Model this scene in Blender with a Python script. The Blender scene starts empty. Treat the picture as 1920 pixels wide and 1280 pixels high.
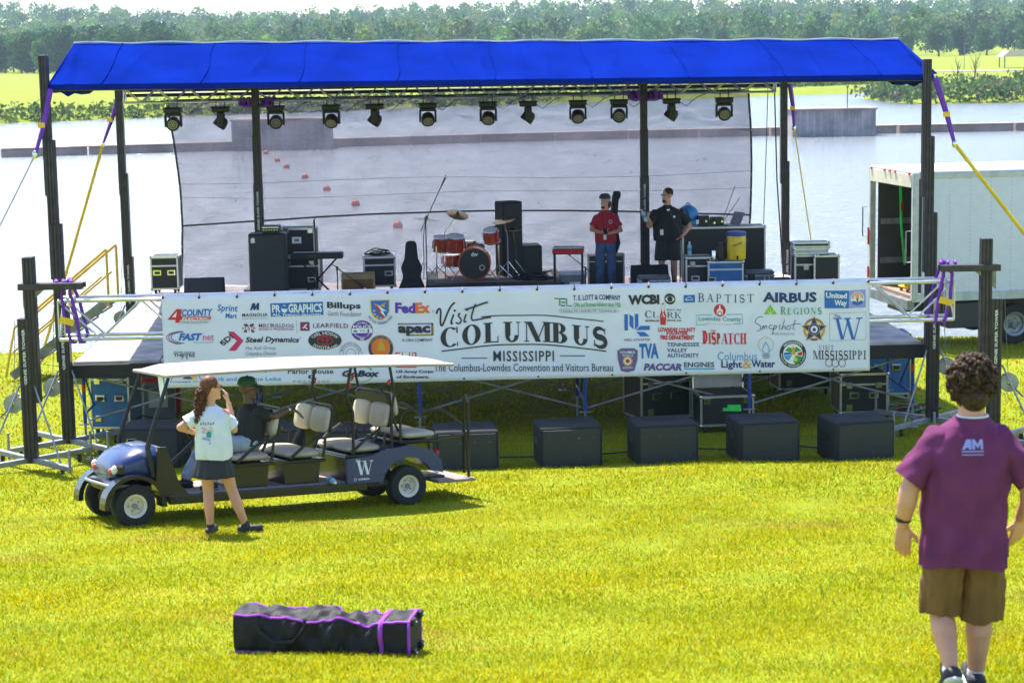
import bpy, math, random
import numpy as np
from mathutils import Vector, Matrix, Euler
R = math.radians
random.seed(7); rng = np.random.default_rng(7)
scene = bpy.context.scene
col = scene.collection
# ------------------------------------------------------------------ camera
FPX, YHOR, ROLL, ZC = 3700.0, 108.0, R(1.0), 5.7
PITCH = math.atan((640 - YHOR) / FPX)
cam_d = bpy.data.cameras.new('camera'); cam = bpy.data.objects.new('camera', cam_d); col.objects.link(cam)
cam_d.sensor_width = 36.0; cam_d.lens = FPX / 1920 * 36; cam_d.clip_start = 0.2; cam_d.clip_end = 6000
cam.matrix_world = Matrix.Translation((0, 0, ZC)) @ Matrix.Rotation(R(90) - PITCH, 4, 'X') @ Matrix.Rotation(-ROLL, 4, 'Z')
cam_d.dof.use_dof = True; cam_d.dof.focus_distance = 27.0; cam_d.dof.aperture_fstop = 4.5
scene.camera = cam
# ------------------------------------------------------------------ light
SUN_EL, SUN_AZ = 61.0, -27.0          # azimuth from +Y towards +X: high, behind the stage, a little to one side
world = bpy.data.worlds.new('World'); scene.world = world; world.use_nodes = True
nt = world.node_tree; nt.nodes.clear()
wo = nt.nodes.new('ShaderNodeOutputWorld'); bg = nt.nodes.new('ShaderNodeBackground'); sk = nt.nodes.new('ShaderNodeTexSky')
sk.sky_type = 'NISHITA'; sk.sun_disc = False; sk.sun_elevation = R(SUN_EL); sk.sun_rotation = R(SUN_AZ)
sk.air_density = 1.0; sk.dust_density = 1.0; sk.ozone_density = 3.0
bg.inputs[1].default_value = 0.14
nt.links.new(sk.outputs[0], bg.inputs[0]); nt.links.new(bg.outputs[0], wo.inputs[0])
sd = bpy.data.lights.new('sun', 'SUN'); sd.energy = 5.0; sd.angle = R(0.53); sd.color = (1.0, 0.93, 0.80)
sun = bpy.data.objects.new('sun', sd); col.objects.link(sun)
sdir = Vector((math.sin(R(SUN_AZ)) * math.cos(R(SUN_EL)), math.cos(R(SUN_AZ)) * math.cos(R(SUN_EL)), math.sin(R(SUN_EL))))
sun.rotation_euler = sdir.to_track_quat('Z', 'Y').to_euler(); sun.location = (0, 20, 60)
scene.view_settings.view_transform = 'Standard'; scene.view_settings.look = 'None'
scene.view_settings.exposure = 1.25; scene.view_settings.gamma = 1.0
scene.cycles.max_bounces = 8; scene.cycles.transparent_max_bounces = 12; scene.cycles.volume_bounces = 1
# ------------------------------------------------------------------ helpers
def survey(px, py, Y):
    """Where a sight line of the photograph crosses the vertical plane at distance Y (used to measure the place)."""
    u = (px - 960) / FPX; v = (640 - py) / FPX
    x = u * math.cos(ROLL) + v * math.sin(ROLL); y = -u * math.sin(ROLL) + v * math.cos(ROLL)
    d = Vector((x, math.cos(PITCH) + y * math.sin(PITCH), -math.sin(PITCH) + y * math.cos(PITCH)))
    return Vector((0, 0, ZC)) + d * (Y / d.y)
def lin(h):
    h = h.lstrip('#'); o = []
    for i in (0, 2, 4):
        c = int(h[i:i + 2], 16) / 255
        o.append(c / 12.92 if c <= 0.04045 else ((c + 0.055) / 1.055) ** 2.4)
    return tuple(o)
MATS = {}
def mat(name, c, rough=0.6, metal=0.0, var=0.12, scale=6.0, bump=0.0, bscale=40.0, trans=0.0, coat=0.0, spec=0.5, island=0.0, c2=None):
    """A principled material; colour broken up by noise (var), fine relief (bump), optional second colour in patches."""
    if isinstance(c, str): c = lin(c)
    m = bpy.data.materials.new(name); m.use_nodes = True; MATS[name] = m
    t = m.node_tree; b = t.nodes['Principled BSDF']; L = t.links.new
    b.inputs['Roughness'].default_value = rough; b.inputs['Metallic'].default_value = metal
    b.inputs['Specular IOR Level'].default_value = spec; b.inputs['Coat Weight'].default_value = coat
    tc = t.nodes.new('ShaderNodeTexCoord')
    n = t.nodes.new('ShaderNodeTexNoise'); n.inputs['Scale'].default_value = scale; n.inputs['Detail'].default_value = 5
    L(tc.outputs['Object'], n.inputs['Vector'])
    mx = t.nodes.new('ShaderNodeMix'); mx.data_type = 'RGBA'
    if isinstance(c2, str): c2 = lin(c2)
    lo = tuple(x * (1 - var) for x in c) if c2 is None else c
    hi = tuple(min(1, x * (1 + var)) for x in c) if c2 is None else c2
    mx.inputs[6].default_value = (*lo, 1); mx.inputs[7].default_value = (*hi, 1)
    rp = t.nodes.new('ShaderNodeMapRange'); rp.inputs[1].default_value = 0.35; rp.inputs[2].default_value = 0.65
    L(n.outputs[0], rp.inputs[0]); L(rp.outputs[0], mx.inputs[0])
    colout = mx.outputs[2]
    if island:
        g = t.nodes.new('ShaderNodeNewGeometry'); hs = t.nodes.new('ShaderNodeHueSaturation')
        mr = t.nodes.new('ShaderNodeMapRange'); mr.inputs[3].default_value = 1 - island; mr.inputs[4].default_value = 1 + island
        L(g.outputs['Random Per Island'], mr.inputs[0]); L(mr.outputs[0], hs.inputs['Value']); L(colout, hs.inputs['Color']); colout = hs.outputs[0]
    L(colout, b.inputs['Base Color'])
    rr = t.nodes.new('ShaderNodeMapRange'); rr.inputs[3].default_value = max(0.02, rough - 0.08); rr.inputs[4].default_value = min(1, rough + 0.08)
    L(n.outputs[0], rr.inputs[0]); L(rr.outputs[0], b.inputs['Roughness'])
    if bump:
        n2 = t.nodes.new('ShaderNodeTexNoise'); n2.inputs['Scale'].default_value = bscale; n2.inputs['Detail'].default_value = 3
        L(tc.outputs['Object'], n2.inputs['Vector'])
        bp = t.nodes.new('ShaderNodeBump'); bp.inputs['Strength'].default_value = bump; bp.inputs['Distance'].default_value = 0.02
        L(n2.outputs[0], bp.inputs['Height']); L(bp.outputs[0], b.inputs['Normal'])
    if trans:
        tr = t.nodes.new('ShaderNodeBsdfTranslucent'); ms = t.nodes.new('ShaderNodeMixShader'); ms.inputs[0].default_value = trans
        L(colout, tr.inputs[0]); L(b.outputs[0], ms.inputs[1]); L(tr.outputs[0], ms.inputs[2])
        L(ms.outputs[0], t.nodes['Material Output'].inputs[0])
    return m
class MB:
    """Collects shapes into one mesh."""
    def __init__(s, m=None):
        s.v = []; s.f = []; s.mi = []; s.mats = []; s.M = Matrix.Identity(4); s.k = 0
        if m: s.use(m)
    def use(s, m):
        if m not in s.mats: s.mats.append(m)
        s.k = s.mats.index(m); return s
    def add(s, vs, fs):
        o = len(s.v); M = s.M
        s.v += [tuple(M @ Vector(p)) for p in vs]
        s.f += [tuple(i + o for i in f) for f in fs]; s.mi += [s.k] * len(fs); return s
    def box(s, c, d, rz=0, bev=0.0, rx=0, ry=0):
        hx, hy, hz = d[0] / 2, d[1] / 2, d[2] / 2
        T = Matrix.Translation(c) @ Euler((rx, ry, rz)).to_matrix().to_4x4()
        b = min(bev, hx * .9, hy * .9, hz * .9)
        if b <= 0:
            vs = [(x * hx, y * hy, z * hz) for z in (-1, 1) for y in (-1, 1) for x in (-1, 1)]
            fs = [(0, 2, 3, 1), (4, 5, 7, 6), (0, 1, 5, 4), (2, 6, 7, 3), (0, 4, 6, 2), (1, 3, 7, 5)]
        else:
            vs = []; ix = {}
            for x in (-1, 1):
                for y in (-1, 1):
                    for z in (-1, 1):
                        for a in range(3):
                            q = [x * (hx - b), y * (hy - b), z * (hz - b)]; q[a] = (x, y, z)[a] * (hx, hy, hz)[a]
                            ix[(x, y, z, a)] = len(vs); vs.append(tuple(q))
            fs = []
            for a in range(3):
                b1, c1 = (a + 1) % 3, (a + 2) % 3
                for sg in (-1, 1):
                    def k(u, w, ax=a):
                        q = [0, 0, 0]; q[a] = sg; q[b1] = u; q[c1] = w; return ix[(*q, ax)]
                    r = [k(-1, -1), k(1, -1), k(1, 1), k(-1, 1)]; fs.append(tuple(r if sg > 0 else r[::-1]))
                    for sg2 in (-1, 1):            # edge strips between axis a and b1
                        def e(w, ax):
                            q = [0, 0, 0]; q[a] = sg; q[b1] = sg2; q[c1] = w; return ix[(*q, ax)]
                        r = [e(-1, a), e(-1, b1), e(1, b1), e(1, a)]; fs.append(tuple(r if sg * sg2 > 0 else r[::-1]))
            for x in (-1, 1):
                for y in (-1, 1):
                    for z in (-1, 1):
                        r = [ix[(x, y, z, 0)], ix[(x, y, z, 1)], ix[(x, y, z, 2)]]; fs.append(tuple(r if x * y * z > 0 else r[::-1]))
        return s.add([tuple(T @ Vector(p)) for p in vs], fs)
    def cyl(s, p0, p1, r0, r1=None, n=10, caps=True):
        r1 = r0 if r1 is None else r1; a, b = Vector(p0), Vector(p1); d = b - a
        if d.length < 1e-6: return s
        q = d.to_track_quat('Z', 'Y'); vs = []
        for c, r in ((a, r0), (b, r1)):
            for i in range(n):
                t = 2 * math.pi * i / n; vs.append(tuple(c + q @ Vector((r * math.cos(t), r * math.sin(t), 0))))
        fs = [(i, (i + 1) % n, n + (i + 1) % n, n + i) for i in range(n)]
        if caps: fs += [tuple(range(n))[::-1], tuple(range(n, 2 * n))]
        return s.add(vs, fs)
    def tube(s, pts, r, n=8, rs=None):
        pts = [Vector(p) for p in pts]; m = len(pts); vs = []; up = Vector((0, 0, 1)); prev = None
        for i, p in enumerate(pts):
            d = (pts[min(i + 1, m - 1)] - pts[max(i - 1, 0)]).normalized()
            if prev is None:
                x = d.orthogonal().normalized()
            else:
                x = (prev - d * prev.dot(d)); x = x.normalized() if x.length > 1e-6 else d.orthogonal().normalized()
            prev = x; y = d.cross(x); rr = rs[i] if rs else r
            for k in range(n):
                t = 2 * math.pi * k / n; vs.append(tuple(p + x * (rr * math.cos(t)) + y * (rr * math.sin(t))))
        fs = []
        for i in range(m - 1):
            for k in range(n):
                fs.append((i * n + k, i * n + (k + 1) % n, (i + 1) * n + (k + 1) % n, (i + 1) * n + k))
        fs += [tuple(range(n))[::-1], tuple(range((m - 1) * n, m * n))]
        return s.add(vs, fs)
    def capsule(s, p0, p1, r0, r1=None, n=14, k=4, flat=None):
        """Tapered limb with round ends; flat=(axis vector, factor) squashes its section."""
        r1 = r0 if r1 is None else r1; a, b = Vector(p0), Vector(p1); d = b - a; L = max(d.length, 1e-5)
        q = d.to_track_quat('Z', 'Y') if d.length > 1e-5 else Matrix.Identity(3).to_quaternion()
        prof = [(r0 * math.cos(t), -r0 * math.sin(t)) for t in [math.pi / 2 * (1 - i / k) for i in range(k + 1)]]
        prof += [(r1 * math.cos(t), L + r1 * math.sin(t)) for t in [math.pi / 2 * i / k for i in range(k + 1)]]
        vs = []; fs = []
        for r, z in prof:
            for i in range(n):
                t = 2 * math.pi * i / n; p = q @ Vector((r * math.cos(t), r * math.sin(t), z))
                if flat:
                    ax = Vector(flat[0]).normalized(); p -= ax * (p.dot(ax) * (1 - flat[1]))
                vs.append(tuple(a + p))
        for j in range(len(prof) - 1):
            for i in range(n): fs.append((j * n + i, j * n + (i + 1) % n, (j + 1) * n + (i + 1) % n, (j + 1) * n + i))
        return s.add(vs, fs)
    def sph(s, c, r, n=14, k=8, rot=None):
        r = (r, r, r) if not hasattr(r, '__len__') else r; E = Euler(rot).to_matrix() if rot else Matrix.Identity(3)
        vs = []; fs = []
        for j in range(k + 1):
            ph = -math.pi / 2 + math.pi * j / k
            for i in range(n):
                t = 2 * math.pi * i / n
                vs.append(tuple(Vector(c) + E @ Vector((r[0] * math.cos(ph) * math.cos(t), r[1] * math.cos(ph) * math.sin(t), r[2] * math.sin(ph)))))
        for j in range(k):
            for i in range(n): fs.append((j * n + i, j * n + (i + 1) % n, (j + 1) * n + (i + 1) % n, (j + 1) * n + i))
        return s.add(vs, fs)
    def lathe(s, prof, c=(0, 0, 0), axis=(0, 0, 1), n=24):
        q = Vector(axis).to_track_quat('Z', 'Y'); vs = []; fs = []; m = len(prof)
        for r, z in prof:
            for i in range(n):
                t = 2 * math.pi * i / n; vs.append(tuple(Vector(c) + q @ Vector((r * math.cos(t), r * math.sin(t), z))))
        for j in range(m - 1):
            for i in range(n): fs.append((j * n + i, j * n + (i + 1) % n, (j + 1) * n + (i + 1) % n, (j + 1) * n + i))
        return s.add(vs, fs)
    def prism(s, poly, d0, d1, axis='Y'):
        """Extrude a 2-D outline: axis Y -> outline in XZ, axis X -> outline in YZ, axis Z -> outline in XY."""
        n = len(poly); vs = []
        for d in (d0, d1):
            for a, b in poly: vs.append({'Y': (a, d, b), 'X': (d, a, b), 'Z': (a, b, d)}[axis])
        ar = sum(poly[i][0] * poly[(i + 1) % n][1] - poly[(i + 1) % n][0] * poly[i][1] for i in range(n))
        fl = (ar > 0) != (axis == 'Y')
        fl = fl if d1 > d0 else not fl
        c0, c1 = tuple(range(n)), tuple(range(n, 2 * n)); fs = [c0[::-1], c1] if fl else [c0, c1[::-1]]
        for i in range(n):
            q = (i, (i + 1) % n, n + (i + 1) % n, n + i); fs.append(q if fl else q[::-1])
        return s.add(vs, fs)
    def sheet(s, fn, nu, nv):
        vs = [fn(i / nu, j / nv) for j in range(nv + 1) for i in range(nu + 1)]
        fs = [(j * (nu + 1) + i, j * (nu + 1) + i + 1, (j + 1) * (nu + 1) + i + 1, (j + 1) * (nu + 1) + i) for j in range(nv) for i in range(nu)]
        return s.add(vs, fs)
    def build(s, name, parent=None, ang=35, mesh_only=False):
        me = bpy.data.meshes.new(name); me.from_pydata(s.v, [], s.f)
        for m in s.mats: me.materials.append(MATS[m])
        if len(s.mats) > 1: me.polygons.foreach_set('material_index', s.mi)
        me.polygons.foreach_set('use_smooth', [True] * len(s.f)); me.update()
        try: me.set_sharp_from_angle(angle=R(ang))
        except Exception: pass
        if mesh_only: return me
        return obj(name, me, parent)
def obj(name, me, parent=None):
    o = bpy.data.objects.new(name, me); col.objects.link(o)
    if parent is not None: o.parent = parent
    return o
def tag(o, label, cat, group=None):
    o['label'] = label; o['category'] = cat
    if group: o['group'] = group
    return o
def struct(o, kind='structure'):
    o['kind'] = kind; return o
def thing(name, label, cat, loc=(0, 0, 0), rz=0.0, group=None):
    o = bpy.data.objects.new(name, None); o.empty_display_size = 0.1; col.objects.link(o)
    o.location = loc; o.rotation_euler = (0, 0, rz); return tag(o, label, cat, group)
def copy_tree(o, parent=None):
    c = o.copy(); col.objects.link(c); c.parent = parent
    for ch in [x for x in bpy.data.objects if x.parent == o]: copy_tree(ch, c)
    return c
def dup(root, loc, rz, label, group=None):
    c = copy_tree(root); c.location = loc; c.rotation_euler = (0, 0, rz); c['label'] = label
    if group: c['group'] = group
    return c
# lettering: outlines of the built-in font, fitted into a box
_T = {}
def glyphs(t, bold=0.0, shear=0.0, sp=1.0):
    k = (t, bold, shear, sp)
    if k not in _T:
        cu = bpy.data.curves.new('lettering', 'FONT'); cu.body = t; cu.resolution_u = 2; cu.offset = bold; cu.shear = shear; cu.space_character = sp
        o = bpy.data.objects.new('lettering', cu); col.objects.link(o)
        dg = bpy.context.evaluated_depsgraph_get(); me = bpy.data.meshes.new_from_object(o.evaluated_get(dg))
        vs = np.array([v.co[:2] for v in me.vertices]) if len(me.vertices) else np.zeros((1, 2)); fs = [tuple(p.vertices) for p in me.polygons]
        bpy.data.objects.remove(o); bpy.data.curves.remove(cu); bpy.data.meshes.remove(me)
        lo, hi = vs.min(0), vs.max(0); _T[k] = ((vs - lo) / np.maximum(hi - lo, 1e-6), fs)
    return _T[k]
def letters(mb, t, x0, y0, x1, y1, put, bold=0.0, shear=0.0, sp=1.0):
    """Lay text into the box (x0,y0 bottom)-(x1,y1 top); put(x, y) maps to 3-D."""
    vs, fs = glyphs(t, bold, shear, sp)
    mb.add([put(x0 + (x1 - x0) * a, y0 + (y1 - y0) * b) for a, b in vs], fs)
def stroke(mb, pts, w, put, taper=None):
    """A ribbon of width w along 2-D points."""
    vs = []; m = len(pts)
    for i, (x, y) in enumerate(pts):
        ax, ay = pts[max(i - 1, 0)]; bx, by = pts[min(i + 1, m - 1)]; dx, dy = bx - ax, by - ay; l = math.hypot(dx, dy) or 1
        ww = (taper[i] if taper else w) / 2; nx, ny = -dy / l * ww, dx / l * ww
        vs += [put(x + nx, y + ny), put(x - nx, y - ny)]
    mb.add(vs, [(2 * i, 2 * i + 1, 2 * i + 3, 2 * i + 2) for i in range(m - 1)])
def bez(p0, p1, p2, p3, n=10):
    return [tuple((1 - t) ** 3 * a + 3 * (1 - t) ** 2 * t * b + 3 * (1 - t) * t * t * c + t ** 3 * d for a, b, c, d in zip(p0, p1, p2, p3)) for t in [i / n for i in range(n + 1)]]
def arc(cx, cy, rx, ry, a0, a1, n=14):
    return [(cx + rx * math.cos(R(a0 + (a1 - a0) * i / n)), cy + ry * math.sin(R(a0 + (a1 - a0) * i / n))) for i in range(n + 1)]
def disc(mb, cx, cy, rx, ry, put, n=28):
    mb.add([put(*p) for p in arc(cx, cy, rx, ry, 0, 360, n)[:-1]], [tuple(range(n))])
def poly(mb, pts, put):
    mb.add([put(*p) for p in pts], [tuple(range(len(pts)))])
HAZE = 0.00016
# ---- materials
mat('black_plastic', (.012, .012, .014), .45); mat('black_carpet', (.016, .018, .024), .9, bump=.3, bscale=120)
mat('speaker_grille', (.02, .023, .03), .55, bump=.4, bscale=180); mat('black_steel', (.02, .018, .02), .4, metal=.3)
mat('mast', (.04, .032, .042), .45, metal=.15, var=.35, scale=9); mat('aluminium', (.62, .63, .66), .33, metal=.85, var=.08)
mat('galvanised', (.30, .31, .35), .5, metal=.6, var=.2); mat('dark_galv', (.2, .21, .23), .5, metal=.6, var=.25)
mat('chrome', (.75, .75, .77), .15, metal=1.0); mat('white_vinyl', (.76, .775, .95), .5, var=.03, scale=2, trans=.12, bump=.35, bscale=2.5)
mat('canopy_blue', (.003, .019, .25), .75, var=.14, scale=1.5, bump=.15, bscale=2.2, trans=.10, spec=0.0)
mat('scaffold_blue', (.02, .06, .36), .45, var=.25); mat('deck_wood', (.46, .40, .39), .8, var=.3, scale=3, bump=.2, bscale=20)
mat('black_fascia', (.018, .018, .02), .7); mat('purple_strap', (.16, .03, .42), .7, bump=.3, bscale=90); mat('yellow_strap', (.72, .50, .02), .7)
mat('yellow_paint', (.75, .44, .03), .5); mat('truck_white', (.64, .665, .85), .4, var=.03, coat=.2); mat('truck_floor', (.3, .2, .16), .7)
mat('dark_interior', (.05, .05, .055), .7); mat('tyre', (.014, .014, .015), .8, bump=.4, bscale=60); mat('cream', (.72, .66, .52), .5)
mat('cart_blue', (.014, .034, .14), .3, metal=0, var=.05, coat=.35); mat('cart_black', (.008, .009, .014), .24, coat=.25)
mat('seat_vinyl', (.62, .53, .40), .5, var=.08, bump=.1, bscale=60); mat('seat_vinyl_worn', (.45, .39, .33), .5, var=.08)
mat('roof_cream', (.36, .31, .29), .6, var=.05); mat('floor_mat', (.24, .21, .20), .8); mat('red_orange', (.7, .08, .02), .3)
mat('lamp_glass', (.75, .7, .55), .1); mat('print_navy', (.014, .03, .16), .6); mat('print_white', (.8, .8, .8), .6)
mat('case_blue', (.02, .13, .36), .5, var=.1, bump=.15); mat('case_black', (.012, .012, .016), .5, bump=.1); mat('tan_cloth', (.34, .25, .12), .8, bump=.3, bscale=100)
mat('drum_red', (.62, .09, .012), .18, var=.35, scale=5, coat=.8, c2=(.5, .02, .01)); mat('drum_head', (.78, .78, .76), .5); mat('brass', (.55, .38, .16), .25, metal=1.0)
mat('keyboard_red', (.5, .02, .03), .35); mat('tote_grey', (.14, .16, .19), .5); mat('grey_light', (.5, .52, .55), .5); mat('cooler_yellow', (.85, .55, .01), .35)
mat('cooler_blue', (.02, .05, .3), .4); mat('fan_blue', (.02, .2, .5), .4); mat('paper', (.8, .8, .8), .7); mat('bottle', (.6, .72, .82), .1, trans=.4)
mat('tape_green', (.05, .75, .12), .6); mat('cable', (.01, .01, .012), .5); mat('cable_orange', (.6, .12, .02), .5); mat('cable_green', (.03, .3, .12), .5)
mat('skin', (.62, .30, .20), .5, var=.08, scale=10); mat('skin_dark', (.10, .05, .032), .45, var=.1, scale=10); mat('hair_brown', (.07, .022, .012), .55, var=.4, scale=30, spec=.3, c2=(.19, .07, .032))
mat('hair_dark', (.016, .009, .006), .6, var=.4, scale=40, spec=.25, c2=(.075, .038, .02)); mat('shirt_purple', (.15, .035, .115), .85, var=.14, bump=.7, bscale=8, spec=.1); mat('shorts_brown', (.17, .085, .028), .8, var=.2, bump=.4, bscale=16)
mat('shirt_white', (.66, .70, .82), .8, var=.06, bump=.6, bscale=12); mat('skirt_black', (.012, .012, .016), .6, bump=.2); mat('jeans', (.06, .11, .24), .8, var=.3, bump=.3, bscale=60)
mat('jeans_pale', (.30, .36, .46), .8, var=.2, bump=.3, bscale=40); mat('shirt_black', (.012, .012, .016), .8, bump=.2, bscale=16); mat('shirt_red', (.42, .012, .035), .8, bump=.2, bscale=16)
mat('cap_green', (.008, .07, .035), .7); mat('cap_grey', (.05, .055, .065), .8); mat('shoe_dark', (.02, .02, .03), .6); mat('sock_white', (.75, .72, .75), .8); mat('bag_cloth', (.016, .015, .02), .7, spec=.35, var=.25, bump=.9, bscale=7)
mat('purple_trim', (.36, .05, .60), .6); mat('concrete', (.34, .26, .24), .9, var=.25, scale=.6, bump=.3, bscale=4); mat('sheet_pile', (.33, .29, .31), .7, var=.3, scale=.7)
mat('buoy_red', (.6, .06, .03), .5); mat('bark', (.10, .075, .055), .9, bump=.5, bscale=6); mat('pavilion', (.6, .5, .42), .7); mat('road', (.42, .32, .28), .9)
for n_, c_ in dict(p_black=(.02, .02, .035), p_navy=(.012, .03, .16), p_blue=(.015, .13, .5), p_red=(.55, .015, .035), p_maroon=(.2, .02, .1), p_magenta=(.62, .02, .13), p_purple=(.1, .03, .4), p_orange=(.8, .16, .01), p_green=(.03, .3, .07), p_lime=(.2, .5, .02), p_cyan=(.04, .32, .62), p_yellow=(.8, .5, .02), p_gold=(.6, .33, .04), p_grey=(.2, .2, .23), p_white=(.78, .78, .8), p_teal=(.02, .28, .3), p_lilac=(.3, .32, .75), p_violet=(.12, .08, .28)).items():
    mat(n_, c_, .55, var=.04)
# ================================================================== setting
GP = np.array([(-10, 4.6), (0, 3.6), (6, 2.9), (10.13, 2.31), (12.2, 1.97), (19.85, .9), (22.2, .64), (26.6, .2), (28.6, .12), (33, 0), (39.5, -.08), (41.5, -.35), (44, -1.7), (60, -3)])
def shore(x): return float(np.interp(x, [-400, -62, 60, 400], [225, 240, 345, 420]))
def zg(x, y):
    if y < 60: 
        z = float(np.interp(y, GP[:, 0], GP[:, 1]))
        return z + 0.012 * math.sin(x * 1.3 + y * .9) + 0.010 * math.sin(x * 2.9 - y * 1.7)
    s = shore(x * 240 / y if y > 240 else x)
    return float(np.interp(y, [60, s - 8, s, s + 4, s + 60, 620, 760, 1000, 1500, 2600], [-3, -2.6, -1.25, -.2, .3, 3.4, 4.2, 8, 29 + 4 * math.sin(x * .012 + 1) + 9 * (abs(x) / 400), 34]))
def lawn_material(name, c, c2, c3):
    m = bpy.data.materials.new(name); m.use_nodes = True; MATS[name] = m; t = m.node_tree; L = t.links.new; b = t.nodes['Principled BSDF']; b.inputs['Roughness'].default_value = .9
    b.inputs['Specular IOR Level'].default_value = .15
    tc = t.nodes.new('ShaderNodeTexCoord'); mp = t.nodes.new('ShaderNodeMapping'); mp.inputs['Scale'].default_value = (.35, 1.6, 1); L(tc.outputs['Object'], mp.inputs[0])
    n = t.nodes.new('ShaderNodeTexNoise'); n.inputs['Scale'].default_value = 1.1; n.inputs['Detail'].default_value = 8; n.inputs['Roughness'].default_value = .65; L(mp.outputs[0], n.inputs[0])
    cr = t.nodes.new('ShaderNodeValToRGB'); L(n.outputs[0], cr.inputs[0]); e = cr.color_ramp.elements
    e[0].position = .32; e[0].color = (*c2, 1); e[1].position = .55; e[1].color = (*c, 1); k = e.new(.74); k.color = (*c3, 1)
    L(cr.outputs[0], b.inputs[0])
    n2 = t.nodes.new('ShaderNodeTexNoise'); n2.inputs['Scale'].default_value = 25; n2.inputs['Detail'].default_value = 6; L(tc.outputs['Object'], n2.inputs[0])
    bp = t.nodes.new('ShaderNodeBump'); bp.inputs['Strength'].default_value = .6; bp.inputs['Distance'].default_value = .05; L(n2.outputs[0], bp.inputs['Height']); L(bp.outputs[0], b.inputs['Normal'])
    return m
lawn_material('lawn', (.21, .26, .010), (.15, .20, .010), (.28, .25, .03))
ys = np.concatenate([np.linspace(-8, 45, 90), np.linspace(47, 230, 26), np.linspace(234, 430, 50), np.linspace(445, 1000, 30), np.linspace(1050, 3200, 22)])
g = MB('lawn'); NT = 64
g.sheet(lambda u, v: (lambda y: (lambda x: (x, y, zg(x, y)))((u * 2 - 1) * (14 + abs(y) * .75)))(float(ys[int(round(v * (len(ys) - 1)))])), NT, len(ys) - 1)
struct(g.build('ground', ang=80))
# ---- lake
m = bpy.data.materials.new('lake_water'); m.use_nodes = True; MATS['lake_water'] = m; t = m.node_tree; L = t.links.new; b = t.nodes['Principled BSDF']
b.inputs['Base Color'].default_value = (.13, .15, .17, 1); b.inputs['Roughness'].default_value = .2; b.inputs['IOR'].default_value = 1.33; b.inputs['Specular IOR Level'].default_value = 1.0
tc = t.nodes.new('ShaderNodeTexCoord'); mp = t.nodes.new('ShaderNodeMapping'); mp.inputs['Scale'].default_value = (.6, 1.5, 1); L(tc.outputs['Object'], mp.inputs[0])
n = t.nodes.new('ShaderNodeTexNoise'); n.inputs['Scale'].default_value = 1.4; n.inputs['Detail'].default_value = 6; n.inputs['Roughness'].default_value = .6; L(mp.outputs[0], n.inputs[0])
bp = t.nodes.new('ShaderNodeBump'); bp.inputs['Strength'].default_value = .9; bp.inputs['Distance'].default_value = .35; L(n.outputs[0], bp.inputs['Height']); L(bp.outputs[0], b.inputs['Normal'])
w = MB('lake_water'); w.add([(-400, 41, -1.2), (400, 41, -1.2), (400, 460, -1.2), (-400, 460, -1.2)], [(0, 1, 2, 3)])
struct(w.build('water'))
# ---- leaves: many small faces spread through a volume
def leaf_material(name, trans=.35):
    m = bpy.data.materials.new(name); m.use_nodes = True; MATS[name] = m; t = m.node_tree; L = t.links.new; b = t.nodes['Principled BSDF']; b.inputs['Roughness'].default_value = .65
    b.inputs['Specular IOR Level'].default_value = .2
    at = t.nodes.new('ShaderNodeAttribute'); at.attribute_name = 'tint'; ge = t.nodes.new('ShaderNodeNewGeometry'); mr = t.nodes.new('ShaderNodeMapRange'); mr.inputs[3].default_value = .6 if name == 'leaf' else .85; mr.inputs[4].default_value = 1.4 if name == 'leaf' else 1.15
    hs = t.nodes.new('ShaderNodeHueSaturation'); L(ge.outputs['Random Per Island'], mr.inputs[0]); L(mr.outputs[0], hs.inputs['Value']); L(at.outputs['Color'], hs.inputs['Color']); L(hs.outputs[0], b.inputs[0])
    tr = t.nodes.new('ShaderNodeBsdfTranslucent'); ms = t.nodes.new('ShaderNodeMixShader'); ms.inputs[0].default_value = trans; L(hs.outputs[0], tr.inputs[0]); L(b.outputs[0], ms.inputs[1]); L(tr.outputs[0], ms.inputs[2]); L(ms.outputs[0], t.nodes['Material Output'].inputs[0])
leaf_material('leaf'); leaf_material('blade', .6); MATS['blade'].node_tree.nodes['Principled BSDF'].inputs['Specular IOR Level'].default_value = 0
def leaf_mesh(name, blobs, size, mname='leaf'):
    """blobs: (centre, radii, count, tint). Returns one mesh of small quads set on and inside the blobs."""
    V = []; T = []
    for c, r, n, tint in blobs:
        d = rng.normal(size=(n, 3)); d /= np.linalg.norm(d, axis=1)[:, None]; rad = 1 - .45 * rng.random(n) ** 2
        p = np.array(c) + d * np.array(r) * rad[:, None]
        a = rng.normal(size=(n, 3)) + d * .4; a /= np.linalg.norm(a, axis=1)[:, None]; bb = np.cross(a, rng.normal(size=(n, 3))); bb /= np.linalg.norm(bb, axis=1)[:, None]; cc = np.cross(a, bb)
        s = size * (.6 + .8 * rng.random(n))[:, None]
        V.append(np.stack([p - bb * s, p + cc * s * .6, p + bb * s, p - cc * s * .6], 1).reshape(-1, 3)); T.append(np.repeat(np.array([tint]), n * 4, 0))
    V = np.concatenate(V); T = np.concatenate(T); nq = len(V) // 4
    me = bpy.data.meshes.new(name); me.vertices.add(len(V)); me.vertices.foreach_set('co', V.ravel()); me.loops.add(nq * 4); me.loops.foreach_set('vertex_index', np.arange(nq * 4))
    me.polygons.add(nq); me.polygons.foreach_set('loop_start', np.arange(nq) * 4); me.polygons.foreach_set('loop_total', np.full(nq, 4)); me.update(calc_edges=True)
    at = me.attributes.new('tint', 'FLOAT_COLOR', 'POINT'); at.data.foreach_set('color', np.concatenate([T, np.ones((len(T), 1))], 1).ravel())
    me.materials.append(MATS[mname]); me.validate(); return me
GREENS = [(.035, .10, .035), (.05, .12, .035), (.09, .16, .035), (.022, .065, .035), (.06, .115, .045), (.13, .20, .04)]
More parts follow.
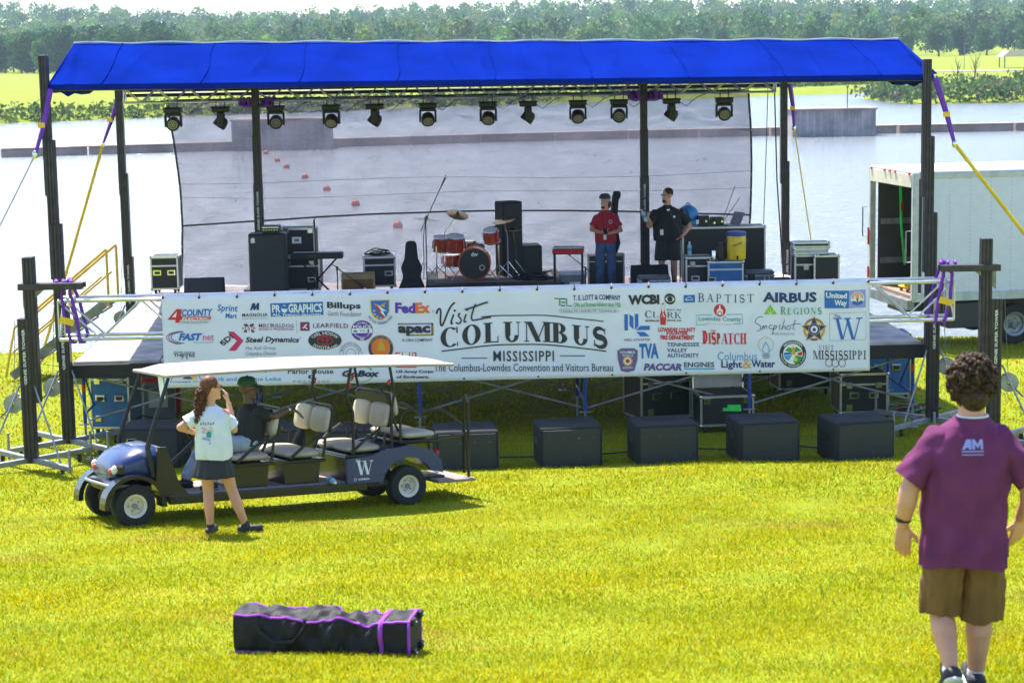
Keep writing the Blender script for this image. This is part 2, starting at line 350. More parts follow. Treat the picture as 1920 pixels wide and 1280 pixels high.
# trees one can tell apart along the far field
def tree_meshes(k, h, wd, tint):
    bl = []
    for i in range(20):
        a = random.uniform(0, 6.28); rr = wd * .33 * math.sqrt(random.random()); zz = h * random.uniform(.14, .86); q = wd * random.uniform(.17, .27) * (1.15 - .5 * abs(zz / h - .5))
        bl.append(((rr * math.cos(a), rr * math.sin(a), zz), (q, q, q * .8), 105, tuple(c * random.uniform(.75, 1.3) for c in tint)))
    crown = leaf_mesh('crown', bl, .55)
    tm = MB('bark'); tm.tube([(0, 0, -.5), (.1, 0, h * .25), (-.1, .1, h * .55), (0, 0, h * .8)], .3, 7, [h * .028, h * .022, h * .014, .05])
    for i in range(6):
        a = i * 1.05; z0 = h * (.3 + .06 * i); tm.tube([(0, 0, z0), (wd * .15 * math.cos(a), wd * .15 * math.sin(a), z0 + h * .1), (wd * .3 * math.cos(a), wd * .3 * math.sin(a), z0 + h * .16)], .1, 5, [h * .012, h * .008, .03])
    return crown, tm.build('trunk', mesh_only=True)
TK = [tree_meshes(k, *a) for k, a in enumerate([(17, 12, GREENS[0]), (15, 11, GREENS[1]), (13, 11, GREENS[2]), (18, 11, GREENS[3]), (11, 9, GREENS[5])])]
KL = ['tall dark green broadleaf tree at the edge of the far field', 'mid green round-topped tree at the edge of the far field', 'light green spreading tree at the edge of the far field', 'dark narrow-crowned tree standing at the edge of the far field', 'small yellow-green tree at the edge of the far field']
KN = ['dark_broadleaf_tree', 'round_topped_tree', 'spreading_tree', 'narrow_tree', 'small_tree']
spots = []
for px in range(-12, 330, 13): spots.append((px + random.uniform(-6, 6), random.uniform(600, 680), random.choice([0, 1, 1, 3, 2])))
for px in range(330, 1260, 26): spots.append((px + random.uniform(-20, 20), random.uniform(660, 760), random.choice([1, 2, 4, 2, 0])))
for px, k in [(1265, 3), (1352, 3), (1300, 2), (1410, 4), (1462, 1), (1520, 0), (1575, 1), (1640, 0), (1700, 1), (1760, 0), (1800, 3), (1850, 1), (1890, 0), (1925, 1)]: spots.append((px, random.uniform(640, 730), k))
for px, Y, k in spots:
    p = survey(px, 110, Y); o = thing(KN[k], KL[k], 'tree', (p.x, Y, zg(p.x, Y) - .2), random.uniform(0, 6), KL[k].split(' tree')[0] + ' trees beyond the lake')
    s = random.uniform(.85, 1.15) * (.86 if px < 330 else .62 if px < 1500 else .74); o.scale = (s, s, s * random.uniform(.9, 1.1)); obj('crown', TK[k][0], o); obj('trunk', TK[k][1], o)
# the woods behind them, a mass
bl = []
for Y in np.concatenate([np.linspace(690, 1000, 9), np.linspace(1040, 1560, 12)]):
    W = Y * .30
    for x in np.arange(-W, W, 8.5 if Y < 1100 else 10.5):
        xx = x + random.uniform(-4, 4); yy = Y + random.uniform(-15, 15); h = random.uniform(10, 18); z = zg(xx, yy)
        tint = [c * random.uniform(.8, 1.3) for c in random.choice(GREENS)]
        for q in range(3):
            r = random.uniform(2.6, 4.6); bl.append(((xx + random.uniform(-3, 3), yy + random.uniform(-3, 3), z + h * random.uniform(.3, .9)), (r, r, r * .9), 48, tint))
struct(tag(obj('forest', leaf_mesh('forest', bl, .95)), 'hazy green woods covering the hills beyond the lake', 'woods'), 'stuff')
# weeds along the far bank, one mass each
bl = []
for i in range(900):
    x = random.uniform(-90, 75); s = shore(x); y = s + random.uniform(.5, 9); r = random.uniform(.5, 1.3)
    bl.append(((x, y, zg(x, y) + r * .5), (r * 1.3, r, r), 16, random.choice([(.09, .15, .03), (.13, .18, .03), (.06, .11, .03)])))
struct(tag(obj('bank_weeds', leaf_mesh('bank_weeds', bl, .3)), 'tall green weeds along the far bank of the lake', 'weeds'), 'stuff')
pm = MB('lawn'); pm.sheet(lambda u, v: (50 + 60 * u, 256 + 40 * v, -1.6 + 1.9 * min(1, 5 * v, 6 * u)), 20, 12); struct(pm.build('peninsula', ang=80))
bl = []
for i in range(520):
    u, v = random.random(), random.random(); x = 51 + 55 * u; y = 257 + 34 * v; r = random.uniform(.6, 1.5)
    bl.append(((x, y, -.6 + r * .5 + 2.2 * min(1, 2.2 * u) * v), (r * 1.2, r, r), 26, random.choice([(.08, .16, .035), (.05, .12, .03), (.13, .12, .09), (.07, .13, .04), (.10, .18, .03)])))
struct(tag(obj('shrubbery', leaf_mesh('shrubbery', bl, .32)), 'dense green shrubbery covering the spit of land in the lake', 'shrubbery'), 'stuff')
for i, px in enumerate((1795, 1828)):            # two leafless trees on the spit
    p = survey(px, 140, 285); t_ = thing('bare_tree', ['leafless grey tree standing on the shrubby spit', 'taller leafless grey tree standing on the shrubby spit'][i], 'tree', (p.x, 285, .2))
    tr = MB('bark'); br = MB('bark'); H = (4.2, 5.2)[i]
    tr.tube([(0, 0, -.6), (0, 0, H * .5), (.1, 0, H * .9)], .1, 6, [.12, .08, .03])
    for k in range(12):
        a = k * 2.4; z0 = H * random.uniform(.2, .75); br.tube([(0, 0, z0), (.5 * math.cos(a), .5 * math.sin(a), z0 + .7), (.9 * math.cos(a), .9 * math.sin(a), z0 + 1.7)], .04, 4, [.05, .035, .012])
    tr.build('trunk', t_); br.build('branch', t_)
# low guide wall across the lake, with two sheet-piled cells, and a line of buoys
wt = thing('guide_wall', 'long low concrete wall across the lake', 'wall', (0, 0, 0))
wp = [(-75, 143), (-39, 152), (-20, 158), (-2.4, 164), (10, 166.5), (22, 167.5), (33, 168.3), (43, 168.8), (60, 169.5), (80, 170)]
for (x0, y0), (x1, y1) in zip(wp[:-1], wp[1:]):
    d = Vector((x1 - x0, y1 - y0)); n_ = max(1, int(d.length / 6))
    for k in range(n_):
        a, b_ = (k + .01) / n_, (k + .985) / n_; c0 = (x0 + d.x * (a + b_) / 2, y0 + d.y * (a + b_) / 2); w_ = MB('concrete')
        w_.box((c0[0], c0[1], -1.1), (d.length * (b_ - a), 1.1, 1.0), math.atan2(d.y, d.x), .05); w_.box((c0[0], c0[1], -.56), (d.length * (b_ - a), 1.4, .12), math.atan2(d.y, d.x), .03)
        w_.build('wall_section', wt)
def cell(px0, px1, Y, top, label):
    a, b_ = survey(px0, 230, Y), survey(px1, 230, Y); t_ = thing('sheet_pile_cell', label, 'cell', ((a.x + b_.x) / 2, Y, -1.6)); w_ = (b_.x - a.x); n_ = int(w_ / .28); s_ = MB('sheet_pile'); pts = []
    for i in range(n_ * 2 + 1):
        x = -w_ / 2 + w_ * i / (n_ * 2); pts.append((x, -2 + (.12 if (i // 2) % 2 else 0)))
    pts += [(w_ / 2, 2), (-w_ / 2, 2)]; s_.prism(pts, 0, top, 'Z'); s_.build('sheet_piling', t_, 20)
    c_ = MB('concrete'); c_.box((0, 0, top + .08), (w_ + .25, 4.3, .16), 0, .03); c_.build('cap_beam', t_)
    return t_
cl = cell(1480, 1634, 165.5, 2.55, 'corrugated steel sheet-pile cell in the lake beside the box truck'); p_ = MB('dark_galv'); p_.cyl((1.2, -1.2, 2.7), (1.2, -1.2, 4.4), .05); p_.sph((1.2, -1.2, 4.45), .12); p_.build('marker_post', cl)
cell(440, 620, 158, 2.7, 'corrugated steel sheet-pile cell seen through the black mesh backdrop')
bm = MB('buoy_red'); bm.lathe([(.02, -.4), (.3, -.32), (.42, 0), (.4, .2), (.26, .4), (.05, .48), (.0, .48)], n=16); ring = MB('galvanised'); ring.tube([(.09 * math.cos(a), 0, .52 + .09 * math.sin(a)) for a in np.linspace(0, 6.28, 9)], .02, 5)
bme, rme = bm.build('float', mesh_only=True), ring.build('lifting_ring', mesh_only=True)
for px, py in [(499, 288), (520, 302), (537, 314), (572, 333), (613, 356), (667, 384), (746, 425)]:
    r_ = survey(px, py, 100) - Vector((0, 0, ZC)); k = (-1.15 - ZC) / r_.z; p = Vector((0, 0, ZC)) + r_ * k; s = k * .9
    o = thing('mooring_buoy', 'round red buoy floating in a line on the lake', 'buoy', (p.x, p.y, -1.15), random.uniform(0, 3), 'line of red buoys on the lake'); o.scale = [.5] * 3
    obj('float', bme, o); obj('lifting_ring', rme, o)
# far park: road, shelter, lamp posts
rd = MB('road'); rd.sheet(lambda u, v: (lambda x, y: (x, y, zg(x, y) + .12))(70 + 110 * u, 440 + 9 * v), 24, 2); struct(rd.build('road', ang=80))
p = survey(1905, 120, 470); sh = thing('picnic_shelter', 'small open-sided picnic shelter with pale roof beyond the spit', 'shelter', (p.x, 470, zg(p.x, 470)))
q = MB('pavilion'); q.prism([(-4, 2.6), (4, 2.6), (2.4, 4.1), (-2.4, 4.1)], -3, 3, 'Y'); q.build('roof', sh)
for x in (-3.3, 3.3):
    for y in (-2.5, 2.5): q = MB('bark'); q.box((x, y, 1.3), (.22, .22, 2.7)); q.build('post', sh)
for px in (1693, 1808):
    p = survey(px, 110, 455); o = thing('lamp_post', 'thin lamp post beside the far park road', 'lamp post', (p.x, 455, zg(p.x, 455)), 0, 'lamp posts along the far park road')
    q = MB('dark_galv'); q.cyl((0, 0, 0), (0, 0, 6), .09, .05); q.build('pole', o); q = MB('dark_galv'); q.box((.4, 0, 6), (1.0, .25, .14), 0, .03); q.build('lamp_head', o)
# ---- grass: blades standing on the near ground, one mass
def blades(n, y0, y1, hgt, wid, keep=None):
    y = y0 + (y1 - y0) * rng.random(n); x = (rng.random(n) * 2 - 1) * (y * .275 + 1.0)
    cl_ = np.sin(x * 2.1 + np.sin(y * 1.7) * 1.5) * np.sin(y * 3.3 + np.sin(x * 1.1)) ; h = hgt * (.55 + .7 * rng.random(n)) * (1 + .15 * cl_)
    tall = rng.random(n) < .012; h = np.where(tall, h * 1.9, h)
    z = np.interp(y, GP[:, 0], GP[:, 1]) + 0.012 * np.sin(x * 1.3 + y * .9) + 0.010 * np.sin(x * 2.9 - y * 1.7)
    a = rng.random(n) * 6.283; le = h * (.25 + .8 * rng.random(n)); b_ = rng.random(n) * 6.283
    P = np.stack([x, y, z - .005], 1); dx = np.stack([np.cos(b_), np.sin(b_), np.zeros(n)], 1) * (wid * (.6 + .8 * rng.random(n)))[:, None]
    tip = P + np.stack([np.cos(a) * le, np.sin(a) * le, h], 1); mid = P + np.stack([np.cos(a) * le * .35, np.sin(a) * le * .35, h * .6], 1)
    V = np.stack([P - dx, P + dx, mid + dx * .7, mid - dx * .7, tip], 1)
    t0 = np.array([.42, .385, .003]); dry = (rng.random(n) < .16)[:, None]; var = (.88 + .24 * rng.random(n))[:, None]
    patch = (.5 + .5 * np.sin(x * .9 + 2 * np.sin(y * .5)) * np.sin(y * 1.9 + x * .4))[:, None]
    tint = np.where(dry, np.array([.48, .36, .05]), t0 * (1 - .35 * patch) + np.array([.13, .28, .010]) * .35 * patch) * var
    worn = np.clip(np.sin(x * .55 + 1.3 * np.sin(y * .8)) * np.sin(y * .95 + np.sin(x * .7) * 2) + .5 * np.sin(x * 1.9 + y * 2.7) - .75, 0, 1)[:, None]; tint = tint * (1 - worn * .8) + np.array([.42, .27, .07]) * worn * .8; h = h * (1 - .5 * worn[:, 0]); tip[:, 2] -= 0
    tint = np.where(tall[:, None], np.array([.12, .26, .03]), tint)
    return V, np.repeat(tint[:, None, :], 5, 1)
BL = [blades(170000, 8.6, 14, .030, .0034), blades(190000, 14, 22, .030, .0046), blades(110000, 22, 30, .036, .0068), blades(45000, 30, 41, .05, .011)]
V = np.concatenate([b_[0] for b_ in BL]).reshape(-1, 3); T = np.concatenate([b_[1] for b_ in BL]).reshape(-1, 3); nb = len(V) // 5
me = bpy.data.meshes.new('grass'); me.vertices.add(len(V)); me.vertices.foreach_set('co', V.ravel())
ix = (np.arange(nb) * 5)[:, None]; lv = np.concatenate([ix + [0, 1, 2, 3], ix + [3, 2, 4]], 1).ravel(); me.loops.add(len(lv)); me.loops.foreach_set('vertex_index', lv)
me.polygons.add(nb * 2); st = np.stack([np.arange(nb) * 7, np.arange(nb) * 7 + 4], 1).ravel(); me.polygons.foreach_set('loop_start', st); me.polygons.foreach_set('loop_total', np.tile([4, 3], nb)); me.update(calc_edges=True)
at = me.attributes.new('tint', 'FLOAT_COLOR', 'POINT'); at.data.foreach_set('color', np.concatenate([T, np.ones((len(T), 1))], 1).ravel()); me.materials.append(MATS['blade'])
struct(tag(obj('grass', me), 'short sunlit yellow-green grass of the sloping lawn', 'grass'), 'stuff')
# ================================================================== stage: deck on scaffolding
YAW = R(2.6)
def S(a, b, z): return Vector((-.15 + a * math.cos(YAW) - b * math.sin(YAW), 28.75 + a * math.sin(YAW) + b * math.cos(YAW), z))
DECK = 1.42
stage = thing('stage_deck', 'raised wooden stage deck on blue scaffold frames', 'stage', S(0, 0, 0), YAW)
for i in range(10):
    for j in range(4):
        q = MB('deck_wood'); q.box((-6.24 + 1.25 * i + .61, 2.4 * j + 1.2, DECK - .03 + random.uniform(-.004, .004)), (1.235, 2.385, .06), 0, .006)
        q.build('deck_panel', stage)
q = MB('black_fascia'); q.box((0, -.03, DECK - .14), (12.55, .05, .2), 0, .01); q.build('front_fascia', stage)
for s in (-1, 1):
    q = MB('black_fascia'); q.box((s * 6.29, 4.8, DECK - .14), (.05, 9.6, .2), 0, .01); q.build('side_fascia', stage)
POST = [-6.15 + 2.46 * i for i in range(6)]
for b_ in (.12, 1.65, 4.8, 9.4):
    for x in POST:
        p = S(x, b_, 0); zb = zg(p.x, p.y) - .01
        q = MB('scaffold_blue'); q.cyl((x, b_, zb + .38), (x, b_, DECK - .08), .028, n=10); po = q.build('post', stage)
        q = MB('galvanised'); q.cyl((x, b_, zb), (x, b_, zb + .4), .019, n=8); q.box((x, b_, zb + .012), (.15, .15, .02)); q.cyl((x - .09, b_, zb + .36), (x + .09, b_, zb + .36), .012, n=6); q.build('screw_jack', po)
        if x < 6 and b_ < 5:
            q = MB('galvanised'); q.cyl((x + .04, b_ + .04, .52), (x + 2.42, b_ + .04, 1.18), .016, n=7); q.build('cross_brace', stage)
            q = MB('galvanised'); q.cyl((x + .04, b_ + .09, 1.18), (x + 2.42, b_ + .09, .52), .016, n=7); q.build('cross_brace', stage)
for x in POST:
    for z in (.62, 1.14):
        q = MB('scaffold_blue'); q.cyl((x, .16, z), (x, 1.6, z), .02, n=8); q.build('frame_rail', stage)
    q = MB('scaffold_blue'); q.cyl((x, .3, 1.12), (x, .9, .64), .016, n=7); q.build('frame_strut', stage)
    q = MB('dark_galv'); q.box((x, 4.8, DECK - .16), (.08, 9.4, .12)); q.build('joist', stage)
for s in (0, 5):
    q = MB('red_orange'); q.cyl((POST[s], .12, .96), (POST[s], .12, 1.06), .031, n=10); q.build('locking_collar', stage)
# stairs with yellow handrails at the rear corner
st = thing('stage_stairs', 'metal stairs with yellow handrails at the rear corner of the stage', 'stairs', (0, 0, 0))
c0 = survey(215, 520, 36.5); c0.z = DECK
for k in range(6):
    q = MB('dark_galv'); q.box((c0.x - .25 - .27 * k, 36.3, DECK - .2 * (k + 1)), (.27, .95, .04), 0, .005); q.build('tread', st)
for y in (35.85, 36.75):
    q = MB('dark_galv'); q.box((c0.x - .95, y, .72), (2.2, .05, .16), 0, 0, 0, R(-37)); q.build('stringer', st)
    q = MB('yellow_paint'); q.tube([(c0.x, y, DECK + .95), (c0.x - 1.75, y, .95), (c0.x - 1.95, y, .05)], .024, 7); q.tube([(c0.x, y, DECK - .1), (c0.x, y, DECK + .95)], .024, 7); q.tube([(c0.x - .85, y, DECK - .6), (c0.x - .85, y, DECK + .32)], .02, 7); q.tube([(c0.x - .1, y, DECK + .45), (c0.x - 1.8, y, .5)], .018, 7); q.build('handrail', st)
# ================================================================== lifting towers
def tower(loc, rz, top, n, label, leg=1.0, flip=1, arm=None, on_deck=False, off=0.0):
    t_ = thing('lifting_tower', label, 'tower', loc, rz, 'black telescopic lifting towers')
    H = 2.0 if not on_deck else 1.9
    for i in range(n):
        z0 = .12 + (top - .12 - H) * i / max(1, n - 1); x = off * i; q = MB('mast'); w = .17 - .018 * i
        q.box((x, .03 * i, z0 + H / 2), (w, .16, H), 0, .008)
        for k in (-1, 0, 1): q.box((x + k * w * .33, .03 * i - .088, z0 + H / 2), (.022, .02, H - .01))
        o = q.build('mast_section', t_)
        if i == 0:
            q = MB('p_white'); letters(q, 'GENIE SUPER TOWER', H * .55, -.018, H * .93, .022, lambda a, b: (-b, -.1005, z0 + a), .02); q.build('lettering', o)
    if on_deck:
        q = MB('dark_galv'); q.box((0, 0, .05), (.6, .6, .05), 0, .01); q.build('base_plate', t_)
    else:
        for a in (45, 135, 225, 315):
            d = Vector((math.cos(R(a)), math.sin(R(a)), 0)); q = MB('galvanised'); q.box(tuple(d * leg * .52 + Vector((0, 0, .16))), (leg, .07, .07), R(a), .006); lg = q.build('outrigger', t_)
            q = MB('galvanised'); q.cyl(tuple(d * leg + Vector((0, 0, .02))), tuple(d * leg + Vector((0, 0, .42))), .02, n=8); q.box(tuple(d * leg + Vector((0, 0, .015))), (.14, .14, .02)); q.build('jack', lg)
            q = MB('black_plastic'); q.lathe([(.0, -.02), (.06, -.02), (.065, 0), (.06, .02), (0, .02)], tuple(d * leg * .8 + Vector((0, 0, .065))), (1, 0, 0), 14); q.build('caster', lg)
        for s in (-1, 1):
            q = MB('galvanised'); q.cyl((s * .5, -.45, .2), (s * .1, -.05, 1.2), .014, n=6); q.build('stay', t_)
        q = MB('galvanised'); q.lathe([(.03, -.05), (.13, -.05), (.13, -.043), (.06, -.04), (.06, .04), (.13, .043), (.13, .05), (.03, .05)], (-flip * .2, -.02, .95), (0, 1, 0), 18); q.box((-flip * .13, 0, .95), (.12, .1, .18), 0, .01); wn = q.build('winch', t_)
        q = MB('dark_galv'); q.tube([(-flip * .2, -.08, .95), (-flip * .24, -.12, .9), (-flip * .36, -.12, .78), (-flip * .36, -.2, .78)], .012, 6); q.build('crank_handle', wn)
        q = MB('dark_galv'); q.cyl((-flip * .2, 0, 1.0), (-flip * .13, 0, 2.1), .005, n=5); q.build('winch_cable', t_)
    if arm:
        q = MB('mast'); q.box((arm / 2, -.06, top - .40), (abs(arm) + .1, .07, .09), 0, .006); q.box((arm / 2, .12, top - .40), (abs(arm) + .1, .05, .07), 0, .006); q.build('lifting_fork', t_)
        q = MB('dark_galv'); q.prism([(0, top - .44), (math.copysign(.3, arm), top - .44), (0, top - .70)], -.03, .03, 'Y'); q.build('fork_gusset', t_)
    return t_
def on(x, y, dz=0.0): return (x, y, zg(x, y) + dz)
tower(on(-6.62, 26.6), 0, 2.95, 2, 'short black lifting tower holding the banner truss beside the golf cart', .95, 1, .78, off=.09)
tower(on(6.66, 26.95), 0, 2.95, 2, 'short black lifting tower holding the banner truss near the box truck', .95, -1, -.72, off=-.13)
tower(on(-6.48, 28.3), 0, 5.72, 4, 'tall black tower at the canopy front corner above the golf cart', 1.0, 1, off=-.04)
tower(on(6.22, 28.85), 0, 5.45, 4, 'tall black tower at the canopy front corner before the box truck', 1.0, -1, off=-.04)
tower(on(-7.3, 37.6), 0, 5.3, 3, 'black tower at the canopy rear corner behind the yellow stair rails', .9, 1, off=-.03)
tower(on(5.4, 38.4), 0, 5.25, 3, 'black tower at the canopy rear corner beside the stacked flight cases', .6, -1, off=-.03)
P1, P2 = survey(482, 300, 37.0), survey(1208, 300, 37.3)
tower((P1.x, P1.y, DECK), 0, 3.85, 3, 'black tower standing on deck behind the tall bass cabinet', on_deck=True)
tower((P2.x, P2.y, DECK), 0, 3.8, 3, 'black tower standing on deck between the two men', on_deck=True)
# ================================================================== trusses
def truss(name, label, a, b, h, d, r, bay, coll=None):
    """Box truss from a to b: four chords, zig-zag lacing on each face."""
    a, b = Vector(a), Vector(b); e = (b - a); Ln = e.length; e.normalize(); dp = Vector((-e.y, e.x, 0)).normalized(); up = Vector((0, 0, 1))
    t_ = thing(name, label, 'truss', a); t_.location = a
    for i, (u, v) in enumerate(((0, 0), (d, 0), (0, h), (d, h))):
        q = MB('aluminium'); o = dp * u + up * v; q.cyl(tuple(o), tuple(o + e * Ln), r, n=10); q.build('chord', t_)
    n_ = int(round(Ln / bay))
    for f in range(3):
        q = MB('aluminium')
        for k in range(n_):
            p0, p1 = e * (Ln * k / n_), e * (Ln * (k + 1) / n_); lo, hi = (Vector(), up * h) if f == 0 else ((dp * d, dp * d + up * h) if f == 1 else (up * h, up * h + dp * d))
            A, B = (p0 + lo, p1 + hi) if k % 2 else (p0 + hi, p1 + lo); q.cyl(tuple(A), tuple(B), r * .55, n=6)
        for k in (0, n_): q.cyl(tuple(e * (Ln * k / n_) + (dp * d if f == 1 else Vector())), tuple(e * (Ln * k / n_) + up * h + (dp * d if f else Vector())), r * .5, n=6)
        q.build('lacing', t_)
    return t_
BA, BB = survey(112, 640, 26.72), survey(1788, 640, 27.2); BA.z = BB.z = 1.99
truss('banner_truss', 'silver box truss carrying the sponsor banner', BA, BB, .53, .42, .026, .55)
LA, LB = survey(232, 183, 37.2), survey(1455, 173, 37.6); LA.z, LB.z = 4.98, 4.97
truss('lighting_truss', 'silver truss under the canopy with stage lights hung below', LA, LB, .26, .26, .022, .3)
def sling(name, label, loops, m='purple_strap', w=.055, cat='strap', group=None):
    t_ = thing(name, label, cat, loops[0][0], 0, group); o = Vector(loops[0][0])
    for L_ in loops:
        q = MB(m); q.tube([tuple(Vector(p) - o) for p in L_], w * .45, 6); q.build('webbing', t_)
    return t_
for s, e_, lab in ((-1, BA, 'purple lifting slings round the truss end by the golf cart'), (1, BB, 'purple lifting slings round the truss end by the box truck')):
    x = e_.x - s * .12; y = e_.y; zt = 2.74
    lp = []
    for k in (-.05, .07): lp.append([(x - s * .05, y - .03, zt + .07), (x + k, y - .07, zt - .1), (x + k * 1.4 - s * .05, y - .08, 2.3), (x + k - s * .1, y - .06, 1.96), (x + k - s * .1, y + .2, 1.93), (x + k - s * .1, y + .46, 2.0), (x + k, y + .45, 2.5), (x - s * .02, y + .15, zt + .07)])
    for k in range(3): lp.append([(x - s * .12 + s * .1 * k, y - .12, zt - .05), (x - s * .1 + s * .1 * k, y - .11, zt + .05), (x - s * .07 + s * .1 * k, y + .0, zt + .065), (x - s * .05 + s * .1 * k, y + .16, zt + .04)])
    t_ = sling('lifting_sling', lab, lp); q = MB('p_yellow'); o_ = Vector(lp[0][0]); q.box(tuple(Vector((x - s * .02, y - .13, 2.26)) - o_), (.2, .01, .09), 0, 0, 0, .3); q.build('load_label', t_)
for P_, lab in ((P1, 'purple sling tying the lighting truss above the tall bass cabinet'), (P2, 'purple sling tying the lighting truss between the two men')):
    sling('truss_sling', lab, [[(P_.x + k, 37.1, 5.0 + .05 * math.sin(k * 40)), (P_.x + k + .02, 37.05, 4.92), (P_.x + k * .6, 37.25, 4.88), (P_.x + k + .03, 37.45, 5.02)] for k in (-.3, -.22, -.13, .12, .2, .3)], w=.09)
# ================================================================== canopy
roof = thing('stage_canopy', 'bright blue tarpaulin canopy over the stage', 'canopy', (0, 0, 0))
EF = (Vector((-6.55, 28.35, 5.43)), Vector((6.2, 28.95, 5.35))); TF = (Vector((-6.5, 30.0, 6.02)), Vector((5.98, 30.5, 5.87)))
TR = (Vector((-7.0, 35.5, 5.75)), Vector((5.5, 36.0, 5.7))); ER = (Vector((-7.35, 37.9, 5.36)), Vector((5.45, 38.5, 5.32))); VR = (Vector((-7.36, 37.95, 5.17)), Vector((5.46, 38.55, 5.14)))
VF = (EF[0] + Vector((-.01, -.01, -.075)), EF[1] + Vector((.01, -.01, -.075)))
prof = [VF, EF, TF, TR, ER, VR]
CR = [(random.random(), random.uniform(-.05, .05), random.uniform(.5, 1)) for _ in range(34)]
def lerp(p, u): return p[0] + (p[1] - p[0]) * u
def roof_pt(u, v):
    k = min(int(v * 5), 4); f = v * 5 - k; k0 = k; k -= 1; a, b_ = lerp(prof[k0], u), lerp(prof[k0 + 1], u); p = a + (b_ - a) * f
    sag = (.05 * math.sin(f * math.pi) if 0 <= k < 3 else .0) * (.5 + .5 * math.cos(u * 2 * math.pi * 8)); p.z -= sag
    p.z += .012 * math.sin(u * 61 + f * 5) * math.sin(f * math.pi) + (.015 * math.sin(u * 23 + 2 * f) * math.sin(f * math.pi))
    if k == 0:
        p.y += .03 * math.sin(u * 37 + f * 6) * math.sin(f * math.pi)
        for u0, sl, am_ in CR: p.z += .038 * am_ * math.exp(-((u - u0 - sl * (f - .5)) / .0032) ** 2) * math.sin(f * 3.0 + .1)
    return tuple(p)
q = MB('canopy_blue'); q.sheet(roof_pt, 420, 40)
for s in (0, 1):                       # hip ends
    for k in range(1, 4):
        a, b_ = prof[k][s], prof[k + 1][s]; o = Vector((-.12 if s == 0 else .12, 0, 0)); lo = lambda p: Vector((p.x, p.y, 5.36 - (p.y - 28.5) * .008)) + o * .4
        vs = [tuple(a), tuple(b_), tuple(lo(b_)), tuple(lo(a))]; q.add(vs, [(0, 1, 2, 3)])
o = q.build('tarpaulin', roof, 30); sm = o.modifiers.new('thick', 'SOLIDIFY'); sm.thickness = .012
for u0 in np.linspace(.06, .94, 9):
    q = MB('canopy_blue'); q.tube([tuple(Vector(roof_pt(u0 + .002 * math.sin(v * 30), v)) + Vector((0, -.006, .006))) for v in np.linspace(.2, .62, 16)], .012, 5); q.build('seam', roof)
q = MB('print_white')
q.tube([tuple(lerp(TF, u) + Vector((0, -.03, .012 + .012 * math.sin(u * 70)))) for u in np.linspace(0, 1, 60)], .014, 5); q.build('ridge_seam', roof)
for nm, P_, r_ in (('front_beam', EF, .035), ('rear_beam', VR, .04)):
    q = MB('black_steel'); q.cyl(tuple(lerp(P_, 0) + Vector((0, .05, -.06))), tuple(lerp(P_, 1) + Vector((0, .05, -.06))), r_, n=8); q.build(nm, roof)
for u in (.02, .17, .34, .5, .66, .83, .98):
    a, b_ = lerp(EF, u) + Vector((0, .1, -.02)), lerp(VR, u) + Vector((0, 0, .06)); q = MB('aluminium'); n_ = 22
    for dz in (0, .22): q.cyl(tuple(a + Vector((0, 0, dz * .0))), tuple(b_), .02, n=6) if dz == 0 else q.tube([tuple(a), tuple(lerp((a, b_), .2) + Vector((0, 0, .42))), tuple(lerp((a, b_), .8) + Vector((0, 0, .36))), tuple(b_)], .02, 6)
    for k in range(n_):
        f0, f1 = k / n_, (k + 1) / n_; h = lambda f: np.interp(f, [0, .2, .8, 1], [0, .42, .36, 0]); A, B = lerp((a, b_), f0), lerp((a, b_), f1)
        q.cyl(tuple(A + Vector((0, 0, h(f0) if k % 2 else 0))), tuple(B + Vector((0, 0, 0 if k % 2 else h(f1)))), .011, n=5)
    q.build('rafter_truss', roof)
for s in (0, 1):                        # gathered tarp corners
    q = MB('canopy_blue'); c = lerp(EF, s) + Vector((.15 if s == 0 else -.15, .15, -.06))
    q.tube([tuple(c + Vector((.1 * k * (1 if s == 0 else -1), .05 * math.sin(k * 2), -.05 * math.sin(k * 1.3) ** 2))) for k in range(-1, 6)], .06, 7, [.02, .06, .075, .06, .07, .045, .02]); q.build('tarp_roll', roof)
# guy straps
def guy(label, a, m_, b, col2, r2):
    a, m_, b = Vector(a), Vector(m_), Vector(b); t_ = thing('guy_strap', label, 'strap', a)
    q = MB('purple_strap'); q.tube([(0, 0, 0), tuple((m_ - a) * .5 + Vector((.02, 0, -.02))), tuple(m_ - a)], .035, 6, [.045, .04, .025]); q.build('sling', t_)
    q = MB('chrome'); q.sph(tuple(m_ - a), (.04, .03, .06), 8, 6); q.build('shackle', t_)
    q = MB(col2); q.tube([tuple(m_ - a), tuple((m_ + b) * .5 - a + Vector((0, 0, -.03))), tuple(b - a)], r2, 5); q.build('tie_line', t_)
    q = MB('p_yellow'); q.box(tuple((m_ - a) * .55 + Vector((0, -.05, 0))), (.1, .01, .07)); q.build('load_label', t_)
guy('purple sling and steel cable guying the canopy corner above the golf cart', (-6.5, 28.3, 5.36), survey(66, 290, 28.0), (-9.0, 27.6, .2), 'dark_galv', .008)
guy('purple sling and yellow strap guying the canopy rear corner over the stairs', (-7.35, 37.7, 5.2), survey(193, 270, 37.7), (-9.25, 38.2, -.05), 'yellow_strap', .03)
guy('purple sling and yellow strap guying the canopy corner before the truck', (6.2, 28.85, 5.3), survey(1790, 270, 28.7), (9.9, 28.6, 0.0), 'yellow_strap', .03)
guy('purple sling and thin line guying the canopy rear corner by the flight cases', (5.45, 38.4, 5.1), survey(1489, 240, 38.4), (6.35, 39.5, .0), 'yellow_strap', .012)
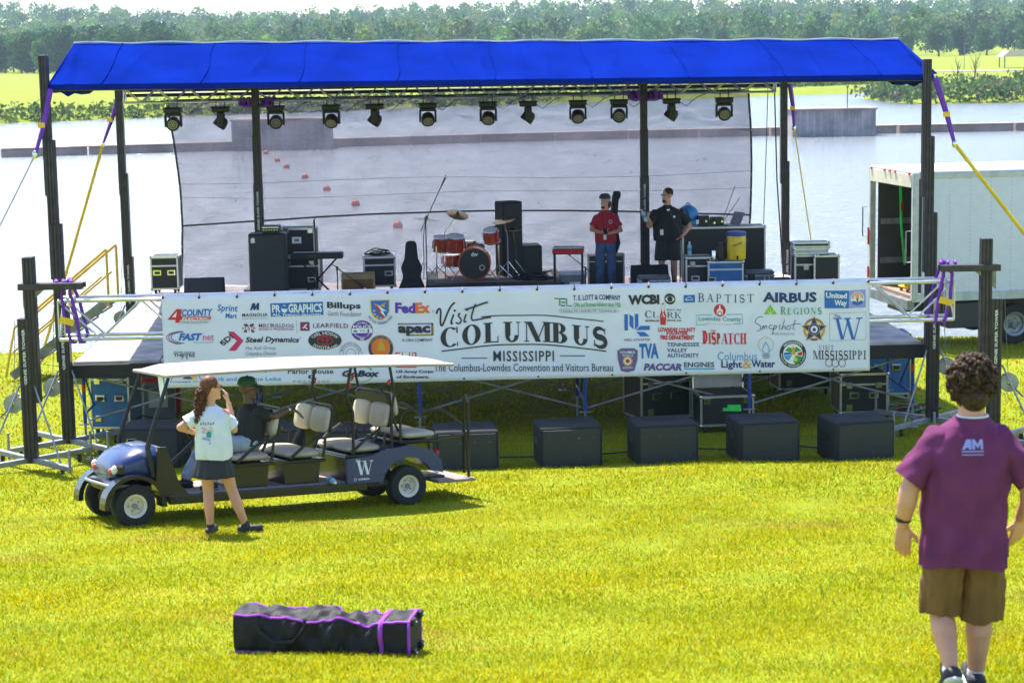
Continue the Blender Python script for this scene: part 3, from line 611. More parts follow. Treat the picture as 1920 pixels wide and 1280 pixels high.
for px, nm in ((1440, 'black cable hanging beside the mesh backdrop edge'), (1452, 'thicker black cable dropping from the canopy rear beam')):
    p = survey(px, 180, 37.9); t_ = MB('cable'); t_.tube([(p.x, p.y, 5.1), (p.x - .05 + .1 * (px > 1445), p.y, 3.3), (p.x - .12 + .3 * (px > 1445), p.y, DECK)], .008 + .006 * (px > 1445), 5); tag(t_.build('hanging_cable'), nm, 'cable')
# ================================================================== mesh backdrop
m = bpy.data.materials.new('scrim'); m.use_nodes = True; MATS['scrim'] = m; t = m.node_tree; L = t.links.new; b = t.nodes['Principled BSDF']
b.inputs['Base Color'].default_value = (.035, .033, .045, 1); b.inputs['Roughness'].default_value = .7
tr = t.nodes.new('ShaderNodeBsdfTransparent'); tr.inputs[0].default_value = (.93, .92, 1, 1); tl = t.nodes.new('ShaderNodeBsdfTranslucent'); tl.inputs[0].default_value = (.13, .125, .17, 1); a1 = t.nodes.new('ShaderNodeMixShader'); a1.inputs[0].default_value = .55; L(b.outputs[0], a1.inputs[1]); L(tl.outputs[0], a1.inputs[2])
tc = t.nodes.new('ShaderNodeTexCoord'); n = t.nodes.new('ShaderNodeTexNoise'); n.inputs['Scale'].default_value = 3.5; n.inputs['Detail'].default_value = 8; n.inputs['Distortion'].default_value = .8
mp = t.nodes.new('ShaderNodeMapping'); mp.inputs['Scale'].default_value = (.6, 1, 2.2); L(tc.outputs['Object'], mp.inputs[0]); L(mp.outputs[0], n.inputs[0])
mr = t.nodes.new('ShaderNodeMapRange'); mr.inputs[1].default_value = .3; mr.inputs[2].default_value = .7; mr.inputs[3].default_value = .30; mr.inputs[4].default_value = .41; L(n.outputs[0], mr.inputs[0])
wv = t.nodes.new('ShaderNodeTexNoise'); wv.inputs['Scale'].default_value = 2.4; wv.inputs['Detail'].default_value = 4; wv.inputs['Distortion'].default_value = 1.5; L(mp.outputs[0], wv.inputs[0]); sb = t.nodes.new('ShaderNodeMath'); sb.operation = 'SUBTRACT'; sb.inputs[1].default_value = .5; L(wv.outputs[0], sb.inputs[0]); ab = t.nodes.new('ShaderNodeMath'); ab.operation = 'ABSOLUTE'; L(sb.outputs[0], ab.inputs[0]); cl2 = t.nodes.new('ShaderNodeMapRange'); cl2.inputs[1].default_value = 0; cl2.inputs[2].default_value = .016; cl2.inputs[3].default_value = .72; cl2.inputs[4].default_value = 1; L(ab.outputs[0], cl2.inputs[0]); mu = t.nodes.new('ShaderNodeMath'); mu.operation = 'MULTIPLY'; L(mr.outputs[0], mu.inputs[0]); L(cl2.outputs[0], mu.inputs[1])
ms = t.nodes.new('ShaderNodeMixShader'); L(mu.outputs[0], ms.inputs[0]); L(a1.outputs[0], ms.inputs[1]); L(tr.outputs[0], ms.inputs[2]); L(ms.outputs[0], t.nodes['Material Output'].inputs[0])
SC = [survey(312, 187, 37.9), survey(1403, 178, 38.2), survey(340, 545, 37.9), survey(1396, 500, 38.2)]
def scrim_pt(u, v):
    p = (SC[0] * (1 - u) + SC[1] * u) * (1 - v) + (SC[2] * (1 - u) + SC[3] * u) * v
    p.z = (5.0 * (1 - v) + 1.45 * v) + .05 * math.sin(u * math.pi) * -v
    p.x += (.12 * math.sin(v * 3.1) * (1 - u) * (1 if v > .1 else v * 10) - .10 * math.sin(v * 3) * u * -1)
    w = abs(math.sin(u * 9 + v * 2.5)) ** 3 * .05 * v + .03 * math.sin(u * 25 - v * 9) * math.sin(v * 3.1) + .02 * math.sin(u * 60 + v * 24 + 3 * math.sin(v * 8))
    w += .16 * math.exp(-((v - .98) / .14) ** 2) * math.sin(u * 34) + .05 * math.exp(-((v - .12) / .06) ** 2) * math.sin(u * 40 + 3 * math.sin(u * 13))
    p.y += w; return tuple(p)
sc_ = thing('mesh_backdrop', 'see-through black mesh backdrop hung behind the stage', 'backdrop', (0, 0, 0))
q = MB('scrim'); q.sheet(scrim_pt, 150, 60); q.build('mesh_cloth', sc_, 80)
for nm, f in (('hem', [scrim_pt(0, v) for v in np.linspace(0, 1, 40)]), ('hem', [scrim_pt(1, v) for v in np.linspace(0, 1, 40)]), ('hem', [scrim_pt(u, 0) for u in np.linspace(0, 1, 60)])):
    q = MB('cable'); q.tube(f, .022, 5); q.build(nm, sc_)
for v in np.linspace(.05, .95, 12):
    for u in (0, 1): q = MB('chrome'); q.sph((scrim_pt(u, v)[0], scrim_pt(u, v)[1] - .025, scrim_pt(u, v)[2]), .014, 6, 4); q.build('grommet', sc_)
rp = MB('cable'); rp.tube([(lambda p: (p[0], p[1] - .06, p[2]))(Vector(scrim_pt(u, .675 - .03 * math.sin(u * 3.14) * 2))) for u in np.linspace(0, 1, 60)], .018, 5); tag(rp.build('tie_rope'), 'black rope stretched across the mesh backdrop', 'rope')
for k, v in enumerate((.52, .44)):
    rp = MB('cable'); rp.tube([(lambda p: (p[0], p[1] - .05, p[2]))(Vector(scrim_pt(u, v + .01 * math.sin(u * 9 + k)))) for u in np.linspace(.0, 1, 60)], .004, 4); tag(rp.build('thin_line'), ['thin cord stretched across the mesh backdrop below its middle', 'thin cord stretched across the mesh backdrop above its middle'][k], 'cord')
# ================================================================== moving-head stage lights
def moving_head(side, tilt):
    b_ = []
    q = MB('black_plastic'); q.box((0, 0, -.13), (.32, .25, .09), 0, .015); q.box((0, 0, -.085), (.36, .12, .03), 0, .01); b_.append(('base', q))
    q = MB('chrome')
    q.tube([(-.08, 0, -.09), (-.08, -.03, -.03), (-.08, 0, .03), (-.08, .03, -.01)], .011, 5); b_.append(('clamp', q)); q = MB('chrome')
    q.tube([(.08, 0, -.09), (.08, -.03, -.03), (.08, 0, .03), (.08, .03, -.01)], .011, 5); b_.append(('clamp', q))
    q = MB('black_plastic'); rz = Matrix.Rotation(R(90) if side else 0, 4, 'Z'); q.M = rz
    q.box((0, 0, -.2), (.3, .13, .06), 0, .02)
    for s in (-1, 1): q.box((s * .145, 0, -.32), (.035, .13, .24), 0, .014)
    b_.append(('yoke', q))
    q = MB('black_plastic'); q.M = rz @ Matrix.Translation((0, 0, -.37)) @ Matrix.Rotation(R(tilt), 4, 'X')
    q.lathe([(0, .12), (.07, .115), (.115, .06), (.125, -.03), (.125, -.085), (.11, -.095), (.11, -.08), (0, -.08)], n=20); b_.append(('head', q))
    l_ = MB('lamp_glass'); l_.M = q.M
    for rr, k in ((0, 1), (.038, 6), (.078, 12)):
        for i in range(k): l_.sph((rr * math.cos(6.283 * i / k), rr * math.sin(6.283 * i / k), -.083), (.014, .014, .008), 7, 4)
    b_.append(('lens_cluster', l_)); return [(n_, x.build(n_, mesh_only=True)) for n_, x in b_]
MH = {}
ML = {0: 'moving-head stage light facing out over the lawn', 1: 'moving-head stage light turned sideways on the truss', 2: 'moving-head stage light tilted down towards the deck'}
for k, (px, kd) in enumerate([(324, 0), (413, 1), (516, 0), (620, 2), (702, 1), (801, 2), (915, 2), (990, 1), (1084, 2), (1162, 0), (1261, 1), (1361, 0)]):
    if kd not in MH: MH[kd] = moving_head(kd == 1, {0: -72, 1: 35, 2: -50}[kd])
    p = survey(px, 190, 37.25); o = thing('moving_head_light', 'black ' + ML[kd], 'stage light', (p.x, 37.2 + (p.x + 7) * .031, 4.955), random.uniform(-.12, .12), 'black lights ' + ML[kd].split('light ')[1])
    for n_, me in MH[kd]:
        c = obj(n_, me, o)
        if n_ == 'lens_cluster': c.parent = [x for x in bpy.data.objects if x.parent == o and x.name.startswith('head')][0]
    if k < 11:
        p2 = p + Vector((.25, 0, 0)); q = MB('cable'); q.tube([(.1, 0, -.1), (.28, .02, -.22), (.5, .02, -.05), (.72, .02, .02)], .007, 5); q.build('power_lead', o)
# ================================================================== sponsor banner
B0, B1 = survey(302, 552, 26.62), survey(1631, 521, 27.05)
def bann(px, py, lift=0.0):
    u = (px - 302) / 1329; v = (py - (552 - .0233 * (px - 302))) / 172
    x = B0.x + (B1.x - B0.x) * u; y = B0.y + (B1.y - B0.y) * u; z = 2.585 - 1.262 * v
    rip = .004 * math.sin(u * 19 + v * 2.5) + .03 * v * (1 - v) * math.sin(u * 9) + .05 * v * v
    return (x, y - rip - lift, z - .012 * math.sin(u * 40.8) ** 2 * (1 - v))
banner = thing('sponsor_banner', 'long white vinyl banner printed with sponsor logos on the truss', 'banner', (0, 0, 0))
q = MB('white_vinyl'); q.sheet(lambda u, v: bann(302 + 1329 * u, 552 - .0233 * 1329 * u + 172 * v), 190, 22); o = q.build('vinyl', banner, 60)
o.modifiers.new('thick', 'SOLIDIFY').thickness = .004; o.modifiers['thick'].offset = 1
for i in range(20):
    px = 302 + 1329 * i / 19; y0 = 552 - .0233 * (px - 302)
    q = MB('cable'); p = bann(px + (3 if i == 0 else -3 if i == 19 else 0), y0 + 4, .006); q.sph(p, (.018, .008, .018), 8, 5); q.tube([p, (p[0] + .01, p[1] - .03, p[2] + .03), (p[0], p[1] + .02, p[2] + .06)], .008, 5); q.build('bungee_tie', banner)
    if i % 2 == 0: q = MB('cable'); q.sph(bann(px + (4 if i == 0 else 0), y0 + 168, .006), (.014, .006, .014), 8, 5); q.build('grommet', banner)
FR = {'A': (290, 530, 4.174), 'B': (680, 530, 3.84), 'C': (1140, 510, 3.84)}
def ring(mb, cx, cy, rx, ry, tx, ty, a0, a1, put, n=20):
    o_, i_ = arc(cx, cy, rx, ry, a0, a1, n), arc(cx, cy, rx - tx, ry - ty, a0, a1, n); vs = [put(*p) for k in range(n + 1) for p in (o_[k], i_[k])]
    mb.add(vs, [(2 * k, 2 * k + 1, 2 * k + 3, 2 * k + 2) for k in range(n)])
def serif_glyph(mb, ch, x, y, w, h, put, t=.17):
    """A roman capital with thick stems, thin joins and slab ends, drawn in the box x..x+w, y..y+h."""
    P = lambda a, b: put(x + a * w, y + b * h); th = t * abs(h) / max(w, 1e-6); e = .055; es = .09 * abs(h) / max(w, 1e-6)
    rect = lambda a, b, c, d: poly(mb, [(a, b), (c, b), (c, d), (a, d)], P)
    def stem(a, top=True, bot=True, th_=None):
        k = th_ or th; rect(a, 0, a + k, 1)
        if bot: rect(a - es, 0, a + k + es, e)
        if top: rect(a - es, 1 - e, a + k + es, 1)
    line = lambda a, b, c, d, k: poly(mb, [(a, b), (a + k, b), (c + k, d), (c, d)], P)
    if ch in 'OCGQ':
        if ch == 'O': ring(mb, .5, .5, .5, .52, th, e, 0, 360, P, 28)
        else:
            ring(mb, .52, .5, .52, .52, th, e, 48, 312, P, 24); rect(.86, .68, .93, 1.0); 
            if ch == 'C': rect(.88, .0, .93, .22)
            else: rect(.86 - th * .5, 0, .86 + th * .5, .42); rect(.62, .40, 1.05, .45)
    elif ch == 'L': stem(.1); rect(.1, 0, .92, e); rect(.87, 0, .93, .3)
    elif ch == 'I': stem(.5 - th / 2)
    elif ch == 'U': rect(.14, .3, .14 + th, 1); rect(.14 - es, 1 - e, .14 + th + es, 1); rect(.83, .3, .87, 1); rect(.74, 1 - e, .97, 1); ring(mb, .505, .34, .365, .36, th * .8, e * 1.4, 180, 360, P, 16)
    elif ch == 'M': rect(.08, 0, .12, 1); rect(0, 0, .2, e); rect(0, 1 - e, .2, 1); line(.47, 0, .1, 1, th); line(.5, 0, .84, 1, .05); stem(.84)
    elif ch == 'N': rect(.1, 0, .14, 1); rect(0, 0, .24, e); line(.86 - th * .7, 0, .06, 1, th); rect(.86, 0, .9, 1); rect(.76, 1 - e, 1, 1)
    elif ch in 'BPRD':
        stem(.1)
        if ch == 'D': ring(mb, .3, .5, .65, .5, th, e, -90, 90, P, 18)
        else:
            ring(mb, .45, .75 if ch != 'P' else .72, .4, .25 if ch != 'P' else .28, th * .9, e, -90, 90, P, 14); rect(.1 + th, 1 - e, .46, 1); rect(.1 + th, .5 if ch != 'P' else .44, .46, .5 + e if ch != 'P' else .44 + e)
            if ch == 'B': ring(mb, .48, .26, .46, .27, th, e, -90, 90, P, 14); rect(.1, 0, .5, e)
            if ch == 'R': line(.8, 0, .42, .5, th * .9); rect(.78, 0, 1.05, e)
    elif ch == 'E': stem(.1); rect(.1, 0, .85, e); rect(.1, 1 - e, .82, 1); rect(.1, .48, .6, .48 + e); rect(.8, 0, .86, .26); rect(.77, .76, .82, 1)
    elif ch == 'T': stem(.5 - th / 2, top=False); rect(0, 1 - e, 1, 1); rect(0, .74, .05, 1); rect(.95, .74, 1, 1)
    elif ch == 'A': line(.02, 0, .46, 1, .06); line(.78 - th * .2, 0, .42, 1, th); rect(-.06, 0, .2, e); rect(.66, 0, 1.05, e); rect(.2, .32, .75, .32 + e)
    elif ch == 'V': line(.44, 0, .04, 1, th); line(.5, 0, .88, 1, .05); rect(-.05, 1 - e, .34, 1); rect(.74, 1 - e, 1.02, 1)
    elif ch == 'W': line(.24, 0, .04, 1, th); line(.3, 0, .5, .95, .04); line(.64, 0, .42, 1, th); line(.72, 0, .93, 1, .04); rect(-.04, 1 - e, .28, 1); rect(.36, 1 - e, .62, 1); rect(.82, 1 - e, 1.05, 1)
    elif ch == 'H': stem(.1); stem(.72); rect(.1, .47, .85, .47 + e)
    elif ch == 'K': stem(.1); line(.3, .42, .8, 1, .06); line(.78, 0, .4, .55, th * .9); rect(.66, 1 - e, 1, 1); rect(.7, 0, 1.06, e)
    elif ch == 'S':
        c_ = arc(.5, .735, .36, .235, 30, 250, 14) + arc(.5, .255, .40, .255, 70, -150, 14); n_ = len(c_)
        stroke(mb, c_, 0, P, [e * 1.6 + (th * .85 - e * 1.6) * math.sin(math.pi * i / (n_ - 1)) ** 1.0 for i in range(n_)]); rect(.82, .68, .88, 1); rect(.08, 0, .14, .34)
def serif_text(mb, txt, x0, yb, x1, yt, put, t=.17, gap=.16, up=None):
    wd = {'I': .42, 'M': 1.25, 'W': 1.5, 'S': .72, 'E': .8, 'L': .8, 'P': .8, 'B': .85, 'R': .95, ' ': .4}; tot = sum(wd.get(c, .95) + gap for c in txt) - gap; k = (x1 - x0) / tot; x = x0
    for i, c in enumerate(txt):
        w = wd.get(c, .95) * k; s_ = 1.0 if (i == 0 or not up) else up
        if c != ' ': serif_glyph(mb, c, x, yb, w, (yt - yb) * s_, put, t)
        x += w + gap * k
LIFT = [0]
def logo(name, label, fr, ops):
    ox, oy, sc_ = FR[fr]; q = MB(); lift = .004
    for op in ops:
        k, c = op[0], op[1]; q.use('p_' + c); lift += .0012; l_ = lift
        put = lambda x, y: bann(ox + x / sc_, oy + y / sc_, l_); a = op[2:]
        if k == 't': letters(q, a[0], a[1], a[2], a[3], a[4], put, *(a[5:]))         # text, x0, ybottom, x1, ytop
        elif k == 'f': serif_text(q, a[0], a[1], a[2], a[3], a[4], put, *(a[5:]))
        elif k == 'p': poly(q, a[0], put)
        elif k == 'd': disc(q, a[0], a[1], a[2], a[3], put)
        elif k == 'r': poly(q, [(a[0], a[1]), (a[2], a[1]), (a[2], a[3]), (a[0], a[3])], put)
        elif k == 's': stroke(q, a[0], a[1], put)
        elif k == 'o': ring(q, a[0], a[1], a[2], a[3], a[4], a[4], a[5] if len(a) > 5 else 0, a[6] if len(a) > 6 else 360, put, 28)
        elif k == 'c':                                                                   # text bent round a circle
            txt, cx, cy, rx, ry, a0, a1, h = a; n_ = len(txt)
            letters(q, txt, 0, 0, 1, 1, lambda x, y: put(cx + (rx + h * (y - .5)) * math.cos(R(a0 + (a1 - a0) * x)), cy - (ry + h * (y - .5)) * math.sin(R(a0 + (a1 - a0) * x))) if a0 > a1 else put(cx + (rx - h * (y - .5)) * math.cos(R(a0 + (a1 - a0) * x)), cy - (ry - h * (y - .5)) * math.sin(R(a0 + (a1 - a0) * x))), .01)
    o = q.build(name, banner); o['label'] = label; return o
B_ = .03
logo('printed_logo', 'red numeral and blue electric association logo', 'A', [('p', 'red', [(92, 278), (165, 192), (208, 192), (196, 245), (215, 248), (208, 278), (188, 278), (182, 300), (150, 300), (156, 278)]), ('p', 'white', [(128, 258), (166, 212), (158, 258)]), ('t', 'blue', 'COUNTY', 205, 247, 445, 192, B_, .25), ('p', 'red', [(195, 277), (200, 253), (430, 250), (424, 277)]), ('t', 'white', 'ELECTRIC', 203, 275, 418, 255, B_, .2), ('t', 'grey', 'POWER ASSOCIATION', 190, 304, 408, 286, 0, .25)])
logo('printed_logo', 'blue two-line store name', 'A', [('t', 'blue', 'Sprint', 480, 226, 638, 160, .015, .15), ('t', 'blue', 'Mart', 540, 265, 630, 225, .015, .15)])
logo('printed_logo', 'navy slanted letter above a business name', 'A', [('p', 'navy', [(733, 200), (752, 145), (774, 145), (777, 172), (790, 145), (806, 145), (802, 200), (782, 200), (784, 178), (772, 200), (760, 200), (757, 178), (749, 200)]), ('t', 'black', 'MAGNOLIA', 671, 251, 867, 224, .02, 0, 1.15), ('t', 'grey', 'BUSINESS SYSTEMS', 671, 270, 867, 261, 0, 0, 1.2)])
logo('printed_logo', 'blue box with white printing company name', 'A', [('p', 'blue', [(890, 152), (1298, 138), (1300, 242), (892, 256)]), ('t', 'white', 'PR', 903, 222, 968, 163, B_), ('d', 'white', 998, 192, 24, 30), ('r', 'blue', 976, 168, 1020, 192), ('t', 'white', 'GRAPHICS', 1030, 220, 1290, 150, B_), ('t', 'white', 'ALL THINGS PRINTED', 905, 250, 1285, 229, .02)])
logo('printed_logo', 'black foundation name in two lines', 'A', [('t', 'black', 'Billups', 1330, 203, 1592, 140, .035), ('t', 'grey', 'Garth Foundation', 1333, 248, 1594, 211, 0, .2)])
logo('printed_emblem', 'blue shield emblem with white lightning bolt', 'A', [('p', 'yellow', [(1664, 122), (1818, 120), (1816, 215), (1790, 262), (1742, 290), (1695, 262), (1668, 215)]), ('p', 'blue', [(1671, 129), (1811, 127), (1809, 213), (1785, 256), (1742, 282), (1700, 256), (1675, 213)]), ('p', 'gold', [(1696, 150), (1740, 168), (1790, 142), (1776, 165), (1742, 184), (1708, 172)]), ('p', 'red', [(1703, 168), (1722, 168), (1775, 260), (1762, 266)]), ('p', 'white', [(1718, 162), (1795, 212), (1762, 208), (1785, 262), (1740, 214), (1757, 216)]), ('d', 'yellow', 1696, 208, 8, 8), ('d', 'yellow', 1702, 235, 8, 8), ('d', 'yellow', 1720, 255, 8, 8), ('d', 'yellow', 1745, 265, 8, 8), ('d', 'yellow', 1772, 172, 7, 7), ('c', 'navy', '14 FLYING TRAINING WING', 1742, 205, 96, 100, 205, 335, 20)])
logo('printed_logo', 'maroon lettered university sports logo', 'A', [('p', 'maroon', [(680, 306), (708, 306), (720, 330), (734, 306), (760, 306), (760, 318), (754, 318), (754, 360), (760, 360), (760, 374), (738, 374), (738, 335), (720, 362), (703, 335), (703, 374), (680, 374), (680, 360), (686, 360), (686, 318), (680, 318)]), ('r', 'white', 663, 329, 774, 351), ('t', 'maroon', 'STATE', 667, 348, 770, 332, .03), ('t', 'maroon', 'MSU BULLDOG', 797, 337, 1066, 309, .012), ('t', 'maroon', 'SPORTS PROPERTIES', 797, 360, 1066, 343, .01, 0, 1.1)])
logo('printed_logo', 'maroon square beside a spaced-out company name', 'A', [('s', 'grey', [(1089, 280), (1090, 385)], 2), ('r', 'maroon', 1118, 293, 1190, 362), ('p', 'white', [(1134, 340), (1160, 310), (1174, 310), (1156, 332), (1176, 343), (1170, 348), (1146, 336), (1140, 345)]), ('t', 'maroon', 'LEARFIELD', 1217, 341, 1491, 306, .012, 0, 1.1)])
logo('printed_seal', 'purple round police seal', 'A', [('d', 'gold', 1597, 360, 87, 82), ('d', 'purple', 1597, 360, 84, 79), ('r', 'white', 1516, 345, 1678, 380), ('t', 'white', 'POLICE', 1528, 343, 1668, 318, B_), ('c', 'white', 'COLUMBUS', 1597, 360, 66, 62, 130, 50, 14), ('c', 'white', 'THE FRIENDLY CITY', 1597, 350, 68, 64, 205, 335, 12), ('t', 'white', 'MS', 1583, 436, 1612, 420, B_), ('r', 'purple', 1530, 358, 1560, 370), ('r', 'purple', 1640, 350, 1652, 376), ('s', 'purple', [(1580, 364), (1596, 358), (1618, 364)], 5)])
logo('printed_logo', 'blue italic internet company name with swooshes', 'A', [('s', 'red', arc(215, 418, 135, 52, 110, 265, 16), 6), ('s', 'blue', arc(225, 416, 128, 50, 105, 262, 16), 6), ('s', 'navy', arc(238, 414, 122, 46, 100, 258, 16), 5), ('t', 'blue', 'FAST', 172, 438, 358, 380, B_ + .02, .3), ('t', 'magenta', 'net', 362, 438, 447, 395, 0), ('t', 'blue', 'Powered by 4-County', 288, 460, 440, 446, 0, .2)])
logo('printed_logo', 'black steel company name with magenta arrow', 'A', [('p', 'magenta', [(553, 371), (600, 368), (675, 438), (612, 518), (555, 519), (622, 442)]), ('t', 'black', 'SDI', 0, 0, 1, 1) if 0 else ('p', 'black', [(488, 455), (494, 449), (515, 470), (509, 476)]), ('t', 'black', 'Steel Dynamics', 690, 466, 1106, 410, .03, .22), ('t', 'grey', '\u00ae', 1110, 424, 1125, 409), ('t', 'grey', 'Flat Roll Group', 690, 519, 922, 484, 0, .2), ('t', 'grey', 'Columbus Division', 690, 555, 925, 524, 0, .2)])
q = MB('p_black'); letters(q, 'SDI', 0, 0, 1, 1, lambda a, b: bann(290 + (495 + a * 82 - b * 8 + (1 - b) * 26) / 4.174, 530 + (452 - a * 66 + (1 - b) * 30) / 4.174, .008), .03); q.build('printed_letters', banner)
logo('printed_logo', 'dark oval dealership badge with red rings', 'A', [('d', 'black', 1306, 438, 130, 74), ('c', 'white', 'CARL HOGAN', 1306, 438, 104, 56, 158, 22, 26), ('c', 'white', 'TOYOTA.com', 1306, 438, 108, 60, 212, 328, 26), ('o', 'red', 1306, 438, 62, 42, 6), ('o', 'red', 1306, 436, 22, 40, 6), ('o', 'red', 1306, 424, 44, 16, 5)])
logo('printed_logo', 'black theatre name with an arrow letter', 'A', [('t', 'black', 'GOLDEN TRIANGLE', 130, 536, 296, 523, .01), ('t', 'black', 'THE TRE', 130, 566, 295, 540, .02), ('s', 'black', [(193, 584), (214, 541), (235, 584)], 6)])
logo('printed_seal', 'grey outlined round seal', 'A', [('o', 'grey', 1506, 545, 88, 94, 3), ('o', 'grey', 1506, 545, 62, 68, 3), ('c', 'grey', 'MUNICIPAL SERVICE', 1506, 545, 75, 81, 165, 15, 14), ('c', 'grey', 'OF THE FUTURE', 1506, 545, 75, 81, 215, 325, 14), ('o', 'grey', 1506, 545, 40, 44, 3)])
logo('printed_seal', 'round gold and red city seal', 'A', [('d', 'gold', 1740, 500, 100, 104), ('d', 'navy', 1740, 500, 95, 99), ('d', 'gold', 1740, 500, 73, 77), ('d', 'orange', 1740, 500, 70, 74), ('c', 'gold', 'CITY OF COLUMBUS', 1740, 500, 84, 88, 160, 20, 15), ('p', 'gold', [(1712, 520), (1718, 478), (1735, 452), (1745, 430), (1752, 452), (1770, 478), (1775, 520)]), ('c', 'gold', 'MISSISSIPPI', 1740, 500, 84, 88, 230, 310, 15)])
logo('printed_logo', 'yellow and navy triangle design logo', 'A', [('s', 'navy', [(178, 762), (97, 764), (152, 664)], 5), ('s', 'navy', [(275, 758), (344, 760), (290, 660)], 5), ('p', 'navy', [(192, 738), (232, 706), (275, 740)]), ('p', 'yellow', [(210, 715), (240, 670), (280, 690), (302, 738), (272, 738), (238, 706)]), ('t', 'navy', 'CREATE', 184, 768, 255, 756, .02)])
logo('printed_logo', 'blue airport name', 'A', [('p', 'blue', [(395, 690), (520, 675), (520, 690)]), ('p', 'gold', [(395, 692), (520, 688), (520, 693), (395, 693)]), ('t', 'blue', 'Regional Airport', 530, 690, 945, 646, .035)])
logo('printed_logo', 'teal name of two donors', 'A', [('t', 'cyan', 'Dick and Jo Anne Leike', 410, 765, 957, 724, .012)])
logo('printed_logo', 'black serif inn name with small crest', 'A', [('t', 'black', 'Godwin', 1042, 640, 1318, 596, .035), ('d', 'red', 1335, 632, 8, 8), ('t', 'black', 'Parlor House', 1012, 700, 1366, 660, .01), ('d', 'black', 1193, 723, 25, 16), ('t', 'white', '0', 1186, 732, 1200, 714, .02), ('f', 'black', 'PRESTIGE', 1052, 768, 1340, 750, .2, .5), ('t', 'black', 'EVENT RENTALS', 1125, 779, 1265, 772, .01)])
logo('printed_logo', 'black box-company name circled by green arrows', 'A', [('s', 'green', arc(1580, 702, 98, 60, -160, -30, 16), 4), ('s', 'green', arc(1580, 702, 98, 60, 20, 150, 16), 4), ('p', 'green', [(1650, 655), (1672, 662), (1652, 672)]), ('p', 'green', [(1512, 742), (1488, 750), (1510, 762)]), ('t', 'black', 'GoBox', 1433, 724, 1728, 672, .05, .25)])
logo('printed_logo', 'purple and orange courier name', 'B', [('t', 'purple', 'Fed', 213, 207, 358, 130, .05), ('t', 'orange', 'Ex', 360, 207, 464, 130, .05), ('t', 'grey', '\u00ae', 475, 203, 490, 187)])
logo('printed_logo', 'black lower-case paving company name in a road frame', 'B', [('r', 'black', 230, 280, 478, 290), ('r', 'black', 305, 360, 478, 370), ('r', 'black', 470, 280, 484, 366), ('s', 'yellow', [(240, 285), (470, 285)], 2.5), ('s', 'yellow', [(477, 292), (477, 358)], 2.5), ('s', 'yellow', [(312, 365), (470, 365)], 2.5), ('t', 'black', 'apac', 230, 370, 462, 298, .05), ('t', 'black', 'A CRH COMPANY', 258, 411, 478, 390, .008)])
logo('printed_logo', 'red castle sign with army engineers name', 'B', [('r', 'red', 208, 490, 358, 600), ('r', 'white', 218, 497, 348, 590), ('r', 'red', 232, 500, 334, 573), ('r', 'white', 238, 490, 252, 522), ('r', 'white', 262, 490, 304, 512), ('r', 'white', 314, 490, 328, 522), ('r', 'white', 240, 535, 250, 555), ('r', 'white', 276, 540, 292, 573), ('r', 'white', 314, 535, 324, 555), ('t', 'black', 'US Army Corps', 210, 644, 476, 617, .03), ('t', 'black', 'of Engineers.', 210, 683, 448, 655, .03)])
arch_ = lambda x: -38 * math.cos((x - 1130) / 600 * 1.45) + 38
logo('printed_script', 'black hand-lettered word over the large town name', 'B', [('s', 'black', bez((508, 215), (520, 165), (545, 160), (538, 225)) + bez((538, 225), (532, 285), (535, 330), (560, 275)) + bez((560, 275), (590, 205), (600, 160), (642, 128)), 13), ('s', 'black', bez((632, 215), (615, 260), (600, 300), (625, 278)), 12), ('d', 'black', 640, 188, 8, 8), ('s', 'black', bez((680, 205), (640, 225), (700, 240), (682, 268)) + bez((682, 268), (668, 290), (645, 280), (650, 270)), 11), ('s', 'black', bez((722, 212), (706, 250), (695, 285), (722, 262)), 11), ('d', 'black', 730, 182, 8, 8), ('s', 'black', bez((790, 140), (770, 190), (745, 250), (770, 258)) + bez((770, 258), (800, 255), (850, 245), (900, 238)), 11), ('s', 'black', bez((712, 178), (760, 170), (830, 140), (880, 130)), 12)])
logo('printed_lettering', 'large arched serif town name in dark letters with arched rules', 'B', [('s', 'black', [(x, 222 + arch_(x) * 1.5) for x in np.linspace(830, 1714, 26)], 8), ('s', 'black', [(x, 433 + arch_(x) * 1.55) for x in np.linspace(538, 1730, 30)], 9), ('t', 'black', 'MISSISSIPPI', 912, 557, 1350, 480, .012, 0, 1.15), ('r', 'black', 682, 530, 868, 536), ('r', 'black', 1394, 513, 1576, 519), ('t', 'black', 'The Columbus-Lowndes Convention and Visitors Bureau', 482, 628, 1776, 572, 0)])
q = MB('p_black'); serif_text(q, 'COLUMBUS', 534, 0, 1735, 146, lambda x, y: bann(680 + x / 3.84, 530 + (414 + arch_(x) * 1.35 - y / 146 * (146 - arch_(x) * .25)) / 3.84, .007), .26, .16); o = q.build('printed_lettering', banner); o['label'] = 'large serif town name in dark capitals'
logo('printed_logo', 'green and blue accounting firm name', 'B', [('s', 'green', [(1357, 103), (1412, 103)], 9), ('s', 'green', [(1398, 103), (1398, 153)], 10), ('s', 'navy', [(1410, 103), (1440, 103)], 8), ('s', 'navy', [(1410, 128), (1438, 128)], 8), ('s', 'navy', [(1406, 152), (1436, 152)], 8), ('s', 'green', [(1447, 98), (1447, 153), (1487, 153)], 9), ('t', 'navy', 'T. E. LOTT & COMPANY', 1495, 113, 1838, 75, .02), ('t', 'green', 'CPAs and Business Advisors since 1926', 1497, 163, 1838, 128, .012), ('s', 'grey', [(1400, 178), (1812, 172), (1822, 188), (1812, 200), (1400, 206), (1390, 192), (1400, 178)], 2), ('t', 'black', 'Columbus, MS \u2022 Starkville, MS \u2022 Tuscaloosa, AL', 1405, 199, 1808, 182, 0)])
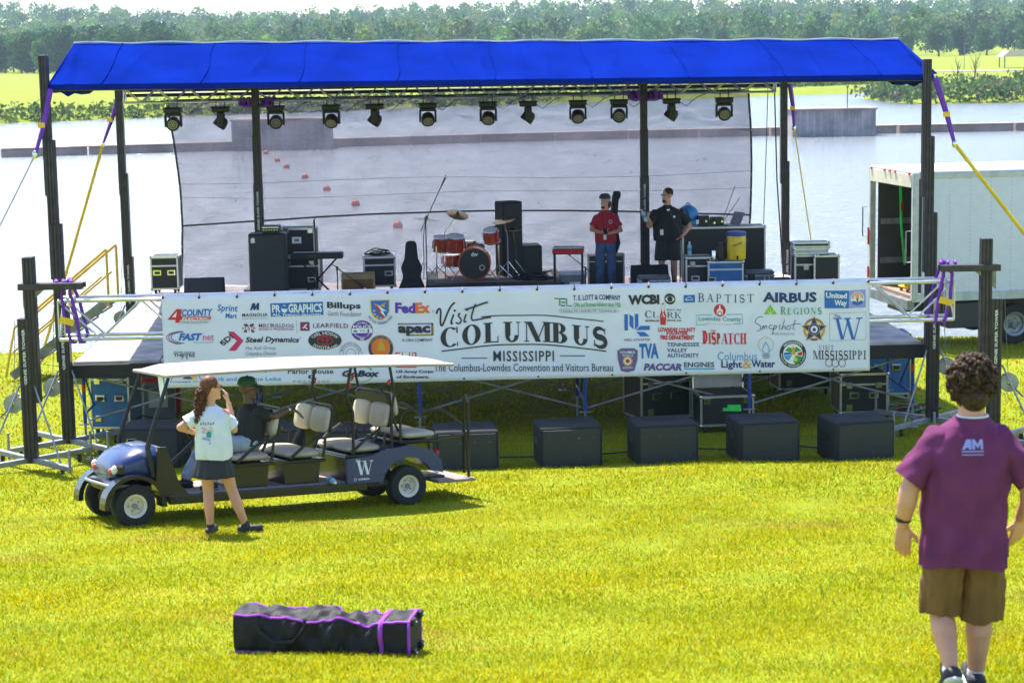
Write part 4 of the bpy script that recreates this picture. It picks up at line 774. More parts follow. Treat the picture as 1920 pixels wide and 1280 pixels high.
logo('printed_logo', 'bold black broadcaster letters with an eye', 'C', [('t', 'black', 'WCBI', 125, 222, 352, 150, .06), ('d', 'black', 428, 180, 40, 40), ('p', 'white', [(393, 182), (410, 163), (428, 157), (446, 163), (463, 180), (446, 198), (428, 204), (410, 199)]), ('d', 'black', 428, 180, 20, 21)])
logo('printed_logo', 'blue box and spaced serif hospital name', 'C', [('r', 'blue', 528, 150, 610, 205), ('s', 'white', [(540, 185), (555, 170), (568, 163), (582, 170), (598, 185), (540, 187)], 4), ('f', 'navy', 'BAPTIST', 634, 204, 1040, 140, .12, .35, .9)])
logo('printed_logo', 'bold blue aircraft maker name', 'C', [('t', 'navy', 'AIRBUS', 1103, 206, 1497, 132, .04)])
logo('printed_logo', 'green pyramid and serif bank name', 'C', [('p', 'lime', [(1110, 293), (1158, 224), (1208, 292)]), ('s', 'white', [(1158, 292), (1134, 262)], 3), ('s', 'white', [(1158, 292), (1158, 252)], 3), ('s', 'white', [(1158, 292), (1184, 262)], 3), ('f', 'green', 'REGIONS', 1234, 292, 1532, 236, .15, .3, .85)])
logo('printed_logo', 'blue charity panel with rainbow hand badge', 'C', [('p', 'blue', [(1554, 122), (1732, 118), (1732, 246), (1555, 249)]), ('p', 'lilac', [(1732, 118), (1854, 114), (1855, 243), (1732, 246)]), ('t', 'white', 'United', 1564, 174, 1718, 134, .035), ('t', 'white', 'Way', 1626, 238, 1718, 186, .035), ('d', 'white', 1794, 178, 50, 50), ('o', 'orange', 1794, 178, 44, 44, 8, 180, 360), ('o', 'yellow', 1794, 178, 32, 32, 7, 180, 360), ('p', 'red', [(1780, 160), (1794, 176), (1808, 160), (1800, 185), (1798, 205), (1790, 205), (1788, 185)]), ('d', 'red', 1794, 158, 6, 6), ('p', 'blue', [(1748, 198), (1770, 192), (1794, 204), (1820, 192), (1840, 198), (1822, 220), (1794, 228), (1765, 220)])])
logo('printed_logo', 'blue angular initials with company name', 'C', [('p', 'blue', [(97, 290), (122, 290), (122, 408), (97, 408)]), ('p', 'blue', [(134, 290), (162, 310), (162, 400), (134, 372)]), ('p', 'blue', [(173, 288), (198, 288), (198, 375), (173, 405)]), ('p', 'blue', [(180, 406), (210, 376), (280, 376), (280, 406)]), ('p', 'blue', [(184, 420), (240, 420), (278, 452), (212, 452)]), ('t', 'black', 'NEEL-SCHAFFER', 97, 485, 282, 468, .01, 0, 1.2)])
logo('printed_logo', 'serif beverage name with a red bottle', 'C', [('f', 'black', 'CLARK', 248, 318, 508, 268, .2, .2, .85), ('p', 'red', [(358, 370), (354, 300), (368, 262), (370, 212), (384, 212), (386, 262), (400, 300), (396, 370)]), ('p', 'white', [(370, 250), (371, 222), (383, 222), (384, 250), (380, 280), (374, 280)]), ('f', 'white', 'A', 362, 314, 392, 284, .2), ('t', 'black', 'SINCE 1903', 404, 265, 508, 253, .01), ('t', 'black', 'BEVERAGE', 250, 347, 348, 333, .03), ('t', 'black', 'GROUP, INC.', 404, 344, 515, 329, .03)])
logo('printed_logo', 'red courthouse disc over a framed county name', 'C', [('d', 'red', 790, 264, 43, 45), ('p', 'white', [(786, 226), (794, 226), (796, 250), (812, 262), (812, 296), (768, 296), (768, 262), (784, 250)]), ('o', 'red', 790, 288, 17, 20, 6), ('s', 'teal', [(738, 297), (618, 298), (620, 370), (690, 367)], 4), ('s', 'teal', [(840, 293), (955, 290), (957, 358), (890, 361)], 4), ('t', 'teal', 'Lowndes County', 636, 351, 945, 308, .006), ('t', 'grey', 'Mississippi', 695, 372, 880, 357, 0, 0, 1.6)])
logo('printed_logo', 'red fire department name in three arched lines', 'C', [('t', 'red', 'LOWNDES COUNTY', 342, 420, 614, 388, .045), ('t', 'red', 'VOLUNTEER', 398, 441, 558, 414, .045), ('t', 'red', 'FIRE DEPARTMENT', 357, 476, 604, 444, .045)])
logo('printed_logo', 'red serif newspaper name', 'C', [('f', 'red', 'DISPATCH', 662, 508, 978, 412, .16, .1, .82), ('f', 'red', 'THE', 720, 430, 762, 406, .12)])
logo('printed_logo', 'blue authority initials and name', 'C', [('t', 'blue', 'TVA', 202, 613, 343, 504, .05), ('t', 'navy', 'TENNESSEE', 404, 525, 640, 497, .012), ('t', 'navy', 'VALLEY', 404, 566, 552, 538, .012), ('t', 'navy', 'AUTHORITY', 406, 606, 636, 576, .012)])
logo('printed_badge', 'purple fire department shield patch', 'C', [('p', 'grey', [(42, 556), (70, 538), (160, 536), (192, 552), (190, 620), (165, 700), (115, 714), (68, 704), (45, 620)]), ('p', 'violet', [(47, 559), (72, 543), (158, 541), (187, 555), (185, 620), (161, 696), (115, 709), (72, 700), (50, 620)]), ('t', 'white', 'COLUMBUS', 64, 576, 170, 557, .02), ('d', 'gold', 117, 630, 37, 37), ('d', 'white', 117, 630, 25, 25), ('d', 'red', 117, 630, 16, 16), ('t', 'white', 'FIRE RESCUE', 80, 595, 156, 582, .01), ('t', 'white', 'MISSISSIPPI', 82, 685, 152, 672, .01)])
logo('printed_logo', 'grey engine maker name underlined in blue', 'C', [('t', 'violet', 'PACCAR', 232, 702, 512, 648, .06, .2), ('t', 'black', 'ENGINES', 527, 676, 748, 640, .02), ('r', 'cyan', 527, 683, 748, 693)])
logo('printed_logo', 'pale and dark blue utility name with ampersand', 'C', [('t', 'cyan', 'Columbus', 772, 628, 1060, 566, 0), ('t', 'navy', 'Light', 798, 696, 950, 630, .025), ('t', 'gold', '&', 955, 686, 1018, 616, 0), ('t', 'navy', 'Water', 1018, 678, 1192, 626, .025), ('o', 'gold', 1125, 515, 57, 56, 3, 120, 420), ('s', 'cyan', bez((1125, 495), (1095, 540), (1090, 575), (1125, 577)) + bez((1125, 577), (1160, 575), (1155, 540), (1125, 495)), 5), ('r', 'black', 1097, 583, 1152, 587), ('r', 'black', 1097, 594, 1152, 598), ('r', 'black', 1102, 606, 1150, 610)])
logo('printed_logo', 'thin black handwritten publisher name', 'C', [('s', 'black', bez((1105, 315), (1075, 295), (1020, 350), (1065, 365)) + bez((1065, 365), (1105, 375), (1085, 425), (1060, 412)), 4), ('s', 'black', bez((1095, 410), (1108, 365), (1112, 365), (1110, 402)) + bez((1110, 402), (1125, 365), (1135, 365), (1132, 400)), 4), ('s', 'black', bez((1172, 372), (1140, 365), (1140, 415), (1168, 392)) + [(1172, 405), (1182, 392)], 4), ('s', 'black', [(1188, 372), (1172, 442)], 4), ('s', 'black', bez((1186, 380), (1212, 355), (1210, 400), (1182, 402)), 4), ('s', 'black', bez((1235, 368), (1205, 380), (1240, 385), (1222, 405)), 4), ('s', 'black', [(1262, 330), (1240, 405)] + bez((1248, 385), (1268, 365), (1270, 380), (1264, 402)), 4), ('s', 'black', bez((1295, 370), (1268, 375), (1272, 412), (1296, 400)) + bez((1296, 400), (1312, 385), (1300, 370), (1292, 372)), 4), ('s', 'black', [(1340, 330), (1322, 398), (1340, 402)], 4), ('s', 'black', [(1306, 368), (1345, 360), (1380, 362)], 4), ('t', 'grey', 'PUBLISHING INC', 1180, 441, 1336, 425, 0)])
st5 = lambda cx, cy, r, r2: [(cx + (r if i % 2 == 0 else r2) * math.sin(math.pi * i / 5), cy - (r if i % 2 == 0 else r2) * math.cos(math.pi * i / 5)) for i in range(10)]
logo('printed_badge', 'gold ring and blue star sheriff badge', 'C', [('o', 'gold', 1478, 402, 80, 82, 18), ('p', 'gold', st5(1478, 405, 100, 46)), ('p', 'navy', st5(1478, 405, 90, 40)), ('d', 'gold', 1478, 402, 42, 42), ('d', 'navy', 1478, 402, 38, 38), ('d', 'white', 1478, 402, 26, 26), ('d', 'purple', 1478, 404, 13, 14), ('c', 'navy', 'LOWNDES COUNTY', 1478, 402, 71, 73, 150, 30, 12), ('t', 'navy', 'MISS', 1456, 484, 1500, 470, .03)])
logo('printed_logo', 'framed blue serif letter with small article', 'C', [('s', 'grey', [(1590, 287), (1858, 278), (1858, 476), (1592, 486), (1590, 287)], 2.5), ('f', 'blue', 'W', 1626, 474, 1822, 316, .14), ('t', 'black', 'The', 1626, 312, 1670, 292, 0)])
logo('printed_seal', 'round wildlife department seal with deer', 'C', [('d', 'black', 1322, 580, 98, 101), ('d', 'white', 1322, 580, 72, 75), ('p', 'green', [(1262, 556), (1290, 530), (1322, 540), (1350, 528), (1385, 555), (1322, 572)]), ('p', 'cyan', [(1254, 592), (1318, 585), (1290, 628), (1268, 618)]), ('p', 'blue', [(1258, 570), (1300, 566), (1318, 582), (1254, 588)]), ('p', 'green', [(1325, 640), (1340, 590), (1392, 600), (1372, 640), (1340, 652)]), ('p', 'p_x', []) if 0 else ('p', 'red', [(1352, 575), (1388, 560), (1390, 590), (1362, 590)]), ('p', 'gold', [(1308, 580), (1312, 548), (1300, 530), (1316, 540), (1326, 518), (1330, 542), (1344, 530), (1334, 552), (1342, 586)]), ('p', 'yellow', [(1330, 630), (1340, 598), (1356, 620), (1348, 634)]), ('c', 'white', 'MISSISSIPPI', 1322, 580, 85, 88, 140, 40, 15), ('c', 'white', 'WILDLIFE, FISHERIES, & PARKS', 1322, 580, 85, 88, 175, 365, 13)])
logo('printed_logo', 'black serif tourism name with looping letters', 'C', [('f', 'black', 'VISIT', 1512, 548, 1620, 518, .1, .3), ('f', 'black', 'MISSISSIPPI', 1470, 620, 1858, 556, .12, .16), ('s', 'black', arc(1585, 645, 24, 28, -60, 260, 16), 4), ('s', 'black', arc(1632, 648, 24, 28, -80, 260, 16), 4), ('s', 'black', arc(1682, 645, 24, 28, -80, 240, 16), 4)])
# ================================================================== cases, loudspeakers and instruments
def case(label, loc, rz, w, d, h, m='case_black', casters=True, handles=(), latches=(), name='flight_case', group=None, cat='flight case', lidline=True):
    """Road case: panels, bright edge trim, ball corners, handles and latches on the side that faces the lawn."""
    t_ = thing(name, label, cat, loc, rz, group); z0 = .11 if casters else 0
    q = MB(m); q.box((0, 0, z0 + h / 2), (w - .03, d - .03, h - .03)); q.build('panel_shell', t_)
    q = MB('aluminium'); e = .032
    for sx in (-1, 1):
        for sy in (-1, 1): q.box((sx * (w / 2 - e / 2), sy * (d / 2 - e / 2), z0 + h / 2), (e, e, h), 0, .004)
    for sz in (0, 1):
        for sy in (-1, 1): q.box((0, sy * (d / 2 - e / 2), z0 + e / 2 + sz * (h - e)), (w - 2 * e, e - .002, e))
        for sx in (-1, 1): q.box((sx * (w / 2 - e / 2), 0, z0 + e / 2 + sz * (h - e)), (e - .002, d - 2 * e, e))
    if lidline: q.box((0, -d / 2 + .012, z0 + h * .72), (w - 2 * e, .02, .028))
    q.build('edge_trim', t_)
    for sx in (-1, 1):
        for sz in (0, 1): q = MB('chrome'); q.sph((sx * (w / 2 - .012), -d / 2 + .012, z0 + sz * h + (.012 if sz == 0 else -.012)), .03, 8, 6); q.build('ball_corner', t_)
    for x, z in handles: q = MB('chrome'); q.box((x, -d / 2 + .005, z0 + z), (.16, .03, .11), 0, .008); q.use('black_plastic'); q.box((x, -d / 2 - .012, z0 + z), (.1, .012, .05), 0, .005); q.build('handle', t_)
    for x, z in latches: q = MB('chrome'); q.box((x, -d / 2 + .005, z0 + z), (.1, .03, .1), 0, .008); q.build('latch', t_)
    if casters:
        for sx in (-1, 1):
            for sy in (-1, 1):
                q = MB('black_plastic'); q.lathe([(0, -.02), (.045, -.02), (.05, 0), (.045, .02), (0, .02)], (sx * (w / 2 - .08), sy * (d / 2 - .08), .052), (1, 0, 0), 12); q.box((sx * (w / 2 - .08), sy * (d / 2 - .08), .095), (.06, .06, .03)); q.build('caster', t_)
    return t_
def sp(px, Y, z=None):
    Y = 36 + (Y - 35) * .6; p = survey(px, 500, Y); return (p.x, Y, DECK if z is None else z)
case('black flight case with two recessed handles at the backdrop edge by the stairs', sp(312, 36.4), .03, .52, .6, .62, handles=[(-.13, .32), (.13, .32)])
# floor wedge
t_ = thing('floor_monitor', 'black wedge floor monitor lying beside the backdrop edge', 'monitor', sp(382, 34.4), .1)
q = MB('black_carpet'); q.prism([(-.28, 0), (.28, 0), (.28, .18), (-.06, .42), (-.28, .30)], -.36, .36, 'X'); o = q.build('cabinet', t_); o.rotation_euler[2] = R(180)
q = MB('speaker_grille'); q.box((0, .17 * -1 + .06, .302), (.68, .40, .012), 0, .004, R(35.5)); o = q.build('grille', t_)
# tall bass cabinet + head
t_ = thing('bass_cabinet', 'tall dark blue-grey bass speaker cabinet with a small round badge', 'speaker cabinet', sp(504, 33.6), .02)
q = MB('black_plastic'); q.box((0, 0, .64), (.66, .42, 1.24), 0, .02); q.build('cabinet', t_); q = MB('speaker_grille'); q.use('speaker_grille'); q.box((0, -.205, .64), (.61, .03, 1.18), 0, .006); q.build('grille_cloth', t_)
q = MB('p_white'); poly(q, [(-.28, 1.1), (-.21, 1.1), (-.21, 1.17), (-.24, 1.2), (-.28, 1.17)], lambda a, b: (a, -.2225, b)); ring(q, -.245, 1.15, .026, .026, .01, .01, 0, 360, lambda a, b: (a, -.224, b)); q.build('badge', t_)
for s in (-1, 1): q = MB('black_plastic'); q.lathe([(0, -.02), (.045, -.02), (.05, 0), (.045, .02), (0, .02)], (s * .26, .1, -.0 + .03), (1, 0, 0), 12); q.build('caster', t_)
t_ = thing('amplifier_head', 'small black amplifier head on top of the tall bass cabinet', 'amplifier', (sp(511, 33.6)[0], sp(511, 33.6)[1], DECK + 1.265), 0)
q = MB('black_plastic'); q.box((0, 0, .07), (.32, .26, .12), 0, .01); q.build('chassis', t_); q = MB('aluminium'); q.box((0, -.132, .1), (.29, .006, .02)); q.build('control_strip', t_)
for k in range(6): q = MB('chrome'); q.cyl((-.12 + .048 * k, -.13, .055), (-.12 + .048 * k, -.145, .055), .011, n=8); q.build('knob', t_)
# upright open rack cases behind
case('large black rack case standing behind the bass cabinet, lower of two', sp(565, 35.6), 0, .74, .6, .62, handles=[(.22, .2)], latches=[(-.22, .5), (.22, .5)])
t_ = case('black case lid with pale label plate stacked over the rack case', (sp(561, 35.6)[0], sp(0, 35.6)[1], DECK + .735), 0, .68, .55, .52, casters=False, latches=[(-.2, .47), (.25, .47)], lidline=False)
q = MB('p_white'); q.box((.0, -.283, .3), (.17, .01, .12), 0, .003); q.use('p_grey'); q.box((0, -.2895, .3), (.08, .003, .05)); q.build('label_plate', t_)
t_ = thing('stage_piano', 'black stage keyboard on a stand before the rack case', 'keyboard', sp(590, 34.6), .03)
q = MB('black_plastic'); q.box((.05, 0, .78), (.95, .3, .11), 0, .015); q.build('keyboard_body', t_); q = MB('p_white'); q.box((.05, .06, .838), (.85, .14, .006)); q.build('key_bed', t_); q = MB('p_red'); stroke(q, [(-.1 + .16 * i / 20, .785 + .008 * math.sin(i * 1.4)) for i in range(21)], .006, lambda a, b: (a, -.1515, b)); q.build('badge_lettering', t_)
for s in (-1, 1): q = MB('black_steel'); q.tube([(.05 + s * .35, 0, .72), (.05 - s * .3, 0, .03)], .018, 7); q.build('stand_leg', t_)
# mic stands
def mic_stand(label, loc, h, boom=None, rz=0, tilt=0.0):
    t_ = thing('microphone_stand', label, 'microphone stand', loc, rz); q = MB('black_steel'); q.cyl((0, 0, .1), (0, 0, h), .011, n=8); q.build('upright', t_)
    for a in (90, 210, 330): q = MB('black_steel'); q.tube([(0, 0, .14), (.26 * math.cos(R(a)), .26 * math.sin(R(a)), .012)], .009, 6); q.build('leg', t_)
    top = Vector((0, 0, h))
    if boom:
        e = top + Vector(boom); b_ = top - Vector(boom) * .3; q = MB('black_steel'); q.tube([tuple(b_), tuple(e)], .009, 6); q.cyl((0, 0, h - .04), (0, 0, h + .03), .02, n=8); q.build('boom_arm', t_); top = e; d = Vector(boom).normalized()
    else: d = Vector((.25 * tilt, -.2, .9)).normalized()
    q = MB('black_plastic'); q.cyl(tuple(top - d * .02), tuple(top + d * .14), .014, .018, n=10); mc = q.build('microphone', t_); q = MB('chrome'); q.sph(tuple(top + d * .165), .027, 10, 8); q.build('grille_ball', mc)
    return t_
mic_stand('straight microphone stand before the rack case with a silver mic', sp(592, 33.2), 1.35)
mic_stand('low boom microphone stand aimed at the tan amplifier', sp(632, 33.4), .62, (.35, .05, -.28))
mic_stand('tall boom microphone stand reaching over the drum kit', sp(800, 34.2), 1.4, (.30, .15, .62))
mic_stand('vocal microphone stand in front of the man in black', sp(1275, 33.6), 1.18, (-.14, -.1, .24))
mic_stand('short boom microphone stand aimed at the wooden-sided amplifier', sp(1098, 34.0), .5, (-.28, .2, .22))
# tan guitar amplifier
t_ = thing('guitar_amplifier', 'tan cloth guitar amplifier at the front of the stage', 'amplifier', sp(671, 33.8), .04)
q = MB('tan_cloth'); q.box((0, 0, .26), (.6, .26, .48), 0, .015); q.build('cabinet', t_); q = MB('shorts_brown'); q.box((0, -.128, .22), (.54, .02, .36), 0, .004); q.build('grille_cloth', t_)
q = MB('p_maroon'); q.box((0, -.05, .502), (.18, .05, .02), 0, .006); q.build('handle', t_)
for s in (-1, 1): q = MB('black_plastic'); q.cyl((s * .25, 0, 0), (s * .25, 0, .025), .02, n=8); q.build('foot', t_)
t_ = case('black flight case with pale rim and cables heaped on top', sp(711, 36.2), .08, .6, .6, .56, handles=[(-.17, .25), (.17, .25)])
def cables(name, label, c, rx, ry, n, z0=0.0, m=('cable',), h=.1, r=.011, cat='cables', stuff=False):
    t_ = thing(name, label, cat, c)
    for k in range(n):
        a0 = random.uniform(0, 6.28); f = random.uniform(.35, 1); pts = []
        ox, oy = random.uniform(-.25, .25) * rx, random.uniform(-.25, .25) * ry
        for i in range(26): a = a0 + i * .45; pts.append((ox + rx * f * math.cos(a) * (1 + .2 * math.sin(3 * a + k)), oy + ry * f * math.sin(a) * (1 + .2 * math.cos(2 * a + k)), z0 + r + h * k / n * (.6 + .4 * math.sin(a * 2 + k))))
        q = MB(m[k % len(m)]); q.tube(pts, r, 5); q.build('cable_loop', t_)
    return t_
cables('cable_coil', 'coil of black cables heaped on the pale-rimmed flight case', (sp(711, 36.2)[0], sp(0, 36.1)[1], DECK + .67), .24, .16, 5, 0, h=.14)
t_ = thing('gig_bag', 'black padded guitar bag leaning upright beside the drum riser', 'guitar bag', sp(771, 33.7), 0)
q = MB('bag_cloth'); q.prism([(-.24, 0), (.24, 0), (.25, .2), (.16, .42), (.2, .58), (.12, .75), (.1, 1.0), (.07, 1.06), (-.07, 1.06), (-.1, 1.0), (-.12, .75), (-.19, .58), (-.15, .42), (-.24, .2)], -.07, .07, 'Y'); o = q.build('padded_body', t_, 50); bv = o.modifiers.new('round', 'BEVEL'); bv.width = .035; bv.segments = 3; o.rotation_euler[0] = R(-8)
q = MB('bag_cloth'); q.box((.02, -.1, .22), (.3, .05, .3), 0, .02, R(-8)); q.build('pocket', t_); q = MB('p_white'); q.box((.26, -.1, .05), (.05, .01, .16), 0, 0, 0, .4); q.build('tag', t_)
t_ = thing('folded_tarp', 'crumpled blue tarp lying by the bass cabinet', 'tarp', sp(585, 33.3), 0)
q = MB('canopy_blue'); q.sheet(lambda u, v: ((u - .5) * .9, (v - .5) * .5, .02 + .16 * math.sin(u * 3.14) * math.sin(v * 3.14) * (1 + .5 * math.sin(u * 17 + v * 9)) + .03 * math.sin(u * 31) * math.sin(v * 3.1)), 40, 20); q.build('cloth', t_, 60)
# drum riser and kit
RZ = DECK + .22; ris = thing('drum_riser', 'low black drum riser in the middle of the stage', 'riser', sp(925, 36.2), .03)
for k in range(2):
    q = MB('black_fascia'); q.box((-.63 + 1.26 * k, 0, .17), (1.25, 2.4, .1), 0, .006); q.build('platform', ris); q = MB('p_white'); letters(q, ('C-2', 'A-2')[k], -.8 + 1.26 * k, .15, -.66 + 1.26 * k, .19, lambda a, b: (a, -1.2035, b)); q.build('stencil', ris)
    for x in (-.55, .55):
        for y in (-1.1, 1.1): q = MB('black_steel'); q.cyl((-.63 + 1.26 * k + x, y, 0), (-.63 + 1.26 * k + x, y, .12), .024, n=8); q.build('leg', ris)
q = MB('floor_mat'); q.box((0, .1, .226), (2.2, 1.9, .008)); q.build('rug', ris)
kit = thing('drum_kit', 'orange-red drum kit with black bass drum head and brass cymbals', 'drum kit', (sp(890, 35.6)[0], sp(0, 35.6)[1], RZ + .012), 0)
def drum(nm, c, r, d, axis, head='drum_head', rim='chrome', lugs=8, front=None):
    ax = Vector(axis).normalized(); q = MB('drum_red'); q.lathe([(r, -d / 2), (r, d / 2)], c, axis, 26); q.lathe([(0, -d / 2), (r - .002, -d / 2)], c, axis, 26); sh = q.build(nm, kit)
    for s in (-1, 1):
        q = MB(rim); q.lathe([(r - .01, s * d / 2 - .012), (r + .014, s * d / 2 - .012), (r + .014, s * d / 2 + .012), (r - .006, s * d / 2 + .012)], c, axis, 26); q.build('hoop', sh)
        q = MB(head); q.lathe([(0, s * (d / 2 + .004)), (r - .004, s * (d / 2 + .004))], c, axis, 26); q.build('drum_skin', sh)
    qq = ax.to_track_quat('Z', 'Y')
    for k in range(lugs):
        a = 6.283 * k / lugs; p = Vector(c) + qq @ Vector(((r + .012) * math.cos(a), (r + .012) * math.sin(a), 0)); q = MB('chrome'); q.cyl(tuple(p - ax * d * .32), tuple(p + ax * d * .32), .01, n=6); q.build('lug', sh)
    return sh
bd = drum('bass_drum', (0, 0, .30), .29, .4, (0, 1, .0), 'black_plastic', 'drum_red')
q = MB('p_white'); letters(q, 'dw', -.06, .44, .07, .52, lambda a, b: (a, -.2065, b), .04); q.build('badge_lettering', bd); q = MB('chrome'); ring(q, .14, .23, .055, .055, .018, .018, 0, 360, lambda a, b: (a, -.2065, b)); q.build('port_ring', bd)
for s in (-1, 1): q = MB('chrome'); q.cyl((s * .27, -.1, .2), (s * .42, -.22, .0), .01, n=6); q.build('spur', bd)
drum('rack_tom', (-.36, .1, .66), .17, .26, (.05, -.25, 1)); drum('rack_tom', (-.62, .25, .64), .15, .24, (.05, -.2, 1)); drum('floor_tom', (-.42, .55, .30), .2, .2, (0, 0, 1)); drum('rack_tom', (.32, .0, .80), .15, .22, (-.1, -.35, 1))
drum('snare_drum', (-.15, .62, .58), .18, .14, (0, 0, 1))
q = MB('black_plastic'); q.lathe([(0, 0), (.2, 0), (.21, .04), (.17, .09), (0, .1)], (-.02, .95, .48), n=20); th = q.build('drum_throne', kit); q = MB('chrome'); q.cyl((-.02, .95, .02), (-.02, .95, .48), .02, n=8); q.build('throne_post', th)
def cymbal(c, r, tilt, base):
    q = MB('brass'); q.M = Matrix.Translation(c) @ Euler(tilt).to_matrix().to_4x4(); q.lathe([(.0, .03), (.03, .028), (.05, .008), (r * .6, 0), (r, -.014), (r, -.017), (r * .6, -.004), (0, .0)], n=28); cy = q.build('cymbal', kit); q = MB('black_plastic'); q.sph((c[0], c[1], c[2] + .04), .02, 8, 6); q.build('wing_nut', cy)
    q = MB('chrome'); b_ = Vector(base); q.tube([tuple(Vector(c)), tuple(b_ + Vector((0, 0, (c[2]) * .72))), tuple(b_ + Vector((0, 0, .15)))], .011, 7)
    for a in (30, 150, 270): q.tube([tuple(b_ + Vector((0, 0, .3))), tuple(b_ + Vector((.24 * math.cos(R(a)), .24 * math.sin(R(a)), .01)))], .009, 6)
    q.build('cymbal_stand', kit)
cymbal((-.88, .15, 1.12), .25, (0, R(7), 0), (-.95, .3, 0)); cymbal((-.3, .35, 1.18), .21, (R(20), R(14), 0), (-.55, .2, 0)); cymbal((.55, .1, 1.08), .22, (R(10), R(-12), 0), (.62, .2, 0)); cymbal((.72, .35, .88), .18, (0, R(-2), 0), (.75, .4, 0)); cymbal((.72, .35, .85), .18, (R(180), R(-2), 0), (.75, .4, 0))
for k, (x, y) in enumerate(((-.7, .0), (.45, .05))):
    q = MB('chrome'); q.cyl((x, y, .02), (x, y, .62), .014, n=8)
    for a in (20, 140, 260): q.tube([(x, y, .25), (x + .25 * math.cos(R(a)), y + .25 * math.sin(R(a)), .01)], .01, 6)
    q.build('tom_stand', kit)
cables('cable_tangle', 'tangle of black cables on the drum riser beside the loudspeakers', (sp(1000, 35.4)[0], sp(0, 35.4)[1], RZ), .42, .35, 9, h=.16)
# loudspeaker stack behind the drums
def loudspeaker(label, loc, w, d, h, rz=0):
    t_ = thing('loudspeaker', label, 'loudspeaker', loc, rz); q = MB('black_carpet'); q.box((0, 0, h / 2), (w, d, h), 0, .02); q.build('cabinet', t_)
    q = MB('speaker_grille'); q.box((0, -d / 2 - .004, h / 2), (w - .05, .02, h - .06), 0, .006); q.build('grille', t_); q = MB('black_plastic'); q.box((w / 2 - .0, 0, h * .62), (.012, .18, .1), 0, .004); q.build('side_handle', t_); return t_
loudspeaker('black subwoofer standing behind the drum kit beside a loudspeaker', sp(983, 37.0), .62, .6, .78, .1); loudspeaker('tall black loudspeaker behind the drum kit, its side panel showing', sp(955, 36.6, DECK + .0), .4, .4, 1.62, .4)
# red keyboard, tote and amplifier
t_ = thing('red_keyboard', 'red stage keyboard on a black stand', 'keyboard', sp(1066, 34.2), -.1)
q = MB('keyboard_red'); q.box((0, 0, .82), (.56, .32, .09), 0, .012, R(6)); q.build('keyboard_body', t_); q = MB('p_white'); q.box((0, -.06, .875), (.5, .13, .012), 0, 0, R(6)); q.build('white_key_bed', t_); q = MB('p_black')
for k in range(14): q.box((-.23 + .035 * k, -.03, .888), (.014, .08, .012), 0, 0, R(6))
q.build('black_key_row', t_)['kind'] = 'stuff'
for sx in (-1, 1):
    for sy in (-1, 1): q = MB('black_steel'); q.cyl((sx * .25, sy * .14, 0), (sx * .25, sy * .14, .78), .012, n=6); q.build('stand_leg', t_)
q = MB('black_steel'); q.box((0, 0, .765), (.54, .3, .02)); q.build('stand_shelf', t_)
t_ = thing('storage_tote', 'grey plastic tote with latching lid under the red keyboard', 'tote', sp(1074, 34.9), .05)
q = MB('tote_grey'); q.prism([(-.2, 0), (.2, 0), (.24, .34), (-.24, .34)], -.16, .16, 'Y'); q.build('tub', t_); q = MB('grey_light'); q.box((0, 0, .36), (.5, .36, .05), 0, .012); q.build('lid', t_); q = MB('paper'); q.box((.02, -.175, .15), (.2, .004, .12)); q.build('sticker', t_)
t_ = thing('combo_amplifier', 'wooden-sided combo amplifier behind the man in red', 'amplifier', sp(1136, 36.4), .0)
q = MB('deck_wood'); q.box((-.33, 0, .3), (.03, .28, .6), 0, .004); q.box((.33, 0, .3), (.03, .28, .6), 0, .004); q.box((0, 0, .6), (.69, .28, .025), 0, .004); q.build('wooden_shell', t_); q = MB('speaker_grille'); q.box((0, -.1, .24), (.63, .03, .46)); q.build('grille_cloth', t_); q = MB('black_plastic'); q.box((0, -.1, .53), (.63, .05, .1)); q.build('control_panel', t_)
# coolers
def cooler(label, loc, w, d, h, rz=0):
    t_ = thing('cooler', label, 'cooler', loc, rz, 'ice chests on the stage'); q = MB('tote_grey'); q.box((0, 0, h * .36), (w, d, h * .72), 0, .03); q.build('tub', t_); q = MB('grey_light'); q.box((0, 0, h * .75), (w * 1.01, d * 1.01, h * .08), 0, .01); q.build('rim', t_)
    q = MB('tote_grey'); q.box((0, 0, h * .89), (w * .98, d * .98, h * .2), 0, .03); q.build('lid', t_); q = MB('black_plastic'); q.box((-w * .28, -d / 2 - .01, h * .62), (.12, .03, .18), 0, .01); q.build('handle', t_)
    for x in (.15, .3): q = MB('grey_light'); q.box((w * x, -d / 2 - .006, h * .6), (.02, .014, .16)); q.build('hinge_strap', t_)
cooler('grey ice chest with white rim at the feet of the man in black', sp(1226, 33.9), .6, .36, .36); cooler('grey ice chest with black handle beside the yellow drink cooler', sp(1422, 34.6), .56, .36, .38, .04)
t_ = thing('wedge_monitor', 'black wedge monitor lying behind the ice chest', 'monitor', sp(1218, 35.4), 0); q = MB('black_carpet'); q.prism([(-.3, 0), (.3, 0), (.3, .2), (-.05, .45), (-.3, .32)], -.34, .34, 'X'); o = q.build('cabinet', t_); o.rotation_euler[2] = R(180); q = MB('speaker_grille'); q.box((0, -.11, .325), (.62, .42, .012), 0, .004, R(35.5)); q.build('grille', t_)
